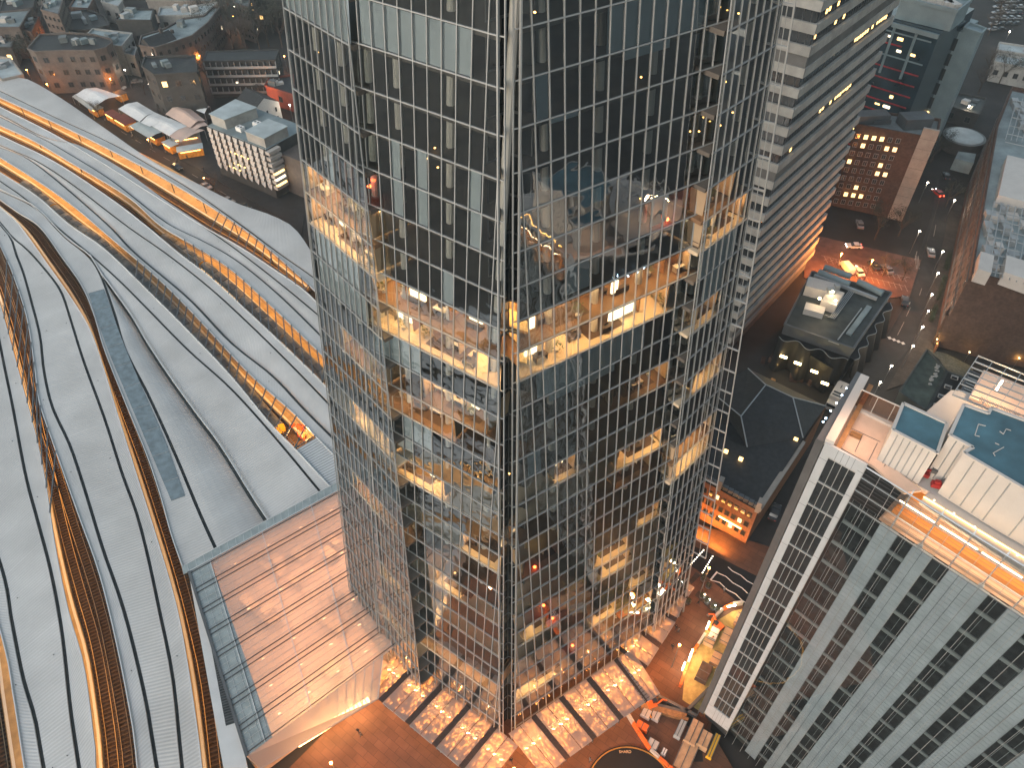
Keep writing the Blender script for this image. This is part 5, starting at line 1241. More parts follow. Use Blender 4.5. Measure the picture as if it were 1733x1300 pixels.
for (u, v) in ((1615, 640), (1604, 656), (1593, 672), (1585, 688), (1634, 650)):
    q = MB(); q.bx(G(u, v, 6.6), 1.5, 1.1, .35, R(-30)); q.build('rooflight', M['concrete'], t); q = MB(); q.bx(G(u, v, 6.9), 1.1, .7, .1, R(-30)); q.build('rooflight_pane', M['winglass'], t)
sheet('setts', [(1568, 590), (1600, 598), (1648, 622), (1640, 640), (1604, 630), (1590, 608)], -.14, M['setts'], th=.1)
t, Po = block('slatted_roof', 'low roof with grey slats beside the pergola', 'building', [(1640, 628), (1668, 640), (1650, 690), (1622, 676)], 9.0, wm='alu_dark', rm='darkroof', par=.3)
for i in range(9):
    q = MB(); q.bar(G(1625 + i * 1.6, 675 - i * 4.6, 9.3), G(1650 + i * 1.6, 686 - i * 4.6, 9.3), .25, .15); q.build('roof_slat', M['alu'], t)
q = MB()
for a, b in (((1592, 330), (1566, 420)), ((1566, 420), (1540, 500)), ((1540, 500), (1500, 570)), ((1621, 335), (1606, 420)), ((1606, 420), (1582, 500)), ((1582, 500), (1552, 575)), ((1552, 575), (1540, 592)), ((1540, 592), (1538, 604)), ((1538, 604), (1542, 622))): q.bar(G(a[0], a[1], -.2), G(b[0], b[1], -.2), .2, .14)
tag(q.build('kerb', M['pave']), kind='structure')
# hedges, wall and railings along the pavement
for i, ((a, b), lab) in enumerate([((((1598, 470), (1586, 512))), 'clipped dark hedge between the third and fourth pavement lamps'), (((1583, 520), (1574, 545)), 'clipped dark hedge below the fourth pavement lamp'), (((1606, 430), (1600, 458)), 'clipped dark hedge beside the second pavement lamp')]):
    h = thing('hedge', lab, 'hedge', G(a[0], a[1], -.2)); q = MB(); A_, B_ = G(a[0], a[1], 0), G(b[0], b[1], 0)
    for k in range(900):
        p = Lp(A_, B_, rr.random()) + Vector((rr.uniform(-.6, .6), rr.uniform(-.6, .6), rr.uniform(0, 1.3))); d = Vector((rr.uniform(-1, 1), rr.uniform(-1, 1), rr.uniform(-1, 1))) * .25; q.poly([p, p + d, p + d.cross(UP)])
    q.build('foliage', mat('hedge_leaf', (.03, .045, .025), .9, var=.4), h)
w_ = thing('garden_wall', 'long low brick wall with small amber lights between the pavement and the dark garden', 'wall', G(1600, 500, 0)); q = MB()
WL = [(1640, 345), (1622, 420), (1606, 500), (1592, 560), (1583, 592)]
for i in range(4): q.bar(G(WL[i][0], WL[i][1], .8), G(WL[i + 1][0], WL[i + 1][1], .8), .4, 2.2)
q.build('wall', M['brick2'], w_)
for i in range(4):
    for k in range(3):
        q = MB(); q.ball(Lp(G(WL[i][0], WL[i][1], 2.0), G(WL[i + 1][0], WL[i + 1][1], 2.0), k / 3), .12, 6, 4); q.build('wall_light', M['warmlow'], w_)
for (u, v), lab in (((1586, 574), 'yellow lamp at the corner of the square recessed yard'), ((1641, 596), 'yellow lamp in the brown yard, left'), ((1681, 592), 'yellow lamp in the brown yard, middle'), ((1725, 606), 'yellow lamp in the brown yard, right')):
    p = G(u, v, 3); t = thing('yard_lamp', lab, 'lamp', XY(p, -.2)); q = MB(); q.tube(XY(p, -.3), p, .05); q.build('post', M['alu_dark'], t); q = MB(); q.ball(p, .16, 8, 5, .6); q.build('lamp_head', M['flood'], t); lightat('lamp_light', 'POINT', p - UP * .4, 90, (1, .6, .15), .2, parent=t)

# ---------------------------------------------------------------- the town at the upper left and upper right
def autowin(t, P, z0, z1, sp=3.2, fh=3.3, w_=1.3, h_=1.7, lit=.04, seed=1, pane='winglass', frame='frdark', maxn=90):
    rr = random.Random(seed); n = len(P); c = sum((XY(p, 0) for p in P), Vector()) / n; cnt = 0
    for i in range(n):
        a, b = XY(P[i], 0), XY(P[(i + 1) % n], 0); d = (b - a); L = d.length
        if L < sp: continue
        d /= L; nn = Vector((d.y, -d.x, 0)); m_ = (a + b) / 2
        if nn.dot(m_ - c) < 0: a, b = b, a; d = -d; nn = -nn
        if nn.dot(-m_) < 0: continue
        rows = max(1, int((z1 - z0) / fh)); cols = int((L - .6) / sp)
        for r in range(rows):
            for k in range(cols):
                if cnt > maxn: return
                p = a + d * (L * (k + .5) / cols) + nn * .03; z = z0 + (z1 - z0) * (r + .52) / rows; cnt += 1
                inst(winmesh(w_, h_, ('warmwin' if rr.random() < .7 else 'coolwin') if rr.random() < lit else pane, frame), 'window', t, Matrix.Translation(XY(p, z)) @ Matrix.Rotation(math.atan2(d.y, d.x), 4, 'Z'))
TOWN = [
 ('brick office block with a curved dark roof facing the railway', [(48, 84), (68, 60), (118, 57), (160, 60), (189, 68), (190, 74), (180, 82), (160, 87), (110, 87), (60, 89)], 15.5, 'stone2', 'slate', 3.4, 3.6),
 ('low flat roofed block tucked behind the curved brick office', [(150, 58), (158, 50), (224, 58), (206, 80), (190, 78)], 11, 'concrete', 'bluroof', 4, 4),
 ('plain brown block with a pale parapet and plant boxes', [(196, 35), (212, 17), (260, 17), (256, 36)], 14, 'brownwall', 'bluroof', 9, 9),
 ('long curved terrace with blue-grey mansard roof', [(236, 78), (240, 62), (275, 52), (310, 33), (346, 28), (362, 12), (372, 14), (352, 40), (325, 62), (290, 74), (262, 82)], 13, 'stone2', 'bluroof', 2.2, 3.2),
 ('building with a wide pale flat roof behind the curved terrace', [(268, 28), (272, 14), (330, 12), (368, 5), (352, 24), (345, 27)], 12, 'concrete', 'paleroof', 4, 4),
 ('dark block with a row of five small rooflights', [(241, 113), (246, 98), (330, 96), (334, 124), (262, 128)], 17, 'brownwall', 'slate', 4.5, 4.5),
 ('low red walled building beside the glass skyscraper', [(449, 146), (456, 134), (498, 128), (496, 162)], 6.5, 'redwall', 'slate', 8, 8),
 ('flat roofed block with white plant at the top left corner', [(-20, 48), (-5, 22), (52, 17), (34, 48)], 12, 'stone2', 'bluroof', 4, 3.6),
 ('tall narrow block with many small balconies near the orange lamp', [(70, 18), (78, -6), (108, -2), (100, 26)], 17, 'stone2', 'flatroof', 2.4, 2.6),
 ('round ended dark roofed building with pale domes', [(108, 40), (120, 22), (148, 18), (176, 28), (186, 44), (150, 52), (118, 52)], 9, 'brownwall', 'slate', 4, 4),
 ('small house with a bright pale roof at the top edge', [(172, 4), (182, -14), (208, 2), (200, 12)], 8, 'concrete', 'paleroof', 4, 4),
 ('dark roofed house left of the pale roofed house', [(118, 14), (130, -6), (160, -2), (150, 16)], 9, 'brick', 'bluroof', 4, 4),
 ('low shed with a grey roof at the left edge', [(-20, 82), (-10, 62), (28, 60), (20, 82)], 7, 'brownwall', 'flatroof', 4, 4),
 ('teal roofed station shed at the left edge', [(-20, 120), (-14, 96), (18, 100), (40, 128), (5, 136)], 7.5, 'stone', 'paleroof', 5, 5),
 ('low wide block across the top edge with a row of bright lamps', [(248, 2), (252, -18), (362, -18), (358, 4)], 9, 'stone', 'flatroof', 4, 4),
 ('block with net lights standing beside the park', [(396, 6), (402, -20), (428, -18), (420, 14)], 14, 'stone2', 'flatroof', 2.0, 2.2),
 ('grey terrace behind the park trees', [(430, 0), (440, -20), (500, -16), (490, 4)], 10, 'brownwall', 'slate', 3, 3.2),
 ('dark terrace along the left street', [(0, 22), (6, 2), (60, -4), (56, 14)], 10, 'brownwall', 'slate', 3, 3.2),
 ('brick house beside the left street junction', [(36, 50), (50, 28), (66, 30), (54, 56)], 10, 'brick', 'slate', 3.4, 3.2),
 ('small flat roofed house between the curved office and the market', [(196, 88), (202, 78), (232, 82), (228, 96)], 8, 'concrete', 'flatroof', 4, 3.4),
 ('white roofed terrace at the right edge, upper of two', [(1687, 86), (1691, 73), (1790, 88), (1788, 102)], 7, 'concrete', 'paleroof', 3, 3.4),
 ('white roofed terrace at the right edge, lower of two', [(1683, 106), (1687, 92), (1790, 112), (1786, 126)], 7, 'concrete', 'paleroof', 3, 3.4),
 ('brown sports hall with a pale court roof beside the long building', [(1600, 180), (1612, 158), (1668, 168), (1656, 196)], 5, 'brownwall', 'darkroof', 5, 5),
]
M['stone2'] = mat('brown_stone', (0.115, 0.1, 0.093), .85, var=.15, scale=.8, stain=.2)
M['brownwall'] = mat('umber_wall', (0.055, 0.055, 0.055), .85, var=.2, scale=.6, stain=.2)
M['redwall'] = mat('red_wall', (0.2, 0.06, 0.045), .85, var=.15)
M['paleroof'] = mat('pale_roof', (0.40, 0.46, 0.48), .6, var=.15, scale=.3, stain=.2)
for i, (lab, px, z, wm, rm, sp, fh) in enumerate(TOWN):
    cen = (sum(p[0] for p in px) / len(px), sum(p[1] for p in px) / len(px))
    t, P = block('town_building', lab, 'building', px, z, wm=wm, rm=rm, par=.7, th=.5)
    autowin(t, P, .8, z - .6, sp, fh, lit=.05, seed=i, w_=min(1.9, sp * .56), h_=min(2.1, fh * .56))
    rr = random.Random(i + 50); c = G(cen[0], cen[1], z)
    for k in range(3 if i % 4 else 5):
        e = rr.random() * .5; p = Lp(c, Vector(P[rr.randrange(len(P))]), e); q = MB(); q.bx(XY(p, z + .06), rr.uniform(1.5, 4), rr.uniform(1.2, 3), rr.uniform(.7, 2.2), rr.random() * 3); q.build('rooftop_box', M[rr.choice(['alu', 'panelw', 'bluroof', 'flatroof'])], t)
rr = random.Random(99)
EX = []
for gy in range(5):
    for gx in range(14):
        u = -10 + gx * 36 + rr.uniform(-8, 8) + gy * 6; v = -34 + gy * 26 + rr.uniform(-5, 5)
        if 325 < u and v > 12: continue
        if any(abs(u - sum(p[0] for p in px) / len(px)) < 30 + (max(p[0] for p in px) - min(p[0] for p in px)) * .42 and abs(v + 10 - sum(p[1] for p in px) / len(px)) < 26 for _, px, *_r in TOWN): continue
        EX.append((u, v))
words = ['narrow', 'squat', 'tall', 'plain', 'small', 'long', 'gabled', 'old', 'grey', 'brown', 'dark', 'low']
for i, (u, v) in enumerate(EX):
    a, b, h = rr.uniform(9, 15), rr.uniform(6, 10), rr.uniform(7, 13); r_ = rr.choice([.3, -.5, .9, -1.1]); c = G(u, v, h); e1 = Vector((math.cos(r_), math.sin(r_), 0)); e2 = Vector((-e1.y, e1.x, 0))
    C4 = [c - e1 * a / 2 - e2 * b / 2, c + e1 * a / 2 - e2 * b / 2, c + e1 * a / 2 + e2 * b / 2, c - e1 * a / 2 + e2 * b / 2]
    t = thing('town_house', '%s %s roofed house, %s in the scattered town beyond the curved terrace' % (words[i % 12], 'pale' if i % 3 == 0 else 'slate', ORD[i] if i < 28 else 'farther ' + ORD[i - 28]), 'house', XY(c, 0), 'houses in the far town')
    q = MB(); q.prism([XY(p, 0) for p in C4], 0, h); k0, k1 = (C4[0] + C4[3]) / 2 + UP * b * .35, (C4[1] + C4[2]) / 2 + UP * b * .35; q.poly([C4[1], C4[2], k1]); q.poly([C4[0], k0, C4[3]]); q.build('walls', M[rr.choice(['stone2', 'brownwall', 'brick', 'concrete'])], t)
    q = MB(); o_ = UP * .2; q.hexa([C4[0], C4[1], k1, k0], [p + o_ for p in (C4[0], C4[1], k1, k0)]); q.hexa([C4[3], k0, k1, C4[2]], [p + o_ for p in (C4[3], k0, k1, C4[2])]); q.build('roof', M['bluroof' if i % 3 == 0 else 'slate'], t)
    q = MB(); q.bx(Lp(k0, k1, rr.uniform(.1, .9)) - UP * .5, 1.2, .8, 2.2, r_); q.build('chimney', M['stone2'], t)
    autowin(t, C4, .5, h - .3, 2.8, 3.0, 1.1, 1.5, .05, i, maxn=24)
# five rooflights on the dark block, lamp row on the top block
# council flats with balconies
t, P = block('balcony_flats', 'four storey block of flats with rows of white balconies beside the park', 'flats', [(345, 104), (350, 88), (472, 84), (466, 102)], 13.5, wm='brownwall', rm='slate', par=.4)
autowin(t, P, .5, 13, 2.6, 3.1, 1.1, 1.5, .04, 3, maxn=99)
a, b = XY(P[0], 0), XY(P[3], 0); d = (b - a).normalized(); nn = Vector((d.y, -d.x, 0))
for z in (2.2, 5.3, 8.4, 11.5):
    q = MB(); q.bar(XY(a, z) + nn * .9, XY(b, z) + nn * .9, .12, .8); q.bar(XY(a, z - .4) + nn * .5, XY(b, z - .4) + nn * .5, 1, .15)
    for i in range(13): p = Lp(a, b, i / 12); q.bar(XY(p, z) + nn * .5, XY(p, z + 1.8) + nn * .5, .8, .15)
    q.build('balcony', M['alu'], t)
# white gabled house
gh = thing('white_house', 'white rendered house with a dark gabled roof above the pale office block', 'house', G(440, 185, 0))
r0, r1, r2, r3 = G(398, 172, 8), G(428, 190, 8), G(472, 172, 8), G(440, 156, 8); k0, k1 = (r0 + r3) / 2 + UP * 3.2, (r1 + r2) / 2 + UP * 3.2
q = MB(); q.prism([XY(p, 0) for p in (r0, r1, r2, r3)], 0, 8); q.poly([r1, r2, k1]); q.poly([r0, k0, r3]); q.build('walls', M['white'], gh)
q = MB(); q.hexa([r0, r1, k1, k0], [p + UP * .18 for p in (r0, r1, k1, k0)]); q.hexa([r3, k0, k1, r2], [p + UP * .18 for p in (r3, k0, k1, r2)]); q.build('roof', M['slate'], gh)
autowin(gh, [r0, r1, r2, r3], 1, 7.5, 3, 3.2, .9, 1.8, 0, 5, frame='white')
# pale office block with tilted square panels
ob = thing('panelled_office', 'pale concrete office block of tilted square panels beside the station roof', 'office block', G(415, 300, 0))
zo = ZT(G(368, 294, 0), 210); A_, B_ = G(349, 210, zo), G(448, 250, zo); A0, B0 = XY(A_, 0), XY(B_, 0); d = (B0 - A0).normalized(); nn = Vector((d.y, -d.x, 0)); L = (B0 - A0).length; bk = -nn
D_ = 17.0
MB().prism([A0, B0, B0 + bk * D_, A0 + bk * D_], 0, zo - .8).build('body', M['brownwall'], ob)
nc_, nr_ = 9, 7; cw = L / nc_; ch = (zo - 3.5) / nr_
M['opanel'] = mat('concrete_panel', (0.47, 0.45, 0.43), .8, var=.1, scale=.8, stain=.12)
q = MB(); X, Y = Vector((1, 0, 0)), Vector((0, 1, 0)); hw, hh = cw / 2 - .1, ch / 2 - .28
q.hexa([(-hw, 0, -hh), (hw * .55, 0, -hh), (hw * .55, 0, hh), (-hw, 0, hh)], [(-hw, -.2, -hh), (hw * .9, -1.1, -hh), (hw * .7, -.3, hh), (-hw, -.2, hh)]); o = q.build('panel_master', M['opanel']); pm = o.data; bpy.data.objects.remove(o)
ang = math.atan2(d.y, d.x)
for r in range(nr_):
    for c in range(nc_):
        p = A0 + d * (cw * (c + .5)); inst(pm, 'facade_panel', ob, Matrix.Translation(XY(p, 3.0 + ch * (r + .5))) @ Matrix.Rotation(ang, 4, 'Z'))
q = MB(); rr = random.Random(2)
for (r, c) in ((1, 3), (1, 4), (3, 3), (3, 4), (3, 5), (0, 2), (0, 3)):
    p = A0 + d * (cw * (c + .1)); q.bar(XY(p, 3.0 + ch * (r + 1)) + nn * .2, XY(p + d * cw * .8, 3.0 + ch * (r + 1)) + nn * .2, .3, .22)
q.build('lit_window', M['warmwin'], ob)
for r in range(nr_):    # side bays
    z = 3 + ch * (r + .5); q = MB(); q.box(XY(B0 + d * .6 + bk * 2.2, z - ch * .1), d, bk, UP, .9, 2.3, ch * .28); q.build('side_panel', M['opanel'], ob)
    if r < 3: q = MB(); q.box(XY(B0 + d * 1.0 + bk * 2.2, z + ch * .36), d, bk, UP, .55, 1.8, .3); q.build('lit_window', M['warmwin'] if r != 1 else M['coolwin'], ob)
MB().prism([B0 + bk * 5 + d * .2, B0 + bk * 5 + d * 9, B0 + bk * 14 + d * 9, B0 + bk * 14 + d * .2], 0, zo - 4).build('brown_wing', M['stone2'], ob)
MB().prism([A0 + bk * .3, B0 + bk * .3, B0 + bk * D_, A0 + bk * D_], zo - .8, zo - .6).build('roof', M['bluroof'], ob)
MB().prism([A0 + bk * 2 + d * .5, A0 + bk * 2 + d * 7, A0 + bk * 13 + d * 9, A0 + bk * 13 - d * .5], zo - .6, zo + 2.6).build('penthouse', M['concrete'], ob)
MB().prism([A0 + bk * 1.7 + d * .2, A0 + bk * 1.7 + d * 7.3, A0 + bk * 13.3 + d * 9.3, A0 + bk * 13.3 - d * .8], zo + 2.6, zo + 2.8).build('penthouse_roof', M['paleroof'], ob)
MB().prism([A0 + bk * .8 + d * (L - 8.5), B0 + bk * .8 - d * .4, B0 + bk * 10 - d * .4, A0 + bk * 10 + d * (L - 8.5)], zo - .6, zo + 2.4).build('penthouse', M['concrete'], ob)
MB().prism([A0 + bk * .6 + d * (L - 8.7), B0 + bk * .6 - d * .2, B0 + bk * 10.2 - d * .2, A0 + bk * 10.2 + d * (L - 8.7)], zo + 2.4, zo + 2.6).build('penthouse_roof', M['paleroof'], ob)
for s, e in ((.42, 4), (.5, 9)):
    q = MB(); p = A0 + d * L * s + bk * e; q.bx(XY(p, zo - .6), 2.4, 1.8, 1.3, ang); q.build('chiller', M['white'], ob)
    q = MB()
    for i in (-.6, .6): q.tube(XY(p + d * i, zo + .72), XY(p + d * i, zo + .76), .38, n=10)
    q.build('chiller_fan', M['gutter'], ob)
# ---------------------------------------------------------------- street market with tents and stalls
M['tentw'] = mat('white_canvas', (.72, .74, .74), .8, var=.05, scale=.5); M['tentp'] = mat('buff_canvas', (.55, .42, .36), .8, var=.06, scale=.5); M['tentg'] = mat('grey_canvas', (.45, .5, .49), .8, var=.06)
def tent(px, z, pk, m, label, n=7):
    C = [G(u, v, z) for u, v in px]; c = sum(C, Vector()) / 4; t = thing('market_tent', label, 'tent', XY(c, 0), 'canvas roofs of the street market')
    def P(i, j):
        s, r = i / n, j / n; p = Lp(Lp(C[0], C[1], s), Lp(C[3], C[2], s), r); h = pk * (1 - abs(2 * s - 1) ** .8) * .5 + pk * math.sin(math.pi * r) * .35 * (1 - abs(2 * s - 1)); p = p + UP * (h - .25 * math.sin(math.pi * s) * math.sin(2 * math.pi * r) ** 2); return p
    q = MB()
    for i in range(n):
        for j in range(n): q.hexa([P(i, j), P(i + 1, j), P(i + 1, j + 1), P(i, j + 1)], [v + UP * .05 for v in (P(i, j), P(i + 1, j), P(i + 1, j + 1), P(i, j + 1))])
    q.build('canvas', M[m], t)
    q = MB()
    for v in C: q.tube(XY(v, 0), v, .08)
    q.build('pole', M['alu'], t); return t
tent([(128, 160), (163, 148), (205, 162), (160, 180)], 4, 2.2, 'tentw', 'bright white tent standing alone nearest the curved brick office')
tent([(122, 163), (136, 159), (165, 182), (155, 188)], 3, 1.0, 'tentg', 'low grey awning along the left side of the lone white tent')
tent([(200, 184), (232, 172), (262, 190), (236, 206)], 4, 1.4, 'tentw', 'white canvas roof first in the long market row beside the red roofed stall')
tent([(238, 207), (262, 190), (290, 202), (254, 214)], 4, 1.2, 'tentw', 'white canvas roof second in the long market row')
tent([(252, 210), (288, 200), (318, 213), (286, 230)], 4, 1.2, 'tentw', 'white canvas roof third in the long market row, widest of them')
tent([(280, 193), (312, 176), (348, 204), (322, 216)], 4.5, 2.4, 'tentp', 'tall buff canvas roof with a pointed peak')
tent([(306, 205), (335, 196), (352, 212), (330, 220)], 4.2, 1.0, 'tentp', 'buff canvas roof next to the pale office block')
tent([(282, 228), (318, 213), (346, 220), (306, 240)], 4, 1.0, 'tentp', 'low buff canvas roof above the small stalls')
tent([(218, 213), (243, 204), (275, 223), (252, 234)], 3.6, .6, 'tentg', 'grey canvas roof beside the railway path')
tent([(326, 184), (338, 174), (355, 180), (346, 192)], 4, 1.2, 'tentw', 'small bright white tent beside the pale office roof')
M['stall'] = mat('amber_stall', (.62, .28, .04), .7, var=.35, scale=1.2)
def stall(px, w_, d_, label, m='stall', h_=2.6, rf='darkroof', r=R(-42)):
    p = G(px[0], px[1], 0); t = thing('market_stall', label, 'stall', p, 'market stalls', 0)
    q = MB(); q.bx(p, w_, d_, h_, r); q.build('stall_body', M[m], t); q = MB(); q.bx(p + UP * h_, w_ + .5, d_ + .5, .15, r); q.build('stall_roof', M[rf], t)
    q = MB(); e = Vector((math.cos(r), math.sin(r), 0)); f_ = Vector((e.y, -e.x, 0)); q.bar(p + UP * 2.2 - e * w_ * .4 + f_ * (d_ / 2 + .1), p + UP * 2.2 + e * w_ * .4 + f_ * (d_ / 2 + .1), .12, .12); q.build('stall_lamp', M['warmlow'], t)
stall((165, 192), 6, 3, 'amber stall in front of the lone white tent', rf='tentg'); stall((207, 168), 4, 3, 'amber stall with a lamp at the right of the lone white tent')
stall((195, 204), 6, 3, 'long amber stall with the red roof, left part', rf='redwall'); stall((215, 214), 8, 4, 'long amber stall with the red roof, right part', rf='redwall')
stall((268, 240), 5, 3.4, 'amber stall with a dark roof beside the path', rf='slate'); stall((292, 254), 5, 3, 'small stall with a pale roof and two bulbs', rf='paleroof')
stall((325, 262), 8, 3.5, 'amber stall with a colourful counter nearest the pale office', rf='paleroof', r=R(20)); stall((318, 243), 9, 2.5, 'stall with a mural wall under the buff canvas', 'tentp', rf='tentg', r=R(20))
for u, v, e_ in ((208, 166, 70), (290, 248, 70), (330, 262, 60), (165, 190, 60), (225, 212, 60)):
    lightat('market_lamp', 'POINT', G(u, v, 3.4) + Vector((0, -2.5, 0)), e_ * 4, (1, .55, .2), .3, parent=gh)
road('station_approach', [(130, 160), (480, 372), (510, 400), (520, 330), (330, 235), (240, 170), (60, 130)], -.25, 'asphalt')
road('street', [(-40, 100), (40, 130), (420, 330), (470, 300), (250, 150), (110, 105), (20, 60), (-40, 50)], -.27, 'asphalt')
# ---------------------------------------------------------------- trees
M['leafd'] = mat('dark_foliage', (.035, .04, .03), .9, var=.6, scale=.5); M['bark'] = mat('bark', (.06, .045, .035), .9, var=.3, scale=3); M['twig'] = mat('bare_twigs', (.075, .06, .05), .9, var=.4, scale=.6)
def make_tree(seed, leaf, label, loc, H=13.0, Rr=5.0, nl=900, bare=False):
    rr = random.Random(seed); t = thing('tree', label, 'tree', loc); L0 = Vector(loc); q = MB(); q.tube(L0, L0 + UP * H * .42, .32, .2); tips = []
    for i in range(9):
        a = rr.random() * 6.28; b = L0 + UP * H * (.28 + .14 * rr.random()); e = L0 + Vector((math.cos(a) * Rr * .65, math.sin(a) * Rr * .65, H * (.6 + .3 * rr.random()))); q.tube(b, e, .13, .05, 5); tips.append(e)
        for k in range(3):
            e2 = e + Vector((rr.uniform(-1, 1), rr.uniform(-1, 1), rr.uniform(-.2, 1))) * Rr * .4; q.tube(Lp(b, e, .6), e2, .06, .02, 4); tips.append(e2)
    q.build('trunk', M['bark'], t); q = MB()
    cl = [(tp, Rr * rr.uniform(.22, .4)) for tp in tips]
    for i in range(nl):
        c, s = rr.choice(cl); v = Vector((rr.gauss(0, 1), rr.gauss(0, 1), rr.gauss(0, .8))); v = v.normalized() * (s * rr.random() ** .4); p = c + v
        a = Vector((rr.uniform(-1, 1), rr.uniform(-1, 1), rr.uniform(-1, 1))).normalized(); b = a.cross(UP).normalized()
        if bare: q.poly([p, p + a * .9, p + a * .9 + b * .06, p + b * .06])
        else: q.poly([p, p + a * .42, p + b * .36])
    q.build('crown', M[leaf], t); return t
TR_ = make_tree(1, 'leafd', 'dark leafy tree at the left end of the park', G(352, 80, 0), 14, 6); TB_ = make_tree(2, 'twig', 'bare tree at the edge of the park nearest the flats', G(372, 88, 0), 13, 5.5, 900, True)
names = ['deep in the park', 'at the far side of the park', 'beside the lamp in the park', 'in the middle of the park', 'near the pale pavilion', 'next to the skyscraper side of the park', 'behind the flats', 'left of the flats', 'at the top of the park', 'between the flats and the terrace', 'under the block with net lights', 'at the right end of the park']
rr = random.Random(8)
pts = [(400, 60), (420, 38), (340, 62), (395, 82), (378, 55), (462, 55), (440, 84), (330, 85), (446, 22), (345, 48), (405, 25), (478, 80), (430, 65), (455, 78), (470, 25), (418, 88), (365, 70), (385, 35), (480, 50), (412, 76)]
for i, (u, v) in enumerate(pts):
    lab = ('dark leafy tree ' if i % 3 else 'bare winter tree ') + (names[i] if i < 12 else ['left of centre in the park', 'close behind the balconies', 'in the far corner of the park', 'touching the flats roofline', 'beside the terrace end', 'on the far slope of the park', 'right beside the glass tower edge', 'just above the flats'][i - 12])
    dup(TR_ if i % 3 else TB_, G(u, v, 0), rr.random() * 6, lab, 'park trees', rr.uniform(.8, 1.2))
others = [((55, 105), 'bare tree on the left street near the orange lamp'), ((62, 118), 'bare tree on the left street below the curved office'), ((216, 92), 'bare tree beside the small flat roofed house'), ((230, 110), 'bare tree in front of the dark block'), ((385, 135), 'bare tree in the gardens below the flats'), ((352, 140), 'leafy tree in the gardens below the flats'), ((420, 132), 'leafy tree beside the red walled building'),
          ((1668, 128), 'bare tree above the round pale roof'), ((1690, 142), 'leafy tree beside the white roofed terraces'), ((1655, 158), 'bare tree next to the sports hall'), ((1672, 60), 'bare tree by the clad hospital block'), ((1688, 40), 'bare tree beside the rows of parked cars'), ((1690, 20), 'leafy tree above the parked cars'), ((1480, 405), 'dark leafy tree at the top of the car park'), ((1520, 400), 'dark leafy tree beside the crossing'), ((1494, 468), 'small leafy tree in the car park, left of two'), ((1527, 474), 'small leafy tree in the car park, right of two'), ((1545, 300), 'tree at the foot of the pale stair tower'),
          ((1600, 350), 'street tree under the first lamp on the pavement'), ((1700, 590), 'bare tree in the brown yard, left of two'), ((1725, 560), 'bare tree in the brown yard, right of two'), ((1590, 255), 'leafy tree beside the blue glass canopy'), ((1575, 275), 'leafy tree in the dark garden by the road')]
for i, ((u, v), lab) in enumerate(others): dup(TR_ if 'leafy' in lab or 'street' in lab else TB_, G(u, v, -.3), rr.random() * 6, lab, None, .45 if 'small' in lab else .6 if i > 13 else .8)
# round roof and blue canopy by the upper right road
t = thing('round_pavilion', 'round pavilion with a pale circular roof', 'pavilion', G(1632, 235, 0)); c = G(1632, 231, 4); q = MB(); q.tube(XY(c, 0), XY(c, 4), 6.6, n=32); q.build('wall', M['brownwall'], t); q = MB(); q.tube(XY(c, 4.0), XY(c, 4.3), 5.9, n=32); q.build('roof', M['paleroof'], t); q = MB(); q.tube(XY(c, 4.0), XY(c, 4.15), 6.8, n=32); q.build('roof_rim', M['flatroof'], t)
t = thing('glass_canopy_building', 'small building with a flat blue glass roof and two lamps', 'building', G(1640, 275, 0)); q = MB(); q.prism([XY(G(u, v, 4), 0) for u, v in ((1616, 268), (1622, 256), (1652, 260), (1648, 276))], 0, 4); q.build('roof_and_walls', M['bluroof'], t)
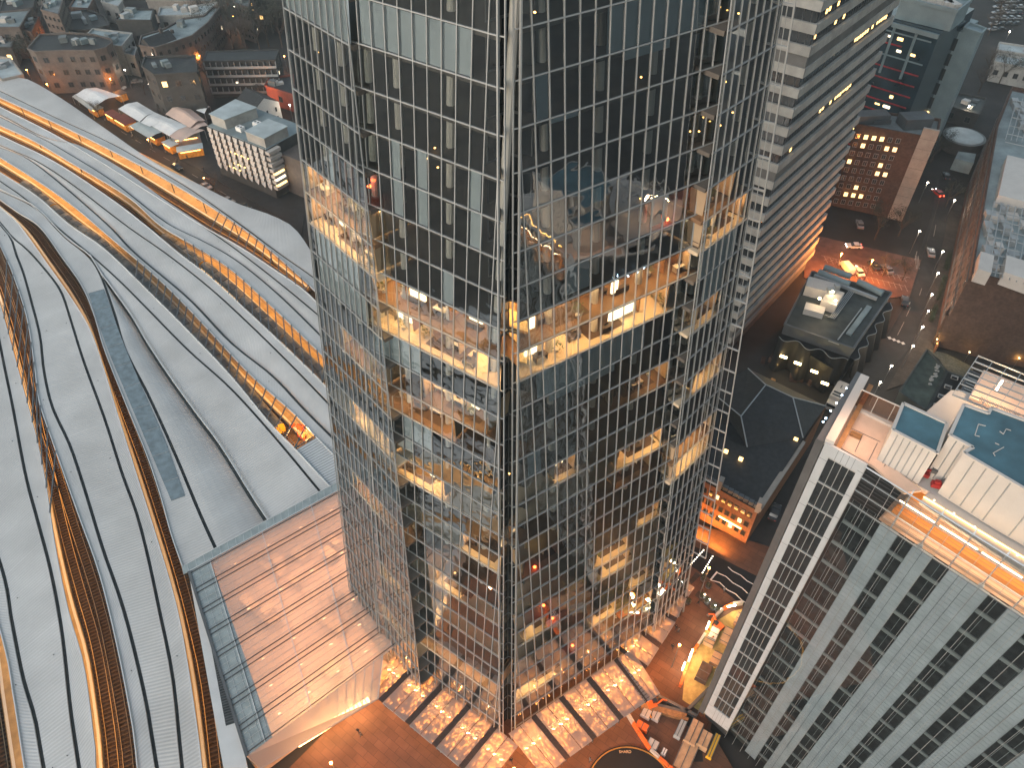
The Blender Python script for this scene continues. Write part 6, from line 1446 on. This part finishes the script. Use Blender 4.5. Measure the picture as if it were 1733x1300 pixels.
# ---------------------------------------------------------------- vehicles
M['carw'] = mat('white_car_paint', (.7, .7, .7), .25, var=.02, spec=.6); M['card'] = mat('dark_car_paint', (.04, .045, .05), .25, var=.02, spec=.6); M['cars'] = mat('silver_car_paint', (.35, .37, .39), .25, .4, var=.02); M['carr'] = mat('red_car_paint', (.4, .04, .03), .25, var=.02)
M['tail'] = em('tail_lamp', (1, .05, .02), 12); M['headl'] = em('headlamp', (1, .9, .75), 14)
def car(loc, r, m, label, van=False, on=False, L=4.4):
    t = thing('parked_car' if not van else 'parked_van', label, 'van' if van else 'car', loc); W = .9; e1 = Vector((math.cos(r), math.sin(r), 0)); e2 = Vector((-e1.y, e1.x, 0)); l = Vector(loc)
    prof = [(-L / 2, .35), (-L / 2, .85), (-L / 2 + .25, .98), (-L * .36, 1.0), (L * .18, .98), (L * .42, .84), (L / 2, .7), (L / 2, .35)] if not van else [(-L / 2, .35), (-L / 2, 2.0), (-L / 2 + .2, 2.15), (L * .25, 2.15), (L * .34, 1.9), (L * .42, 1.2), (L / 2, 1.0), (L / 2, .35)]
    q = MB(); q.hexa([l + e1 * x - e2 * W + UP * z for x, z in prof], [l + e1 * x + e2 * W + UP * z for x, z in prof]); q.build('body', M[m], t)
    if not van:
        g_ = [(-L * .38, .98), (-L * .28, 1.4), (L * .05, 1.42), (L * .2, .97)]; q = MB(); q.hexa([l + e1 * x - e2 * (W - .12) + UP * z for x, z in g_], [l + e1 * x + e2 * (W - .12) + UP * z for x, z in g_]); q.build('windows', M['winglass'], t)
        q = MB(); q.box(l + e1 * (-L * .115) + UP * 1.44, e1, e2, UP, L * .16, W - .14, .03); q.build('roof', M[m], t)
    else:
        q = MB(); q.box(l + e1 * (L * .385) + UP * 1.55, (e1 + UP * -1.9).normalized(), e2, (e1 * 1.9 + UP).normalized(), .42, W - .1, .02); q.build('windscreen', M['winglass'], t)
    for a in (-L * .3, L * .3):
        for s in (-1, 1):
            c = l + e1 * a + e2 * s * (W - .08) + UP * .33; q = MB(); q.tube(c - e2 * .11, c + e2 * .11, .33, n=10); q.build('wheel', M['gutter'], t)
    for s in (-1, 1):
        q = MB(); q.box(l + e1 * (L / 2 + .01) + e2 * s * .6 + UP * .65, e1, e2, UP, .03, .2, .08); q.build('headlight', M['headl'] if on else M['alu'], t)
        q = MB(); q.box(l - e1 * (L / 2 + .01) + e2 * s * .65 + UP * .75, e1, e2, UP, .03, .14, .1); q.build('tail_light', M['tail'] if on else M['redpaint'], t)
    return t
car(G(1444, 419, -.27), R(175), 'carw', 'white car driving across the top of the orange lit car park', on=True)
car(G(1432, 457, -.27), R(100), 'carw', 'white van parked at the lower edge of the car park', True, L=5.4)
car(G(1451, 462, -.27), R(100), 'carw', 'white car with red lamps parked beside the white van', on=True)
car(G(1586, 329, -.27), R(100), 'carr', 'red car with bright lamps at the top of the right hand road', on=True)
car(G(1454, 382, -.2), R(80), 'cars', 'silver car parked under the brown brick block')
c1 = car(G(1700, 20, -.4), R(95), 'cars', 'silver car in the left row of the crowded upper right car park'); c2 = car(G(1722, 22, -.4), R(95), 'card', 'dark car in the right row of the crowded upper right car park')
rr = random.Random(12)
for i in range(26):
    u = 1692 + 12 * (i % 4) + (i // 4) * -2; v = -6 + 9.5 * (i // 4)
    if abs(u - 1700) < 3 and abs(v - 20) < 4: continue
    c_ = dup(rr.choice([c1, c2]), G(u, v, -.4), R(90 + rr.uniform(-4, 4)) - 0, 'car %s in the %s row of the upper right car park' % (ORD[i // 4], ORD[i % 4]), 'cars parked in the upper right car park')
c1['group'] = c2['group'] = 'cars parked in the upper right car park'
# ---------------------------------------------------------------- street lamps
def lamp(px, label, warm=False, H=7.5, E=330, grp='street lamps'):
    p = G(px[0], px[1], H); b = XY(p, -.2); t = thing('street_lamp', label, 'street lamp', b, grp)
    q = MB(); q.tube(b, XY(p, H + .1), .09, .06, 6); q.build('post', M['alu_dark'], t); q = MB(); q.ball(XY(p, H - .1) + Vector((0, -.15, 0)), .24, 8, 5, .6); q.build('lamp_head', M['lampo'] if warm else M['lamp'], t)
    lightat('lamp_light', 'POINT', XY(p, H - .6) + Vector((0, -.3, 0)), E, (1, .3, .055) if warm else (1, .78, .55), .25, parent=t)
SL = [(1615.7, 338), (1596, 424.5), (1587.7, 461), (1577.7, 497), (1571.5, 525), (1561.7, 552), (1545.7, 584)]
for i, p in enumerate(SL): lamp(p, 'street lamp number %s down the right hand pavement from the top' % ['one', 'two', 'three', 'four', 'five', 'six', 'seven'][i])
lamp((1556.5, 390), 'white street lamp on the left side of the upper right road'); lamp((1509, 618), 'white street lamp at the zebra crossing corner'); lamp((1490, 646), 'white street lamp at the road end beside the roof terrace')
lamp((1424.6, 428), 'lamp at the left of the orange lit car park', True, E=6500); lamp((1477, 439), 'lamp in the middle of the orange lit car park', True, E=3500)
lamp((1502, 266), 'lamp in front of the brown brick windows', True, 6, 200)
for (u, v), lab in (((87, 53), 'orange lamp behind the curved brick office'), ((45, 117), 'orange lamp on the left street beside the rail roofs'), ((79, 141), 'small orange lamp at the corner of the rail roof'), ((337, 93), 'orange lamp between the dark block and the flats'), ((481, 94), 'orange lamp beside the skyscraper edge'), ((186, 132), 'orange lamp at the right foot of the curved office'), ((395, 26), 'orange lamp by the park pavilion'), ((443, 158), 'orange lamp in the red building yard'), ((407, 184), 'orange lamp behind the pale office'), ((63, 93), 'orange lamp on the left wall of the curved office')): lamp((u, v), lab, True, 6, 700)
for (u, v), lab in (((258, 9), 'first of the bright lamps along the top edge'), ((273, 9), 'second of the bright lamps along the top edge'), ((298, 9), 'third of the bright lamps along the top edge'), ((313, 9), 'fourth of the bright lamps along the top edge'), ((324, 8), 'fifth of the bright lamps along the top edge'), ((401, 4), 'white lamp under the net lights'), ((397, 10), 'white lamp below the net lights'), ((211, 117), 'white lamp right of the curved office'), ((252, 141), 'white lamp on the street by the market'), ((490, 176), 'lamp beside the red walled building'), ((1709, 52), 'bright lamp near the right parked cars'), ((1640, 178), 'lamp by the sports hall'), ((1570, 308), 'lamp by the dark garden')): lamp((u, v), lab, False, 7, 260)
# people: one continuous body each
def person_mesh(seed, coat, legs, walk=.28):
    J = [(0, 0, .98), (0, .01, 1.2), (0, .0, 1.45), (0, .02, 1.55), (0, .03, 1.68), (-.1, 0, .92), (-.11, walk * .4, .5), (-.11, walk * .9, .07), (-.11, walk * .9 + .16, .05), (.1, 0, .92), (.11, -walk * .3, .5), (.11, -walk * 1.1, .1), (.11, -walk * 1.1 + .14, .05),
         (-.2, 0, 1.42), (-.25, -.06, 1.14), (-.25, .08, .9), (.2, 0, 1.42), (.25, .05, 1.14), (.25, .2, .95)]
    E_ = [(0, 1), (1, 2), (2, 3), (3, 4), (0, 5), (5, 6), (6, 7), (7, 8), (0, 9), (9, 10), (10, 11), (11, 12), (2, 13), (13, 14), (14, 15), (2, 16), (16, 17), (17, 18)]
    rad = [.15, .16, .15, .06, .11, .1, .07, .05, .04, .1, .07, .05, .04, .08, .055, .04, .08, .055, .04]
    me = bpy.data.meshes.new('person_body'); me.from_pydata(J, E_, []); o = bpy.data.objects.new('tmp', me); col.objects.link(o)
    sm = o.modifiers.new('s', 'SKIN'); 
    for i, v in enumerate(me.skin_vertices[0].data): v.radius = (rad[i], rad[i]); v.use_root = (i == 0)
    ss = o.modifiers.new('u', 'SUBSURF'); ss.levels = 1
    dg = bpy.context.evaluated_depsgraph_get(); m2 = bpy.data.meshes.new_from_object(o.evaluated_get(dg)); bpy.data.objects.remove(o)
    m2.materials.clear(); m2.materials.append(M[coat]); m2.materials.append(M[legs]); m2.materials.append(M['skinm'])
    for p in m2.polygons: z = p.center.z; p.material_index = 2 if z > 1.54 else (1 if z < .92 else 0); p.use_smooth = True
    return m2
M['skinm'] = mat('skin', (.45, .27, .2), .6); M['coat1'] = mat('black_coat', (.02, .02, .022), .8); M['coat2'] = mat('grey_coat', (.12, .12, .13), .8); M['coat3'] = mat('hivis_coat', (.7, .25, .03), .7); M['jeans'] = mat('dark_trousers', (.03, .035, .05), .8)
pms = {c: person_mesh(1, c, 'jeans', w_) for c, w_ in (('coat1', .28), ('coat2', .2), ('coat3', .05))}
q = MB(); q.ball((0, 0, 1.72), .11, 8, 5, 1.1); ho = q.build('hair_master', M['coat1']); hair = ho.data; bpy.data.objects.remove(ho)
PP = [((607, 1241), 'coat1', 'person in black walking below the lit entrance strip, left of two'), ((612, 1247), 'coat2', 'person in grey walking below the lit entrance strip, right of two'), ((865, 1290), 'coat1', 'person in black standing at the sharp corner of the skyscraper'), ((998, 1290), 'coat2', 'person in grey standing near the circular sign'), ((1181, 1024), 'coat1', 'person in black crossing the square beside the far canopies'), ((1143, 1066), 'coat1', 'person in black at the outer end of the third side canopy'), ((1147, 1071), 'coat2', 'person in grey at the outer end of the third side canopy'), ((1224, 1003), 'coat2', 'person in grey near the white zigzag lines'),
      ((1198, 992), 'coat1', 'person in black by the planters above the building site'), ((1137, 1098), 'coat1', 'person in black alone in the middle of the square'), ((1288, 985), 'coat2', 'person in grey at the right end of the zigzag lines'), ((1278, 850), 'coat1', 'person in black in the long paved street'), ((1265, 873), 'coat2', 'person in grey lower in the long paved street'), ((1204, 1085), 'coat3', 'worker in orange standing inside the building site'), ((1100, 1218), 'coat3', 'worker in orange beside the lower site fence'), ((1333, 760), 'coat1', 'person in black high up the long paved street'), ((1176, 885), 'coat2', 'person in grey near the lit entrance ramp'), ((1170, 918), 'coat1', 'person in black at the corner of the dark paving')]
for i, (p, c, lab) in enumerate(PP):
    l = G(p[0], p[1], .02); o = bpy.data.objects.new('person', pms[c]); col.objects.link(o); o.location = l; o.rotation_euler = (0, 0, i * 1.7); tag(o, lab, 'person')
    h = bpy.data.objects.new('hair', hair); col.objects.link(h); h.parent = o
rr = random.Random(31); k = 0
wp = [(30, 176), (49, 182), (92, 207), (113, 216), (160, 240), (233, 278), (273, 300), (316, 322), (335, 338), (140, 292), (102, 263), (12, 216), (178, 310), (55, 160)]
for i, (u, v) in enumerate(wp):
    o = bpy.data.objects.new('person', pms['coat1' if i % 2 else 'coat2']); col.objects.link(o); o.location = G(u, v + 2, 1.12); o.rotation_euler = (0, 0, rr.random() * 6)
    tag(o, 'person in %s waiting %s along the platforms counted in depth' % ('black' if i % 2 else 'grey', ORD[i]), 'person', 'people waiting on the platforms'); h = bpy.data.objects.new('hair', hair); col.objects.link(h); h.parent = o
# ---------------------------------------------------------------- square, dark paving, zigzag lines, signs
road('dark_paving', [(1150, 945), (1168, 922), (1210, 940), (1300, 985), (1290, 1035), (1262, 1030), (1225, 1000), (1204, 982)], .012, 'skirt')
road('paving_strip', [(1166, 983), (1178, 968), (1186, 974), (1170, 990)], .014, 'pave')
road('planting_strip', [(1176, 1008), (1182, 1000), (1230, 1030), (1215, 1045)], .014, 'pave')
M['wline'] = mat('white_line', (.8, .78, .72), .5, var=.02)
def line(name, px, w_=.17, z=.03):
    q = MB()
    for i in range(len(px) - 1): q.bar(G(*px[i], z), G(*px[i + 1], z), w_, .02)
    tag(q.build(name, M['wline']), kind='structure')
def zz(L_): return [(1120 + x / 9.283, 960 + y / 9.283) for x, y in L_]
line('white_paving_line', zz([(870, 90), (1010, 150), (1110, 245), (1260, 330), (1350, 415)])); line('white_paving_line', zz([(765, 205), (910, 245), (1030, 360), (1160, 425), (1265, 530), (1370, 590)])); line('white_paving_line', zz([(1040, 0), (1110, 65), (1240, 130), (1340, 220), (1490, 300)])); line('white_paving_line', zz([(765, 205), (870, 75)]), .3); line('white_paving_line', zz([(1365, 420), (1420, 450)]))
gl_ = MB()
for a, b, n in (((1168.7, 956), (1190.6, 931.5), 9), ((1189, 969.6), (1206, 942), 9)):
    for i in range(n):
        p = G(a[0] + (b[0] - a[0]) * i / (n - 1), a[1] + (b[1] - a[1]) * i / (n - 1), .04); o = MB().ball(p, .1, 6, 4).build('ground_light', M['coolwin2'] if 'coolwin2' in M else M.setdefault('coolwin2', em('ground_lamp', (1, .85, .65), 6))); tag(o, 'tiny round ground light %s in the %s dotted row of the dark paving' % (ORD[i], 'upper' if a[0] < 1180 else 'lower'), 'ground light', 'ground lights in the dark paving')
M['bush'] = mat('bush_leaf', (.05, .06, .03), .9, var=.5)
for i, (u, v) in enumerate(((1188, 1011), (1196, 1020), (1206, 1030), (1215, 1036), (1164, 1020), (1190, 982), (1198, 994))):
    p = G(u, v, 0); t = thing('planter', 'planter with a small clipped bush, %s' % ['first of the row by the planting strip', 'second of the row by the planting strip', 'third of the row by the planting strip', 'last of the row by the planting strip', 'alone beside the side canopy', 'near the dark paving, upper', 'near the dark paving, lower'][i], 'planter', p, 'planters in the square')
    q = MB(); q.tube(p, p + UP * .5, .5, .6, 12); q.build('pot', M['alu_dark'], t); q = MB()
    for k in range(120): v_ = Vector((rr.gauss(0, 1), rr.gauss(0, 1), rr.gauss(0, 1))).normalized() * .55 * rr.random() ** .3 + p + UP * .9; a = Vector((rr.uniform(-1, 1), rr.uniform(-1, 1), rr.uniform(-1, 1))) * .2; q.poly([v_, v_ + a, v_ + a.cross(UP)])
    q.build('bush', M['bush'], t)
    if i < 4: o = MB().ball(G(u + 5, v - 5, 1.0), .12, 6, 4).build('bollard_bulb', M['lamp'], t)
sg = thing('circular_sign', 'dark circular sign with a gold rim set in the square at the bottom edge', 'sign', G(1068, 1345, 0)); c = G(1068, 1345, .1)
q = MB(); q.tube(XY(c, 0), XY(c, .35), 7.2, n=48); q.build('disc', M['skirt'], sg); q = MB()
for i in range(48): a, b = [XY(c, .42) + Vector((math.cos(t_), math.sin(t_), 0)) * 6.9 for t_ in (i * math.pi / 24, (i + 1) * math.pi / 24)]; q.bar(a, b, .18, .12)
q.build('gold_rim', mat('gold', (.6, .33, .08), .35, .6), sg)
M['gold2'] = mat('gold_letters', (.7, .5, .3), .5)
fc = bpy.data.curves.new('lettering', 'FONT'); fc.body = 'SHARD'; fc.size = .62; fc.extrude = .03; fc.align_x = 'CENTER'; fo = bpy.data.objects.new('tmpf', fc); col.objects.link(fo); m2 = bpy.data.meshes.new_from_object(fo.evaluated_get(bpy.context.evaluated_depsgraph_get())); bpy.data.objects.remove(fo); fo = bpy.data.objects.new('lettering', m2); col.objects.link(fo); m2.materials.clear(); m2.materials.append(M['gold2']); fo.location = XY(c, .4) + Vector((-.3, 6.0, 0)); fo.parent = sg; fo.matrix_parent_inverse = pmi(sg)
# ---------------------------------------------------------------- building site
M['orange'] = mat('orange_barrier', (.75, .16, .03), .5, var=.08); M['plyw'] = mat('plywood', (.5, .33, .2), .8, var=.15, scale=1.5, stain=.15); M['siteyel'] = mat('flooring', (.5, .38, .14), .9, var=.25, scale=1.2, stain=.2)  # the site floor carries the yellow site light in its colour
road('site_ground', [(1240, 1035), (1300, 1020), (1200, 1215), (1155, 1185), (1160, 1130), (1198, 1060)], .012, 'siteyel'); road('site_ground', [(1075, 1205), (1110, 1180), (1190, 1215), (1240, 1300), (1230, 1400), (1130, 1330)], .014, 'plaza')
def barrier(px, label, w_=.45, h_=1.1):
    t = thing('site_barrier', label, 'barrier', G(*px[0], 0), 'barriers round the building site')
    for i in range(len(px) - 1):
        a, b = G(*px[i], 0), G(*px[i + 1], 0); n = max(1, int((b - a).length / 1.6))
        for k in range(n):
            p0, p1 = Lp(a, b, k / n + .02 / n), Lp(a, b, (k + .96) / n); q = MB(); q.bar(p0 + UP * h_ / 2, p1 + UP * h_ / 2, w_, h_); q.build('barrier_unit', M['orange'] if (i + k) % 2 else M['panelw'], t)
barrier([(1256, 1023), (1238, 1026), (1222, 1034), (1206, 1050), (1198, 1068)], 'curved orange and white barrier at the top of the building site'); barrier([(1192, 1076), (1180, 1095), (1168, 1112), (1158, 1140), (1150, 1165)], 'orange and white barrier along the left side of the upper building site')
barrier([(1062, 1212), (1080, 1242), (1100, 1272), (1130, 1300), (1150, 1316)], 'long orange and white barrier between the sign and the lower site')
for i, (u, v, r_) in enumerate(((1238, 1026, 10), (1198, 1059, 60), (1170, 1106, 62), (1157, 1128, 62))):
    o = MB(); p = G(u, v, 1.6); e = Vector((math.cos(R(r_)), math.sin(R(r_)), 0)); o.bar(p - e * .8, p + e * .8, .22, .22); b = o.build('site_floodlight', M['lamp2'] if 'lamp2' in M else M.setdefault('lamp2', em('site_lamp', (1, .82, .55), 12))); tag(b, 'bright strip lamp on the site barrier, %s from the top' % ['first', 'second', 'third', 'fourth'][i], 'floodlight'); lightat('site_light', 'POINT', p + Vector((.6, -.4, 1.2)), 130, (1, .66, .3), .3, parent=None)
def excavator(px, r, label):
    p = G(px[0], px[1], 0); t = thing('excavator', label, 'excavator', p); e = Vector((math.cos(r), math.sin(r), 0)); f_ = Vector((-e.y, e.x, 0))
    for s in (-.8, .8): q = MB(); q.box(p + f_ * s + UP * .35, e, f_, UP, 1.4, .25, .35); q.build('track', M['gutter'], t)
    q = MB(); q.box(p + UP * 1.15 - e * .3, e, f_, UP, 1.1, .9, .45); q.build('engine_cover', M['orange'], t); q = MB(); q.box(p + UP * 1.7 + e * .5 + f_ * .4, e, f_, UP, .5, .4, .7); q.build('cab', M['winglass'], t)
    q = MB(); a, b, c_ = p + UP * 1.2 + e * .8 - f_ * .3, p + UP * 3.2 + e * 2.2 - f_ * .3, p + UP * 1.2 + e * 3.6 - f_ * .3; q.bar(a, b, .28, .35); q.bar(b, c_, .22, .3); q.build('arm', M['orange'], t); q = MB(); q.bx(c_ - UP * .9, .6, .7, .7, r); q.build('bucket', M['alu_dark'], t); t.scale = (.7,) * 3
excavator((1214, 1062), 2.2, 'orange excavator among poles at the top of the building site'); excavator((1104, 1196), .3, 'small orange excavator at the corner of the lower site')
def crate(px, w_, d_, h_, m, label, cat, name, r=R(58)):
    o = MB().bx(G(px[0], px[1], .02), w_, d_, h_, r).build(name + '_body', M[m]); t = thing(name, label, cat, G(px[0], px[1], 0)); o.parent = t; o.matrix_parent_inverse = pmi(t)
    q = MB(); e = Vector((math.cos(r), math.sin(r), 0)); f_ = Vector((-e.y, e.x, 0)); c = G(px[0], px[1], .02) + UP * (h_ + .03)
    for s in (-.5, 0, .5): q.bar(c - f_ * d_ * .5 + e * w_ * s * .94, c + f_ * d_ * .5 + e * w_ * s * .94, .12, .06)
    q.build('rib', M['alu_dark'], t)
CR = [((1206, 1078), 2.6, 1.4, 1.4, 'panelw', 'pale site cabin beside the orange machine', 'cabin', 'site_cabin'), ((1200, 1088), 1.8, 1.8, 1.2, 'plyw', 'open wooden bin just below the pale site cabin', 'bin', 'wooden_bin'), ((1232, 1080), 3.2, 2.2, .8, 'plyw', 'large plywood stack near the glass building edge', 'plywood stack', 'plywood_stack'), ((1250, 1052), 2.4, 1.4, 1.0, 'plyw', 'plywood stack highest in the building site', 'plywood stack', 'plywood_stack'), ((1212, 1118), 2.6, 1.8, .7, 'plyw', 'tilted plywood stack on the yellow lit sand', 'plywood stack', 'plywood_stack'), ((1220, 1132), 3, 1.4, .5, 'panelw', 'pale boards leaning beside the sand', 'boards', 'board_stack'), ((1190, 1142), 3.4, 2.0, 1.2, 'brick', 'dark red skip on the yellow lit sand', 'skip', 'skip'),
      ((1093, 1211), 1.6, 1.4, 1, 'panelw', 'square pale crate left of the pair below the steel beams', 'crate', 'crate'), ((1109, 1214), 1.5, 1.6, 1, 'panelw', 'square pale crate right of the pair below the steel beams', 'crate', 'crate'), ((1150, 1238), 1.1, 3.0, 1.2, 'paleroof', 'long pale container in the lower site', 'container', 'container'), ((1104, 1263), 1.8, 1.4, 1, 'panelw', 'pale crate beside the long barrier', 'crate', 'crate'), ((1123, 1276), .8, 1, 1, 'white', 'small white box near the bottom barrier', 'box', 'small_box'), ((1172, 1245), 2, 4, 1.6, 'plyw', 'brown container beside the dark channel', 'container', 'container'), ((1190, 1258), 1.8, 2.6, 1.8, 'plyw', 'brown crate with a red drum beyond the dark channel', 'crate', 'crate'), ((1206, 1266), .9, 4.2, .9, 'yellow', 'long yellow beam below the glass building corner', 'beam', 'steel_beam'), ((1160, 1282), 2.6, 5, .8, 'plyw', 'wide timber stack at the bottom of the lower site', 'timber stack', 'timber_stack'), ((1086, 1232), 2.2, 1.2, .9, 'orange', 'orange crate beside the barrier and star shaped frame', 'crate', 'crate')]
for i, c_ in enumerate(CR): crate(*c_, r=R(-32) if i > 6 else R(58))
for i, (a, b, lab) in enumerate((((1085, 1195), (1165, 1218), 'long orange steel beam, lowest of the bundle above the crates'), ((1083, 1190), (1162, 1211), 'long orange steel beam, middle of the bundle above the crates'), ((1090, 1188), (1160, 1205), 'long dark steel beam, highest of the bundle above the crates'), ((1115, 1178), (1180, 1212), 'dark steel beam running to the glass building corner'), ((1160, 1205), (1200, 1165), 'dark footbridge beam rising to the glass building'))):
    q = MB(); p0, p1 = G(*a, 1.0), G(*b, 1.0); q.bar(p0, p1, .5, .12); q.bar(p0 - UP * .35, p1 - UP * .35, .12, .6); q.bar(p0 - UP * .7, p1 - UP * .7, .5, .12); tag(q.build('steel_beam', M['wood' if i < 2 else 'alu_dark']), lab, 'beam')
road('dark_channel', [(1120, 1180), (1185, 1222), (1190, 1290), (1172, 1290), (1168, 1232), (1112, 1196)], .03, 'skirt')
# warm lamps over the square
for i, (u, v, e_) in enumerate(((560, 1290, 1500), (1010, 1310, 1500), (1150, 1090, 900), (1200, 960, 500), (1260, 860, 350), (870, 1300, 900))):
    lamp((u, v), 'tall amber lamp over the square, %s' % ['below the lit entrance strip', 'near the circular sign', 'between the side canopies and the site', 'by the dark paving', 'in the long paved street', 'below the sharp corner of the skyscraper'][i], True, 9, e_ * 1.3, 'amber lamps over the square')
# ---------------------------------------------------------------- street life round the market and the side streets
c3 = car(G(350, 318, -.25), R(-40), 'cars', 'silver car parked on the approach road below the pale office block')
spots = [((300, 285), -38, 'dark car parked on the approach road below the small stalls', c2), ((388, 342), -35, 'silver car parked on the approach road near its lower bend', c3), ((415, 352), -35, 'dark car parked on the approach road at its lower bend', c2), ((232, 140), 20, 'silver car on the street in front of the dark block', c3), ((262, 152), 15, 'dark car on the street in front of the dark block', c2), ((292, 160), 10, 'silver car on the street left of the bright market', c1), ((150, 142), -30, 'dark car parked under the curved brick office', c2), ((118, 140), -30, 'silver car parked under the curved brick office', c1), ((205, 150), -20, 'silver car between the lone white tent and the street', c3), ((330, 168), 5, 'dark car behind the buff canvas roof', c2),
         ((1600, 300), 80, 'dark car at the very top of the right hand road', c2), ((1574, 430), 75, 'silver car on the right hand road beside the second lamp', c3), ((1530, 512), 70, 'dark car on the right hand road above the triangle marking', c2), ((1478, 452), 100, 'dark car parked in a bay on the right of the white van', c2), ((1500, 458), 100, 'silver car parked in a bay on the right side of the car park', c3), ((1310, 870), 60, 'dark car at the side of the long paved street', c2)]
for (u, v), a, lab, src in spots: dup(src, G(u, v, -.27), R(a) - (R(95) if src is not c3 else R(-40)), lab, 'cars in the side streets')
for (u, v), lab in (((250, 235), 'lamp on the path below the long amber stall'), ((345, 300), 'lamp on the approach road below the pale office'), ((430, 356), 'lamp at the lower bend of the approach road'), ((280, 150), 'lamp on the street above the bright market')): lamp((u, v), lab, True, 5, 350)
for i, ((u, v), lab) in enumerate((((170, 200), 'small bare tree at the railway end of the market'), ((365, 325), 'small bare tree under the pale office block'), ((300, 168), 'small bare tree behind the market roofs'), ((246, 160), 'small bare tree on the street by the dark block'), ((440, 170), 'small bare tree beside the white house'), ((130, 118), 'small bare tree in front of the curved office'), ((1640, 560), 'bare tree in the corner of the brown yard'), ((1665, 545), 'bare tree against the annexe wall'))): dup(TB_, G(u, v, -.3), i * 1.3, lab, None, .5)
for i, (u, v) in enumerate(((225, 236), (262, 250), (300, 276), (345, 290), (180, 208), (318, 270), (282, 262), (372, 330))):
    o = bpy.data.objects.new('person', pms['coat1' if i % 2 else 'coat2']); col.objects.link(o); o.location = G(u, v, -.23); o.rotation_euler = (0, 0, i * 2.1)
    tag(o, 'person in %s walking %s along the market path from the far end' % ('black' if i % 2 else 'grey', ORD[[1, 2, 5, 6, 0, 4, 3, 7][i]]), 'person', 'people on the market path'); h = bpy.data.objects.new('hair', hair); col.objects.link(h); h.parent = o
marks('street_line_marking', [((205 + i * 24, 222 + i * 14.5), (215 + i * 24, 228 + i * 14.5)) for i in range(8)], .15, 'paintd', -.235)

# ---------------------------------------------------------------- evening haze
hz = MB().prism([(-420, -120), (420, -120), (420, 760), (-420, 760)], -2.2, 133).build('haze', bpy.data.materials.new('haze_air'))
hm = hz.data.materials[0]; hm.use_nodes = True; n = hm.node_tree; n.nodes.clear(); o = n.nodes.new('ShaderNodeOutputMaterial'); v = n.nodes.new('ShaderNodeVolumePrincipled')
v.inputs['Color'].default_value = (.7, .86, .95, 1); v.inputs['Density'].default_value = 0.00022; v.inputs['Anisotropy'].default_value = 0.1
n.links.new(v.outputs[0], o.inputs['Volume']); tag(hz, kind='stuff')
sc.cycles.volume_bounces = 0
